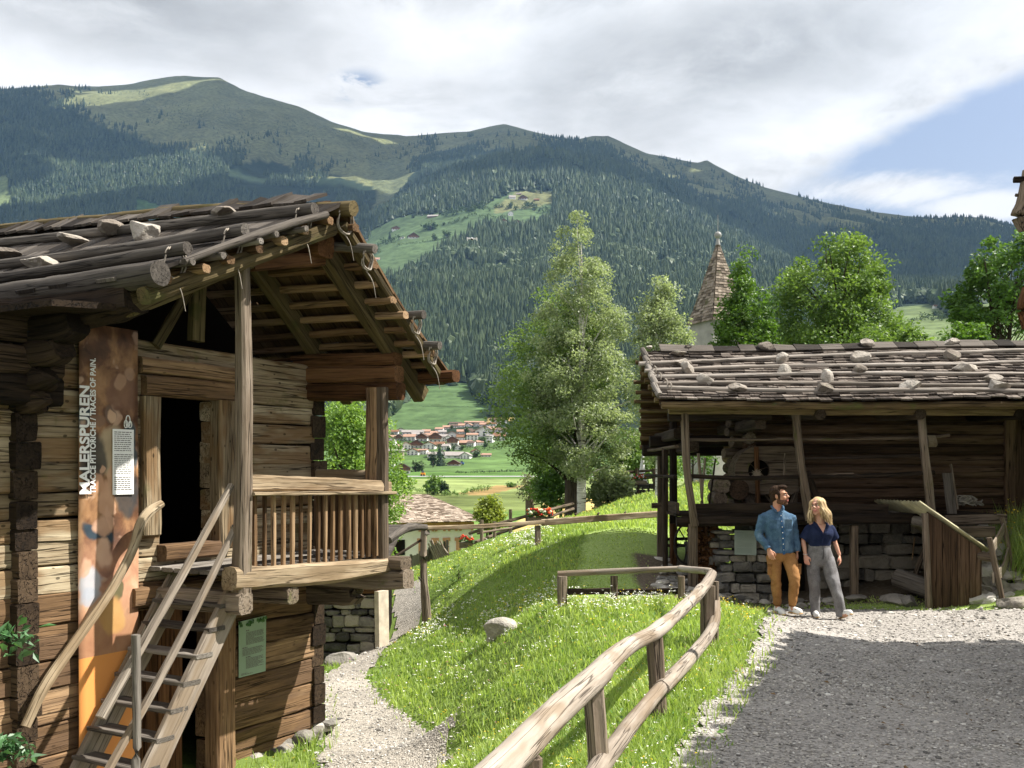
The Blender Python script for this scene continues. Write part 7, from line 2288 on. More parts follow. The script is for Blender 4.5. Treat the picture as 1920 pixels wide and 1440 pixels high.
VILL = [
 ('lowest', [(230, 800, 60, 28, 18, W_, GRY, 's', 0), (285, 772, 150, 72, 26, CR_, GRY, 's', 0), (345, 905, 150, 62, 44, W_, GRY, 'g', 1), (820, 765, 165, 26, 30, W_, GRY, 's', 0), (820, 832, 112, 26, 30, W_, DKB, 'g', 1), (930, 770, 90, 36, 25, W_, GRY, 'g', 0), (1110, 752, 90, 14, 14, W_, ORG, 's', 0), (640, 760, 120, 30, 20, W_, GRY, 's', 0), (705, 740, 70, 26, 20, W_, DKB, 'g', 0), (1010, 720, 60, 22, 18, W_, BRN, 'g', 0), (250, 860, 70, 40, 24, W_, GRY, 's', 0)]),
 ('second', [(312, 700, 60, 30, 32, CR_, ORG, 'g', 0), (380, 685, 92, 44, 26, W_, ORG, 'g', 0), (455, 737, 105, 40, 22, W_, BRN, 'g', 0), (480, 672, 112, 44, 30, W_, DKB, 'g', 1), (540, 730, 80, 36, 10, W_, ORG, 's', 0), (600, 684, 112, 46, 26, W_, BRN, 'g', 0), (690, 668, 90, 30, 20, CR_, BRN, 's', 0), (810, 655, 100, 62, 26, W_, DKB, 'g', 1), (915, 645, 130, 18, 22, BRN, ORG, 's', 0), (750, 690, 66, 32, 20, W_, GRY, 's', 0), (250, 655, 80, 34, 20, W_, GRY, 's', 0), (860, 690, 60, 28, 18, W_, GRY, 'g', 0), (980, 660, 66, 30, 18, W_, DKB, 's', 0), (1050, 650, 60, 26, 18, W_, ORG, 's', 0)]),
 ('third', [(268, 600, 92, 24, 18, W_, ORG, 's', 0), (420, 608, 104, 36, 22, W_, ORG, 's', 0), (540, 610, 104, 42, 30, W_, DKB, 'g', 1), (645, 620, 112, 56, 34, W_, BRN, 'g', 1), (722, 612, 78, 40, 20, W_, GRY, 's', 0), (985, 602, 100, 46, 16, W_, ORG, 's', 0), (1090, 570, 165, 58, 46, W_, ORG, 'g', 0), (1150, 626, 56, 58, 12, W_, GRY, 's', 0), (1225, 606, 110, 40, 30, W_, BRN, 's', 0), (330, 604, 76, 34, 22, W_, DKB, 'g', 1), (470, 580, 70, 28, 18, W_, GRY, 's', 0), (590, 590, 70, 30, 22, W_, ORG, 's', 0), (770, 612, 70, 34, 22, W_, GRY, 'g', 0), (880, 604, 74, 26, 22, W_, BRN, 's', 0)]),
 ('fourth', [(262, 552, 112, 24, 18, W_, BRN, 's', 0), (400, 552, 100, 20, 20, W_, GRY, 's', 0), (500, 552, 110, 20, 20, W_, GRY, 's', 0), (650, 552, 80, 14, 16, W_, ORG, 's', 0), (715, 548, 70, 18, 18, W_, GRY, 's', 0), (800, 572, 132, 24, 28, W_, ORG, 'g', 0), (880, 545, 70, 18, 20, W_, ORG, 's', 0), (1010, 545, 80, 18, 18, W_, DKB, 's', 0), (1175, 535, 90, 30, 24, W_, ORG, 's', 0), (1250, 545, 80, 30, 24, W_, DKB, 's', 0), (570, 548, 70, 22, 20, W_, ORG, 's', 0), (950, 540, 70, 22, 20, W_, DKB, 's', 0), (1100, 520, 70, 22, 18, W_, GRY, 's', 0), (340, 530, 70, 22, 18, W_, DKB, 'g', 0)]),
 ('highest', [(690, 518, 70, 14, 16, W_, ORG, 's', 0), (755, 500, 70, 14, 16, W_, ORG, 's', 0), (820, 490, 70, 14, 18, W_, DKB, 's', 0), (835, 462, 110, 12, 10, W_, DKB, 's', 0), (890, 485, 60, 14, 18, W_, ORG, 's', 0), (955, 480, 70, 16, 18, W_, ORG, 'g', 0), (965, 455, 90, 12, 12, W_, ORG, 's', 0), (1025, 478, 66, 16, 18, W_, ORG, 'g', 0), (1050, 455, 80, 12, 12, W_, ORG, 's', 0), (1090, 480, 70, 16, 18, W_, ORG, 's', 0), (1160, 480, 80, 22, 16, W_, BRN, 's', 0), (1222, 455, 142, 36, 12, W_, DKB, 's', 0)]),
]
for row, hs in VILL:
    hs = sorted(hs, key=lambda a: a[0])
    for i, (cx, cy, w, hw_, hr_, wc, rc, stl, two) in enumerate(hs):
        px, py = vp(cx, cy)
        end = 'leftmost' if i == 0 else 'rightmost' if i == len(hs) - 1 else ORD[i] + ' from left'
        vhouse(px, py, w * .208, hw_ * .208, hr_ * .208, wc, rc, stl, f'{colname[wc]} house with {roofname[rc]} roof, {end} in the {row} village row', 'houses of the village across the valley', two=bool(two))
def ap_(cx, cy): return 660 + cx * .22917, 320 + cy * .22917
for cx, cy, w, a, b, wc, rc, stl, two, lab in (
   (355, 492, 62, 22, 16, W_, BRN, 'g', 1, 'lone farmhouse with timber upper floor on the left of the mountain meadow'),
   (497, 557, 82, 26, 26, W_, DKB, 'g', 1, 'large dark timber farmhouse below the lone farmhouse on the mountain meadow'),
   (410, 560, 40, 12, 6, W_, GRY, 's', 0, 'small white shed beside the large dark timber farmhouse'),
   (662, 384, 84, 10, 16, BRN, GRY, 's', 0, 'low barn at the upper forest edge of the mountain meadow'),
   (1310, 232, 52, 16, 18, W_, GRY, 's', 0, 'white-walled barn at the left end of the hilltop hamlet'),
   (1405, 240, 66, 22, 20, W_, DKB, 'g', 1, 'big timber house in the middle of the hilltop hamlet'),
   (1512, 248, 42, 10, 10, BRN, BRN, 's', 0, 'small brown hut at the right end of the hilltop hamlet'),
   (1365, 198, 40, 8, 8, BRN, GRY, 's', 0, 'tiny hut above the hilltop hamlet at the forest edge'),
   (1240, 425, 52, 18, 16, W_, DKB, 'g', 1, 'left one of the twin chalets above the spruce wood'),
   (1352, 440, 62, 20, 20, W_, DKB, 'g', 1, 'right one of the twin chalets above the spruce wood'),
   (1297, 372, 40, 26, 14, W_, GRY, 'g', 0, 'small white chapel between the hilltop hamlet and the twin chalets'),
   (30, 590, 60, 20, 16, W_, GRY, 'g', 0, 'white house half hidden by the log house roof, lower left of the mountain meadow'),
   (97, 586, 60, 22, 16, W_, DKB, 'g', 0, 'white house with dark roof next to the log house roof edge'),
   (190, 742, 66, 16, 16, W_, ORG, 's', 0, 'white house with red roof just past the log house verge')):
    px, py = ap_(cx, cy)
    vhouse(px, py, w * .229, a * .229, b * .229, wc, rc, stl, lab, 'mountain farm buildings', two=bool(two))
for px, py, w, lab in ((1781, 577, 8, 'tiny white house on the far right valley slope, left one of two'), (1794, 580, 6, 'tiny white house on the far right valley slope, right one of two'), (1757, 578, 9, 'small brown-roofed hut on the far right green hill')):
    vhouse(px, py, w, 4, 3, W_, BRN, 's', lab, 'houses on the right valley slope')

# ---------------------------------------------------------------- trees standing in the valley
M_FARL = leaf_mat('far_tree_leaves', (.022, .045, .018), (.085, .13, .045), .15, None, .15)
M_FARD = leaf_mat('far_dark_leaves', (.014, .03, .016), (.05, .08, .035), .1, None, .1)
def far_blob(mb, px, py, w, h, rng, n=260, Y=None, ls=.16):
    p = far_hit(px, py) if Y is None else P(px, py, Y)
    s = p[1] / F
    W, Hh = w * s, h * s
    k = max(5, int(n / 40))
    c = rng.normal(0, 1, (k, 3)); c /= np.linalg.norm(c, axis=1)[:, None]
    c = c * rng.uniform(.2, .75, (k, 1)) * np.array([W / 2, W / 2, Hh / 2]) + np.array([p[0], p[1] + W * .2, p[2] + Hh * .52])
    per = n // k
    pos = (c[:, None] + rng.normal(0, 1, (k, per, 3)) * np.array([W, W, Hh]) * .13).reshape(-1, 3)
    leaf_cards(mb, pos, max(W, Hh) * ls, rng, np.repeat(rng.random(k), per) * .6 + rng.random(k * per) * .4, .4, 0, .8)
    return p, W, Hh
def far_tree(px, py, w, h, lab, mat=None, cone=False, n=260, group=None, Y=None):
    rng = np.random.default_rng(int(px * 7 + py))
    if cone:
        p = far_hit(px, py); s = p[1] / F
        t = thing('spruce_tree', lab, 'tree', p, group)
        mb = conifers(np.array([p]), np.array([h * s]), rng, 0)
        pos = []
        for k in range(9):
            z = k / 9; m = int(26 * (1.1 - z)); a = rng.random(m) * 6.28
            r = w * s * .5 * (1 - z) * rng.uniform(.5, 1.05, m)
            pos.append(np.stack([p[0] + np.cos(a) * r, p[1] + np.sin(a) * r, p[2] + h * s * (.08 + .86 * z + rng.normal(0, .02, m))], 1))
        leaf_cards(mb, np.concatenate(pos), h * s * .13, rng, rng.random(sum(map(len, pos))), .3, .8, .6)
        mb.build('crown', M_SPRUCE, t)
    else:
        mb = MB(); p, W, Hh = far_blob(mb, px, py, w, h, rng, n, Y)
        t = thing('broadleaf_tree', lab, 'tree', p, group)
        mb.build('crown', mat or M_FARL, t)
    tm = MB(); sweep(tm, [p - np.array([0, 0, .5]), p + np.array([0, 0, h * p[1] / F * .45])], w * p[1] / F * .09, sides=6, seg=3); tm.build('trunk', M_BARK, t)
    return t
far_tree(824, 874, 30, 38, 'tall dark conifer at the lower edge of the village', cone=True)
far_tree(812, 876, 22, 26, 'dark tree leaning against the tall village conifer', M_FARD)
for a in ((779, 885, 30, 24, 'wide tree below the village beside the large grey-roofed house'), (790, 882, 18, 18, 'smaller tree right of the wide tree below the village'), (840, 849, 12, 13, 'round tree in front of the middle of the village'), (850, 846, 8, 10, 'small round tree beside the round tree in the village'), (866, 845, 11, 10, 'round bush right of the village centre'), (874, 818, 14, 16, 'green tree among the upper orange roofs'),
          (903, 834, 20, 18, 'broad tree right of the white manor in the village'), (892, 858, 18, 15, 'tree between the village and the lower green field'), (912, 838, 16, 12, 'tree beside the broad tree at the village right end'), (725, 842, 22, 20, 'tree cut by the balcony post at the left of the village'), (735, 820, 10, 10, 'small tree among the left-hand houses'), (766, 838, 9, 11, 'dark tree between two orange roofs at the village left'), (846, 806, 8, 10, 'tree beside the gable of the upper village')):
    far_tree(*a, n=300)
far_tree(813, 928, 38, 34, 'large round green bush in the valley just above the chapel roof', M_BUSHL, n=900)
far_tree(834, 929, 17, 26, 'slim dark bush right of the large round bush above the chapel', M_FARD, n=600)
far_tree(958, 914, 24, 10, 'low bush at the edge of the brown bank in the valley', M_BUSHL, n=400)
far_tree(775, 409, 9, 17, 'lone spruce at the top of the mountain meadow', cone=True)
far_tree(791, 405, 5, 11, 'shorter lone spruce right of the other at the top of the mountain meadow', cone=True)
far_tree(731, 449, 8, 15, 'spruce left of the timber farmhouse', cone=True)
for a in ((807, 432, 30, 18, 'largest clump of trees in the middle of the mountain meadow'), (832, 424, 8, 8, 'small round tree right of the largest clump on the mountain meadow'), (814, 452, 12, 14, 'pale tree at the lower edge of the mountain meadow'), (838, 447, 20, 14, 'tree group at the forest edge below the mountain meadow'), (990, 390, 15, 14, 'round tree below the hilltop hamlet'), (958, 392, 12, 14, 'left tree of the pair below the hilltop hamlet'), (1002, 396, 10, 10, 'small tree right of the round tree below the hilltop hamlet'), (1826 - 50, 596, 12, 12, 'lone tree on the far right green hill'), (1759, 597, 18, 16, 'round dark tree on the right valley hill')):
    far_tree(*a, n=240)
def hedge(lab, pts, w, mat=M_FARL, n=70, seed=1):
    rng = np.random.default_rng(seed); mb = MB()
    pts = np.array(pts, float)
    d = np.concatenate([[0], np.cumsum(np.hypot(*np.diff(pts, axis=0).T))])
    for u in np.arange(0, d[-1], w * .55):
        x, y = np.interp(u, d, pts[:, 0]), np.interp(u, d, pts[:, 1])
        k = rng.uniform(.7, 1.3)
        far_blob(mb, x + rng.normal(0, w * .1), y + rng.normal(0, w * .08), w * k, w * k * .95, rng, n)
    tag(mb.build('hedgerow', mat), lab, 'hedge', kind='stuff')
hedge('tree belt along the upper forest edge of the mountain meadow', [(832, 408), (860, 402), (890, 398), (912, 392)], 16, n=80)
hedge('hedge strip crossing the mountain meadow', [(843, 422), (865, 416), (885, 406), (930, 412), (950, 408)], 9, n=60, seed=2)
hedge('tree row below the hilltop hamlet', [(922, 396), (940, 390), (975, 394), (1000, 392), (1030, 402), (1040, 408)], 13, n=80, seed=3)
hedge('hedge along the lower terrace of the mountain meadow', [(745, 462), (770, 458), (800, 455), (822, 450)], 5, n=40, seed=4)
hedge('trees below the timber farmhouse by the log house roof', [(700, 480), (715, 462), (730, 458), (750, 452)], 15, n=80, seed=5)
hedge('bushes between the village houses', [(720, 832), (760, 828), (800, 842), (830, 838), (870, 842), (900, 846), (940, 842), (990, 838)], 9, n=50, seed=6)
hedge('dark clipped hedge across the green valley field', [(855, 888), (900, 887), (960, 885), (1010, 884)], 5, M_FARD, 70, seed=7)
hedge('scrub along the brown bank in the valley', [(745, 922), (775, 924), (850, 932), (880, 926), (920, 920)], 12, M_BUSHL, 90, seed=8)
hedge('forest edge above the village field', [(690, 800), (715, 790), (735, 782), (745, 765), (740, 745)], 22, n=130, seed=9)
hedge('forest edge right of the hillside field', [(905, 760), (920, 752), (935, 745), (960, 735)], 20, M_FARD, 130, seed=10)
hedge('line of bushes dividing the hillside field', [(792, 763), (815, 763), (850, 764), (878, 764)], 3, n=40, seed=11)
hedge('tree belt on the right valley slope', [(1690, 625), (1730, 600), (1760, 603), (1800, 585)], 14, n=80, seed=12)
# valley road
def road():
    mb = MB(); px = np.linspace(690, 1130, 60); V = []
    for x in px:
        for dy in (894.5, 892.8): 
            q = far_hit(x, dy); q = q + np.array([0, 0, .12]); V.append(q)
    mb.add(np.array(V), np.array([[2 * k, 2 * k + 2, 2 * k + 3, 2 * k + 1] for k in range(59)]))
    o = mb.build('valley_road', plain('pale_asphalt', (.30, .30, .29), .9)); o['kind'] = 'structure'
road()
for i, (px, c, lab) in enumerate(((745, (.7, .7, .7), 'white car driving on the valley road left of the signpost'), (793, (.7, .28, .03), 'orange truck parked beside the valley road'), (866, (.1, .22, .5), 'blue car parked in front of the village barns'))):
    q = far_hit(px, 893 if i < 2 else 872); s = q[1] / F; t = thing('parked_car', lab, 'car', q); mb = MB()
    w = 8 * s; box(mb, q + np.array([-w / 2, -1, .4]), q + np.array([w / 2, 1, 1.3]), None, c); mb.build('body', M_TINT, t)
    mb = MB(); quadbox(mb, [q + np.array([-w * .3, -.9, 1.3]), q + np.array([w * .3, -.9, 1.3]), q + np.array([w * .2, -.8, 2.1]), q + np.array([-w * .2, -.8, 2.1])][::-1], 1.6, None, (.08, .09, .1)); mb.build('cabin', M_TINT, t)
    for dx in (-.3, .3):
        mb = MB(); sweep(mb, [q + np.array([w * dx, -1.05, .4]), q + np.array([w * dx, -.8, .4])], .75, sides=10, seg=2, C=(.02, .02, .02)); mb.build('wheel', M_TINT, t)

# ================================================================ drone hovering in front of the wood
c = P(885, 448, 20); dr_ = thing('quadcopter_drone', 'small grey quadcopter drone hovering in front of the spruce wood', 'drone', c)
M_DRONE = plain('grey_drone_shell', (.45, .45, .46), .4, .5, .05); M_DBLK = plain('black_drone_parts', (.015, .015, .016), .5, .4, .05)
mb = MB(); v, f = ICO[2]; mb.add(v * np.array([.035, .06, .026]) + c, f); mb.build('body', M_DRONE, dr_, smooth=True)
mb = MB(); mb.add(v * np.array([.024, .02, .02]) + c + np.array([0, -.05, -.018]), f); mb.build('camera_gimbal', M_DBLK, dr_)
for sx, sy in ((-1, -1), (1, -1), (-1, 1), (1, 1)):
    e = c + np.array([sx * .095, sy * .075, .012 - .012 * (sy < 0)])
    mb = MB(); sweep(mb, [c + np.array([sx * .025, sy * .03, .005]), e], [.018, .014], sides=7, seg=4); sweep(mb, [e + np.array([0, 0, .02]), e - np.array([0, 0, .035])], .014, sides=8, seg=3); ar = mb.build('arm', M_DRONE, dr_)
    mb = MB(); a = random.uniform(0, 3); b_ = np.array([math.cos(a), math.sin(a), 0]) * .05; sweep(mb, [e + b_ + np.array([0, 0, .024]), e - b_ + np.array([0, 0, .024])], .012, .003, kind='rect', bevel=.001, seg=4); mb.build('rotor_blade', M_DBLK, ar)
# ================================================================ people
def psweep(mb, pts, *a, **k):
    d = np.abs(np.array(pts[-1], float) - np.array(pts[0], float))
    if 'up' not in k and d[2] > .6 * np.linalg.norm(d): k['up'] = (.05, -1, 0)
    return sweep(mb, pts, *a, **k)
def loft(mb, secs, n=20, seg=None):
    """closed stack of horizontal ellipses: (x, y, z, rx, ry)"""
    s = np.array(secs, float)
    s = crom(s, seg or max(6, len(s) * 4))
    a = np.linspace(0, 2 * np.pi, n, endpoint=False)
    V = np.stack([s[:, None, 0] + s[:, None, 3] * np.sign(np.cos(a)) * np.abs(np.cos(a)) ** .85, s[:, None, 1] + s[:, None, 4] * np.sin(a), np.broadcast_to(s[:, None, 2], (len(s), n))], 2)
    k = len(s)
    i = np.arange(k - 1)[:, None] * n; j = np.arange(n)[None]; j2 = (j + 1) % n
    F4 = np.stack([i + j, i + j2, i + n + j2, i + n + j], 2).reshape(-1, 4)
    Vf = np.concatenate([V.reshape(-1, 3), [V[0].mean(0)], [V[-1].mean(0)]])
    jj = np.arange(n); j3 = (jj + 1) % n
    F3 = np.concatenate([np.stack([j3, jj, np.full(n, k * n)], 1), np.stack([(k - 1) * n + jj, (k - 1) * n + j3, np.full(n, k * n + 1)], 1)])
    mb.add(Vf, [F4, F3])
def ell_(mb, c, r, R=None):
    v, f = ICO[3]
    p = v * np.asarray(r, float)
    if R is not None: p = p @ R.T
    mb.add(p + np.asarray(c, float), f)
def fuse(mb, voxel, it=6, fac=.5, folds=0., fs=(9, 9, 5), seed=1, fold_fn=None):
    """one continuous surface from overlapping volumes"""
    me = mb.mesh('tmp')
    o = bpy.data.objects.new('tmp', me); COL.objects.link(o)
    m = o.modifiers.new('r', 'REMESH'); m.mode = 'VOXEL'; m.voxel_size = voxel
    s = o.modifiers.new('s', 'SMOOTH'); s.iterations = it; s.factor = fac
    dg = bpy.context.evaluated_depsgraph_get()
    m2 = bpy.data.meshes.new_from_object(o.evaluated_get(dg))
    bpy.data.objects.remove(o); bpy.data.meshes.remove(me)
    n = len(m2.vertices)
    V = np.empty(n * 3, np.float32); m2.vertices.foreach_get('co', V); V = V.reshape(-1, 3).astype(float)
    N = np.empty(n * 3, np.float32); m2.vertices.foreach_get('normal', N); N = N.reshape(-1, 3).astype(float)
    L4 = np.array([list(p.vertices) for p in m2.polygons if len(p.vertices) == 4]).reshape(-1, 4)
    L3 = np.array([list(p.vertices) for p in m2.polygons if len(p.vertices) == 3]).reshape(-1, 3)
    bpy.data.meshes.remove(m2)
    if folds:
        f = fbm(V * np.array(fs) + seed * 7.1, 3, seed)
        f2 = 1 - 2 * np.abs(fbm(V * np.array(fs) * .8 + seed * 3.3, 2, seed + 9))
        k = fold_fn(V) if fold_fn is not None else 1.
        V = V + N * ((f * .6 + f2 * .6 - .2) * folds * k)[:, None]
    out = MB(); out.add(V, [L4, L3], V.copy(), .5)
    return out
def rotz(a): c, s = math.cos(a), math.sin(a); return np.array([[c, -s, 0], [s, c, 0], [0, 0, 1]])
def rotx(a): c, s = math.cos(a), math.sin(a); return np.array([[1, 0, 0], [0, c, -s], [0, s, c]])
def roty(a): c, s = math.cos(a), math.sin(a); return np.array([[c, 0, s], [0, 1, 0], [-s, 0, c]])

def hand(mb, w, d, back, side, curl=.5, sc=1.):
    """palm, four unequal bent fingers and a thumb; d = finger direction, back = back-of-hand normal, side = +1 if the thumb is on the b side"""
    d = np.array(d, float); d /= np.linalg.norm(d)
    n = np.array(back, float); n -= d * (n @ d); n /= np.linalg.norm(n)
    b = np.cross(d, n) * side
    w = np.array(w, float)
    psweep(mb, [w - d * .03 * sc, w + d * .02 * sc, w + d * .06 * sc, w + d * .095 * sc], [.05 * sc, .066 * sc, .08 * sc, .074 * sc], .028 * sc, sides=12, seg=8, up=n)
    for k, (o, l, ck) in enumerate(((.031, .070, .7), (.011, .080, .9), (-.010, .075, 1.1), (-.030, .058, 1.35))):
        p = w + d * .09 * sc + b * o * sc; pts = [p - d * .02 * sc, p]
        dir_ = d + b * (o * 1.5); ang = 0
        for j, f in enumerate((.42, .32, .26)):
            ang += curl * ck * (.55, .75, .55)[j]
            dd = dir_ * math.cos(ang) - n * math.sin(ang); dd /= np.linalg.norm(dd)
            pts.append(pts[-1] + dd * l * f * sc)
        psweep(mb, pts, np.array([.019, .019, .0175, .016, .0125]) * sc, sides=8, seg=12, up=n, end=.004)
    p = w + d * .03 * sc + b * .034 * sc
    psweep(mb, [p - b * .015 * sc, p + b * .016 * sc + d * .025 * sc - n * .008 * sc, p + b * .024 * sc + d * .055 * sc - n * .02 * sc, p + b * .018 * sc + d * .08 * sc - n * .03 * sc], np.array([.026, .023, .02, .015]) * sc, sides=8, seg=10, up=n, end=.004)

def head_parts(mb, fem=False):
    k = .93 if fem else 1.
    ell_(mb, (0, .015, .03), (.074 * k, .093, .09)); ell_(mb, (0, -.03, -.045), (.056 * k, .066, .072))
    ell_(mb, (0, -.076, -.103), (.022 if fem else .027, .022, .02)); ell_(mb, (0, -.08, .03), (.052 * k, .018, .013))
    for s in (-1, 1):
        ell_(mb, (s * .034, -.066, -.028), (.026, .026, .03)); ell_(mb, (s * .076 * k, .012, -.008), (.011, .021, .034))
        ell_(mb, (s * .045 * k, -.02, -.085), (.018, .05, .022)); ell_(mb, (s * .011, -.105, -.026), (.011, .013, .009))
    psweep(mb, [(0, -.084, .03), (0, -.101, .0), (0, -.121, -.024)], [.02, .022, .028], sides=8, seg=8, end=.004)
    ell_(mb, (0, -.094, -.056), (.028, .012, .017))
    psweep(mb, [(0, .03, -.05), (0, .04, -.13), (0, .05, -.24)], [.115 * (.85 if fem else 1), .105 * (.82 if fem else 1), .13 * (.85 if fem else 1)], sides=14, seg=8)

def skin_mat(name, col, blush):
    T = NT(name)
    p = T.attr('g')
    n = T.noise(p, 9., 4, .6)
    c = T.mix(T.mapr(n, .4, .7), col, blush)
    b = T.n('ShaderNodeBsdfPrincipled', ins={'Base Color': c, 'Roughness': .5, 'Specular IOR Level': .35, 'Subsurface Weight': .12, 'Subsurface Scale': .01})
    b.inputs['Subsurface Radius'].default_value = (1, .35, .2)
    return T.out(b)
M_SKINM = skin_mat('tanned_skin', (.50, .26, .16), (.56, .25, .16)); M_SKINF = skin_mat('fair_skin', (.56, .32, .22), (.60, .28, .20))
M_HAIRD = wood('dark_brown_hair', [(.012, .007, .004), (.035, .02, .012), (.09, .055, .035)], .3, 0, bump=.6)
M_BLOND = wood('blond_hair', [(.26, .16, .07), (.52, .38, .20), (.78, .64, .42)], .35, 0, bump=.5)
M_BEARD = plain('dark_beard', (.12, .06, .037), .8, .15, .35, 160)
M_EYEW = plain('eye_white', (.7, .68, .65), .3, .5, .02); M_IRIS = plain('dark_iris', (.03, .02, .012), .2, .6, .02)
M_LIP = plain('lips', (.48, .16, .13), .5, .3, .05); M_TEETH = plain('teeth', (.75, .72, .66), .4, .4, .02)
def cloth(name, c1, c2, scale=10., weave=140., fade=None):
    T = NT(name)
    g = T.attr('g')
    n = T.noise(g, scale, 5, .65); w = T.noise(T.scale(g, (1, 1, .6)), weave, 2, .5)
    c = T.mix(T.mapr(n, .32, .68), c1, c2)
    if fade:
        c = T.mix(T.m('MULTIPLY', T.mapr(T.noise(T.scale(g, (1, 1, .45)), 5.5, 3, .5), .55, .75), .7), c, fade)
    c = T.mix(1., c, T.mapr(w, .3, .7, .82, 1.18, False), 'MULTIPLY')
    return T.pbr(c, .9, T.bump(w, .25, .003), .12)
M_DENIM = cloth('blue_denim', (.045, .09, .155), (.085, .155, .235), 9., fade=(.20, .29, .37))
M_DENIMD = cloth('blue_denim_seam', (.03, .085, .18), (.05, .12, .24))
M_CHINO = cloth('tan_cotton', (.27, .135, .05), (.35, .18, .07), 8.)
M_CHINOD = cloth('tan_cotton_seam', (.17, .08, .028), (.22, .11, .04), 8.)
M_NAVY = cloth('navy_viscose', (.010, .016, .045), (.020, .028, .068), 8.)
M_JEANS = cloth('washed_grey_denim', (.13, .125, .125), (.21, .205, .21), 8., fade=(.33, .33, .34))
M_JEANSD = cloth('grey_denim_seam', (.06, .058, .06), (.09, .088, .09), 8.)
M_SHOEW = plain('white_leather', (.74, .73, .70), .5, .4, .04); M_SOLE = plain('tan_sole', (.50, .32, .14), .7, .2, .1); M_PEARL = plain('pearl_button', (.6, .58, .52), .3, .5, .03)

PS = 14.0 / F
def person(px0, ground, label):
    x0 = (px0 - CX) * PS
    z0 = GZ(x0, 14.0) + .024
    t = thing('person', label, 'person', (x0, 14.0, z0))
    def J(px, py, y=0.): return np.array([x0 + (px - px0) * PS, 14.0 + y, z0 + (ground - py) * PS])
    return t, J, np.array([x0, 14.0, z0])

def shoe(J, heel, toe, parent, lift=0., w=.095):
    """heel and toe in world, toe may be raised"""
    heel = np.array(heel); toe = np.array(toe)
    mb = MB(); d = toe - heel; up = np.array([0, 0, 1.])
    psweep(mb, [heel + up * .055, heel + d * .3 + up * .06, heel + d * .62 + up * .045, heel + d * .9 + up * .035, toe + up * .03], [w * .8, w * .85, w, w * .92, w * .5], .085, sides=14, seg=14, end=.012)
    psweep(mb, [heel + d * .12 + up * .05, heel + d * .16 + up * .12], [w * .86, w * .82], sides=14, seg=5)
    s = fuse(mb, .007, 5).build('shoe', M_SHOEW, parent, smooth=True)
    mb = MB(); psweep(mb, [heel - d * .02 + up * .012, heel + d * .35 + up * .01, heel + d * .65 + up * .01, toe + d * .03 + up * .014], [w * .8, w * .84, w * 1.04, w * .6], .024, sides=14, seg=12, end=.01)
    mb.build('sole', M_SOLE, s, smooth=True)
    mb = MB(); 
    for f in (.42, .52, .62):
        c = heel + d * f + up * (.105 - f * .045); b = np.cross(d, up); b /= np.linalg.norm(b)
        psweep(mb, [c - b * .025, c + up * .006, c + b * .025], .008, sides=5, seg=5)
    mb.build('laces', M_SHOEW, s)

def place_head(local_mb, c, R, sc=1.):
    V = [(v * sc) @ R.T + c for v in local_mb.V]
    local_mb.V = V
    return local_mb

def face(parent, c, R, sc, fem):
    k = .93 if fem else 1
    for s in (-1, 1):
        mb = MB(); ell_(mb, (s * .031 * k, -.084, .006), (.0115, .0075, .0060)); e = place_head(mb, c, R, sc).build('eye', M_EYEW, parent, smooth=True)
        mb = MB(); ell_(mb, (s * .031 * k, -.0895, .006), (.0062, .0040, .0060)); place_head(mb, c, R, sc).build('iris', M_IRIS, e, smooth=True)
    mb = MB()
    for s in (-1, 1):
        psweep(mb, [(s * .014, -.099, .026), (s * .032 * k, -.094, .033), (s * .05 * k, -.078, .026)], .009, sides=6, seg=8)
    place_head(mb, c, R, sc).build('eyebrows', M_HAIRD if not fem else M_BEARD, parent)
    mb = MB()
    psweep(mb, [(-.03, -.089, -.052), (-.014, -.104, -.061), (0, -.106, -.062), (.014, -.104, -.061), (.03, -.089, -.052)], .010, sides=8, seg=12)
    psweep(mb, [(-.026, -.090, -.056), (-.012, -.102, -.072), (0, -.104, -.074), (.012, -.102, -.072), (.026, -.090, -.056)], .010, sides=8, seg=12)
    m = place_head(mb, c, R, sc).build('mouth', M_LIP, parent, smooth=True)
    mb = MB(); ell_(mb, (0, -.098, -.065), (.02, .007, .006)); place_head(mb, c, R, sc).build('teeth', M_TEETH, m, smooth=True)

# ---------------------------------------------------------------- the man
man, J, mo = person(1462, 1157, 'man in blue denim shirt and tan cargo trousers walking and looking towards the woman')
hc = J(1461, 935.5, -.01); Rm = rotz(rad(58)) @ rotx(rad(-4)); hs = 1.10
hd = MB(); head_parts(hd); place_head(hd, hc, Rm, hs)
bd = MB(); bd.V, bd.G, bd.R, bd.C, bd.F4, bd.F3, bd.n = hd.V, hd.G, hd.R, hd.C, hd.F4, hd.F3, hd.n
psweep(bd, [J(1460, 945, .03), J(1459, 956, .03), J(1458, 968, .03)], [.115, .118, .16], sides=14, seg=6)
loft(bd, [(*J(1458, 964, .03), .07, .06), (*J(1458, 972, .03), .18, .09), (*J(1459, 990, .02), .185, .105), (*J(1461, 1020, .02), .165, .095), (*J(1462, 1045, .02), .165, .1), (*J(1463, 1056, .02), .12, .08)])
EL, WL = J(1424, 1009, .03), J(1437, 1035, -.13); ER, WR = J(1493, 1011, .08), J(1495.5, 1041, .02)
for sh_p, e, w in ((J(1433, 972, .03), EL, WL), (J(1484, 973, .04), ER, WR)):
    psweep(bd, [sh_p, (sh_p + e) / 2, e, (e + w) / 2, w], [.07, .075, .07, .068, .056], sides=12, seg=18)
hand(bd, WL, J(1441, 1052, -.19) - WL, (-.35, -.9, .1), -1, .75, 1.05)
hand(bd, WR, J(1494, 1060, -.03) - WR, (.9, -.35, 0), -1, .65, 1.0)
KL, AL = J(1453.5, 1095, -.04), J(1459.5, 1141, .06); KR, AR = J(1483, 1093, -.17), J(1482, 1139, -.10)
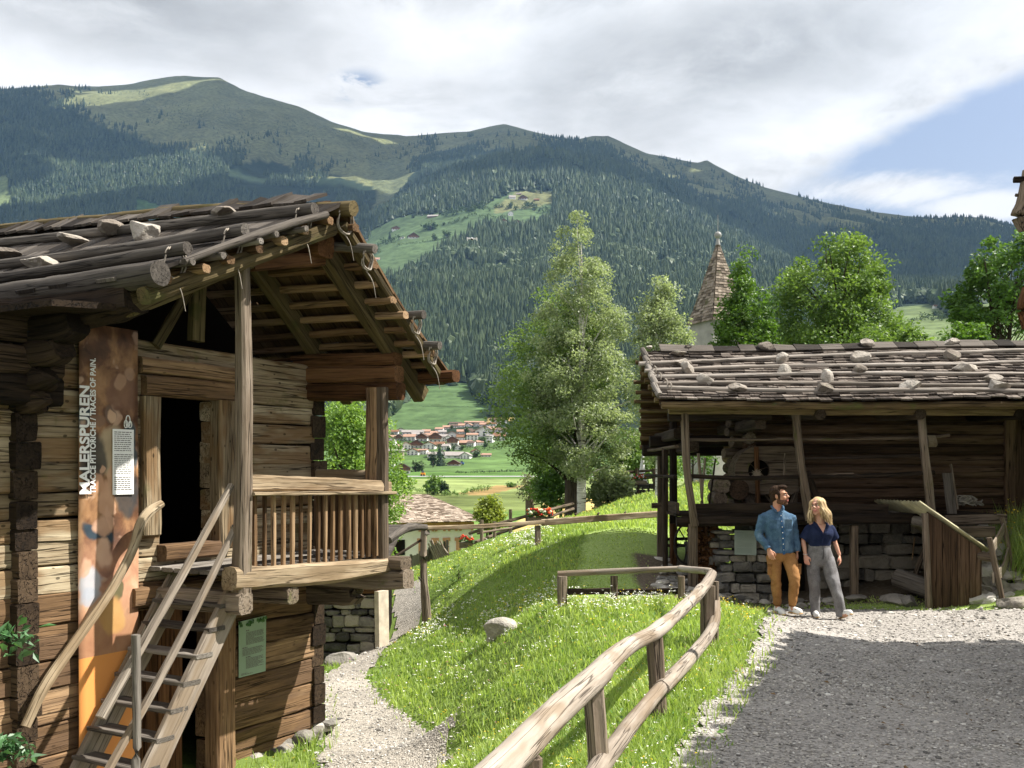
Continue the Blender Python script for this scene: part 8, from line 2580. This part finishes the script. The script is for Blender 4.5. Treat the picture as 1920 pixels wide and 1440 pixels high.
for h, kn, an in ((J(1450, 1045, .02), KL, AL), (J(1476, 1045, .01), KR, AR)):
    psweep(bd, [h, (h + kn) / 2, kn, (kn + an) / 2, an], [.12, .10, .08, .075, .065], sides=12, seg=18)
psweep(bd, [AL, AL + np.array([.005, -.03, -.06]), AL + np.array([.01, -.14, -.075])], [.07, .065, .05], sides=10, seg=7)
psweep(bd, [AR, AR + np.array([.005, -.03, -.055]), AR + np.array([.03, -.13, -.05])], [.07, .065, .05], sides=10, seg=7)
fuse(bd, .0065, 3, .4).build('body', M_SKINM, man, smooth=True)
face(man, hc, Rm, hs, False)
hr_ = MB(); ell_(hr_, (0, .035, .047), (.082, .094, .086)); ell_(hr_, (0, .06, .0), (.078, .062, .085)); ell_(hr_, (.01, -.035, .108), (.062, .062, .03)); ell_(hr_, (.035, -.05, .105), (.035, .045, .028))
for s in (-1, 1): ell_(hr_, (s * .071, -.005, .02), (.011, .03, .05)); ell_(hr_, (s * .069, -.02, -.012), (.008, .012, .03))
place_head(hr_, hc, Rm, hs)
fuse(hr_, .006, 3, .5, .007, (60, 40, 25), 3).build('hair', M_HAIRD, man, smooth=True)
be = MB(); ell_(be, (0, -.033, -.072), (.0570, .0675, .047)); ell_(be, (0, -.077, -.104), (.0285, .0235, .0215)); 
for s in (-1, 1): ell_(be, (s * .047, -.02, -.078), (.019, .05, .03)); ell_(be, (s * .06, -.005, -.05), (.012, .02, .04))
psweep(be, [(-.034, -.085, -.062), (-.015, -.106, -.047), (.015, -.106, -.047), (.034, -.085, -.062)], .013, sides=8, seg=10)
be2 = fuse(place_head(be, hc, Rm, hs), .005, 2, .4, .0012, (60, 60, 60), 5)
be2.build('beard', M_BEARD, man, smooth=True)
# shirt
def hemz(V): return V
sm_ = MB()
loft(sm_, [(*J(1458, 961, .03), .082, .07), (*J(1458, 966, .03), .15, .09), (*J(1458.5, 973, .03), .20, .112), (*J(1459.5, 985, .02), .212, .13), (*J(1461, 1000, .01), .205, .135), (*J(1462, 1018, .01), .190, .13), (*J(1463, 1034, .01), .195, .135), (*J(1463, 1042, .005), .196, .138)], 28, 44)
for sh_p, e, w in ((J(1434, 974, .03), EL, WL), (J(1483, 975, .04), ER, WR)):
    ell_(sm_, sh_p + np.array([0, 0, -.018]), (.064, .074, .066)); psweep(sm_, [sh_p, (sh_p + e) / 2, e, (e * .45 + w * .55), w * .92 + e * .08], [.155, .145, .122, .108, .088], sides=16, seg=22)
shirt = fuse(sm_, .008, 4, .5, .010, (11, 9, 15), 4, lambda V: .55 + .9 * (np.abs(V[:, 0] - mo[0]) > .19) + .5 * (V[:, 2] < mo[2] + 1.05)).build('shirt', M_DENIM, man, smooth=True)
cl_ = MB()
for s in (-1, 1):
    a = J(1458 + s * 9, 955, .02); b = J(1458 + s * 2, 966, -.075); c = J(1458 + s * 11, 968, -.07)
    psweep(cl_, [J(1458 + s * 4, 955, .085), a, J(1458 + s * 7, 961, -.045), J(1458 + s * 5, 966.5, -.085)], [.05, .055, .06, .03], .012, kind='rect', bevel=.004, seg=12, up=(0, 0, 1))
cl_.build('collar', M_DENIM, shirt, smooth=True)
pk_ = MB(); psweep(pk_, [J(1460, 967, -.103), J(1461.5, 985, -.124), J(1463, 1005, -.130), J(1464, 1025, -.130), J(1465, 1044, -.138)], .034, .008, kind='rect', bevel=.002, seg=24, up=(0, -1, .0001)); pk_.build('placket', M_DENIMD, shirt)
bt_ = MB()
for k in range(7):
    py = 972 + k * 10.6; ell_(bt_, J(1460.3 + k * .7, py, -.118 - .02 * min(1, k / 2)), (.007, .004, .007))
bt_.build('buttons', M_PEARL, shirt)
for cx_p in (1446, 1474):
    pk = MB(); yy = -.113
    quadbox(pk, [J(cx_p - 7, 984, yy), J(cx_p + 7, 984, yy), J(cx_p + 7, 979, yy), J(cx_p - 7, 979, yy)], .008); quadbox(pk, [J(cx_p - 6.4, 997, yy - .006), J(cx_p + 6.4, 997, yy - .006), J(cx_p + 6.4, 984, yy), J(cx_p - 6.4, 984, yy)], .004)
    pk.build('pocket', M_DENIM, shirt)
cu_ = MB()
for e, w in ((EL, WL), (ER, WR)): psweep(cu_, [w * .80 + e * .20, w * .97 + e * .03], [.10, .094], sides=16, seg=4)
cu_.build('cuffs', M_DENIM, shirt, smooth=True) if False else None
for e, w in ((EL, WL), (ER, WR)):
    cu_ = MB(); psweep(cu_, [w * .80 + e * .20, w * .97 + e * .03], [.10, .094], sides=16, seg=4); cu_.build('cuff', M_DENIM, shirt, smooth=True)
# trousers
tr = MB()
loft(tr, [(*J(1463, 1034, .01), .165, .115), (*J(1463, 1044, .01), .182, .125), (*J(1464, 1054, .01), .18, .12), (*J(1464.5, 1058, .01), .10, .09)], 24, 16)
psweep(tr, [J(1450.5, 1048, .01), J(1452, 1068, -.02), KL + np.array([0, 0, .02]), (KL + AL) / 2, AL + np.array([0, 0, .01])], [.205, .195, .152, .128, .105], sides=16, seg=26)
psweep(tr, [J(1478, 1048, .0), J(1481, 1068, -.09), KR + np.array([0, 0, .02]), (KR + AR) / 2, AR + np.array([0, 0, .01])], [.205, .195, .155, .13, .108], sides=16, seg=26)
trs = fuse(tr, .008, 4, .5, .012, (8, 8, 13), 6, lambda V: .6 + .7 * (V[:, 2] < mo[2] + .62)).build('trousers', M_CHINO, man, smooth=True)
for kn, hp_, an, s in ((KL, J(1450.5, 1048, .01), AL, -1), (KR, J(1478, 1048, 0), AR, 1)):
    c = kn * .45 + hp_ * .55 + np.array([s * .085, -.055, .0]); pk = MB()
    quadbox(pk, [c + np.array([-.035, -.02, -.10]), c + np.array([.04, .05 if s > 0 else .0, -.10]), c + np.array([.04, .05 if s > 0 else .0, .03]), c + np.array([-.035, -.02, .03])], .018); pk.build('cargo_pocket', M_CHINO, trs)
    pk = MB(); quadbox(pk, [c + np.array([-.038, -.03, .015]), c + np.array([.042, .04 if s > 0 else -.01, .015]), c + np.array([.042, .04 if s > 0 else -.01, .05]), c + np.array([-.038, -.03, .05])], .018); pk.build('pocket_flap', M_CHINOD, trs)
    cf2 = MB(); psweep(cf2, [an + np.array([0, 0, .05]), an + np.array([0, 0, -.012])], [.105, .098], sides=14, seg=4); cf2.build('trouser_cuff', M_CHINOD, trs, smooth=True)
shoe(J, AL + np.array([.0, .07, -.135]) * np.array([1, 1, 0]) + np.array([0, 0, mo[2] - AL[2]]), np.array([AL[0] + .035, AL[1] - .21, mo[2] - .005]), man)
shoe(J, np.array([AR[0] - .01, AR[1] + .07, mo[2] + .012]), np.array([AR[0] + .065, AR[1] - .19, mo[2] + .03]), man)

# ---------------------------------------------------------------- the woman
wom, J, wo = person(1542, 1156, 'blond woman in a navy short-sleeved blouse and wide grey jeans walking beside the man')
hc = J(1531, 948, -.03); Rw = rotz(rad(-38)) @ roty(rad(-7)) @ rotx(rad(-5)); hs = 1.05
hd = MB(); head_parts(hd, True); place_head(hd, hc, Rw, hs); bd = hd
psweep(bd, [J(1533, 960, .02), J(1536, 972, .03), J(1538, 982, .03)], [.098, .10, .15], sides=14, seg=6)
loft(bd, [(*J(1538, 977, .03), .07, .05), (*J(1538, 984, .03), .155, .075), (*J(1538, 998, .01), .16, .095), (*J(1537, 1020, .02), .13, .085), (*J(1538, 1040, .02), .165, .1), (*J(1539, 1058, .02), .12, .08)])
EL, WL = J(1508, 1013, .04), J(1508.5, 1039, -.04); ER, WR = J(1567, 1013, .06), J(1574, 1040, .0)
for sh_p, e, w in ((J(1517, 988, .03), EL, WL), (J(1560, 988, .03), ER, WR)):
    psweep(bd, [sh_p, (sh_p + e) / 2, e, (e + w) / 2, w], [.06, .07, .066, .06, .046], sides=12, seg=18)
hand(bd, WL, J(1511, 1062, -.09) - WL, (-.5, -.85, 0), -1, .45, .92); hand(bd, WR, J(1575, 1062, -.05) - WR, (.8, -.5, 0), 1, .5, .92)
KL, AL = J(1527, 1100, -.02), J(1531, 1144, .07); KR, AR = J(1558, 1098, -.18), J(1569, 1141, -.22)
for h, kn, an in ((J(1526, 1048, .02), KL, AL), (J(1551, 1048, .01), KR, AR)):
    psweep(bd, [h, (h + kn) / 2, kn, (kn + an) / 2, an], [.12, .10, .08, .075, .06], sides=12, seg=18)
psweep(bd, [AL, AL + np.array([-.005, -.03, -.05]), AL + np.array([-.02, -.13, -.065])], [.065, .06, .045], sides=10, seg=7)
psweep(bd, [AR, AR + np.array([.01, -.03, -.05]), AR + np.array([.03, -.13, -.03])], [.065, .06, .045], sides=10, seg=7)
fuse(bd, .0062, 3, .4).build('body', M_SKINF, wom, smooth=True)
face(wom, hc, Rw, hs, True)
# long wavy hair
hm = MB(); rng = np.random.default_rng(9)
ell_(hm, (0, .028, .045), (.079, .094, .083)); ell_(hm, (0, .05, .0), (.078, .066, .09)); ell_(hm, (.04, .03, .02), (.045, .085, .085)); ell_(hm, (-.045, .03, .02), (.04, .08, .08))
core = fuse(place_head(hm, hc, Rw, hs), .007, 3, .5, .006, (50, 50, 18), 8)
for k in range(150):
    a = rng.uniform(-2.45, 2.45); a = a + (0.25 if a > 0 else -.25)
    st = np.array([math.sin(a) * .05 + .012, .02 + math.cos(a) * .055, .118 - .02 * abs(a) * .5])
    r1 = .085 + rng.uniform(-.004, .012)
    front = abs(a) > 1.7
    p1 = np.array([math.sin(a) * r1, .02 + math.cos(a) * r1 * 1.1, .06]); p2 = np.array([math.sin(a) * (r1 + .012), .025 + math.cos(a) * (r1 + .012), -.02])
    ln = rng.uniform(-.27, -.20) if not front else rng.uniform(-.2, -.13)
    out = rng.uniform(.0, .05)
    p3 = np.array([math.sin(a) * (r1 + .02 + out) , .03 + math.cos(a) * (r1 + out * .6), -.10]); p4 = np.array([math.sin(a) * (r1 + .02 + out * 1.2), .03 + math.cos(a) * (r1 * .9 + out * .5), ln])
    pts = np.array([st, p1, p2, p3, p4]); pts[2:] += rng.normal(0, .008, (3, 3))
    pts = crom(pts, 22)
    wv = np.sin(np.linspace(0, rng.uniform(8, 14), 22) + rng.uniform(0, 6)) * np.linspace(0, .011, 22)
    pts[:, 0] += wv * math.cos(a); pts[:, 1] -= wv * math.sin(a); 
    pts = (pts * hs) @ Rw.T + hc
    psweep(core, pts, np.array([.018, .022, .02, .017, .006]), sides=6, seg=22)
core.build('hair', M_BLOND, wom, smooth=True)
# blouse
bl = MB()
loft(bl, [(*J(1538, 979, .03), .08, .06), (*J(1538, 983, .03), .145, .085), (*J(1538, 989, .02), .175, .105), (*J(1538, 999, .0), .178, .135), (*J(1537, 1009, .005), .165, .122), (*J(1537, 1017, .01), .158, .118), (*J(1537, 1022.5, .01), .150, .112)], 28, 36)
for sh_p, e, s in ((J(1519, 990, .03), EL, -1), (J(1558, 990, .03), ER, 1)):
    ell_(bl, sh_p + np.array([0, 0, -.005]), (.062, .068, .062)); psweep(bl, [sh_p, sh_p * .45 + e * .55, e + np.array([s * .004, 0, .02])], [.13, .142, .138], sides=16, seg=14)
blo = fuse(bl, .008, 4, .5, .009, (8, 8, 9), 12).build('blouse', M_NAVY, wom, smooth=True)
vn_ = MB()                                   # open neckline: skin wedge and lapels
quadbox(vn_, [J(1537.5, 998, -.136), J(1541, 990, -.118), J(1547, 981, -.055), J(1530, 981, -.055)], .005); vn_.add([J(1537.5, 998.5, -.139), J(1547, 981, -.063), J(1530, 981, -.063)], np.array([[0, 1, 2]]))
vn_.build('neckline', M_SKINF, blo)
for s in (-1, 1):
    lp_ = MB(); psweep(lp_, [J(1538 + s * 6, 977, .05), J(1538 + s * 11, 980, -.03), J(1538 + s * 8, 988, -.098), J(1538.5 + s * 1.5, 998, -.142)], [.04, .055, .045, .016], .012, kind='rect', bevel=.004, seg=14, up=(s * .3, -1, .4)); lp_.build('lapel', M_NAVY, blo, smooth=True)
bt_ = MB(); psweep(bt_, [J(1538, 998, -.141), J(1537.5, 1010, -.126), J(1537, 1021, -.112)], .022, .006, kind='rect', bevel=.002, seg=10, up=(0, -1, .001)); bt_.build('placket', M_NAVY, blo)
# wide jeans
jn = MB()
loft(jn, [(*J(1536.5, 1020, .015), .142, .105), (*J(1537, 1028, .015), .158, .118), (*J(1538, 1044, .02), .184, .130), (*J(1538.5, 1056, .02), .172, .12), (*J(1539, 1060, .02), .1, .09)], 24, 18)
psweep(jn, [J(1526, 1046, .02), J(1526, 1075, .0), KL, (KL + AL) / 2, J(1530.5, 1152.5, .05)], [.19, .178, .15, .135, .128], sides=16, seg=28)
psweep(jn, [J(1551, 1046, .01), J(1555, 1075, -.09), KR, (KR + AR) / 2, J(1569, 1150, -.2)], [.195, .185, .158, .142, .142], sides=16, seg=28)
jns = fuse(jn, .008, 4, .5, .011, (8, 8, 7), 15, lambda V: .5 + .8 * (V[:, 2] < wo[2] + .7)).build('jeans', M_JEANS, wom, smooth=True)
wb = MB(); ring = [J(1536.8, 1022.5, .015) + np.array([math.cos(a) * .150, math.sin(a) * .112, 0]) for a in np.linspace(0, 2 * math.pi, 25)]
psweep(wb, ring, .014, .042, kind='rect', bevel=.004, seg=40); wb.build('waistband', M_JEANS, jns)
fl_ = MB(); psweep(fl_, [J(1539, 1025, -.108), J(1539.5, 1035, -.118), J(1538.5, 1046, -.112)], .018, .008, kind='rect', bevel=.002, seg=8, up=(0, -1, .001))
for s in (-1, 1): psweep(fl_, [J(1538 + s * 10, 1026, -.075), J(1538 + s * 15, 1031, -.06), J(1538 + s * 18.5, 1033, -.03)], .008, sides=5, seg=8)
fl_.build('fly_seam', M_JEANSD, jns)
shoe(J, np.array([AL[0], AL[1] + .06, wo[2]]), np.array([AL[0] - .03, AL[1] - .20, wo[2]]), wom, w=.085)
shoe(J, np.array([AR[0] - .005, AR[1] + .05, wo[2] + .0]), np.array([AR[0] + .075, AR[1] - .17, wo[2] + .085]), wom, w=.085)
br_ = MB(); ring = [WL + np.array([math.cos(a) * .029, math.sin(a) * .029, .012 + .004 * math.sin(a)]) for a in np.linspace(0, 2 * math.pi, 17)]
psweep(br_, ring, .007, sides=6, seg=22); br_.build('bracelet', M_PEARL, wom)
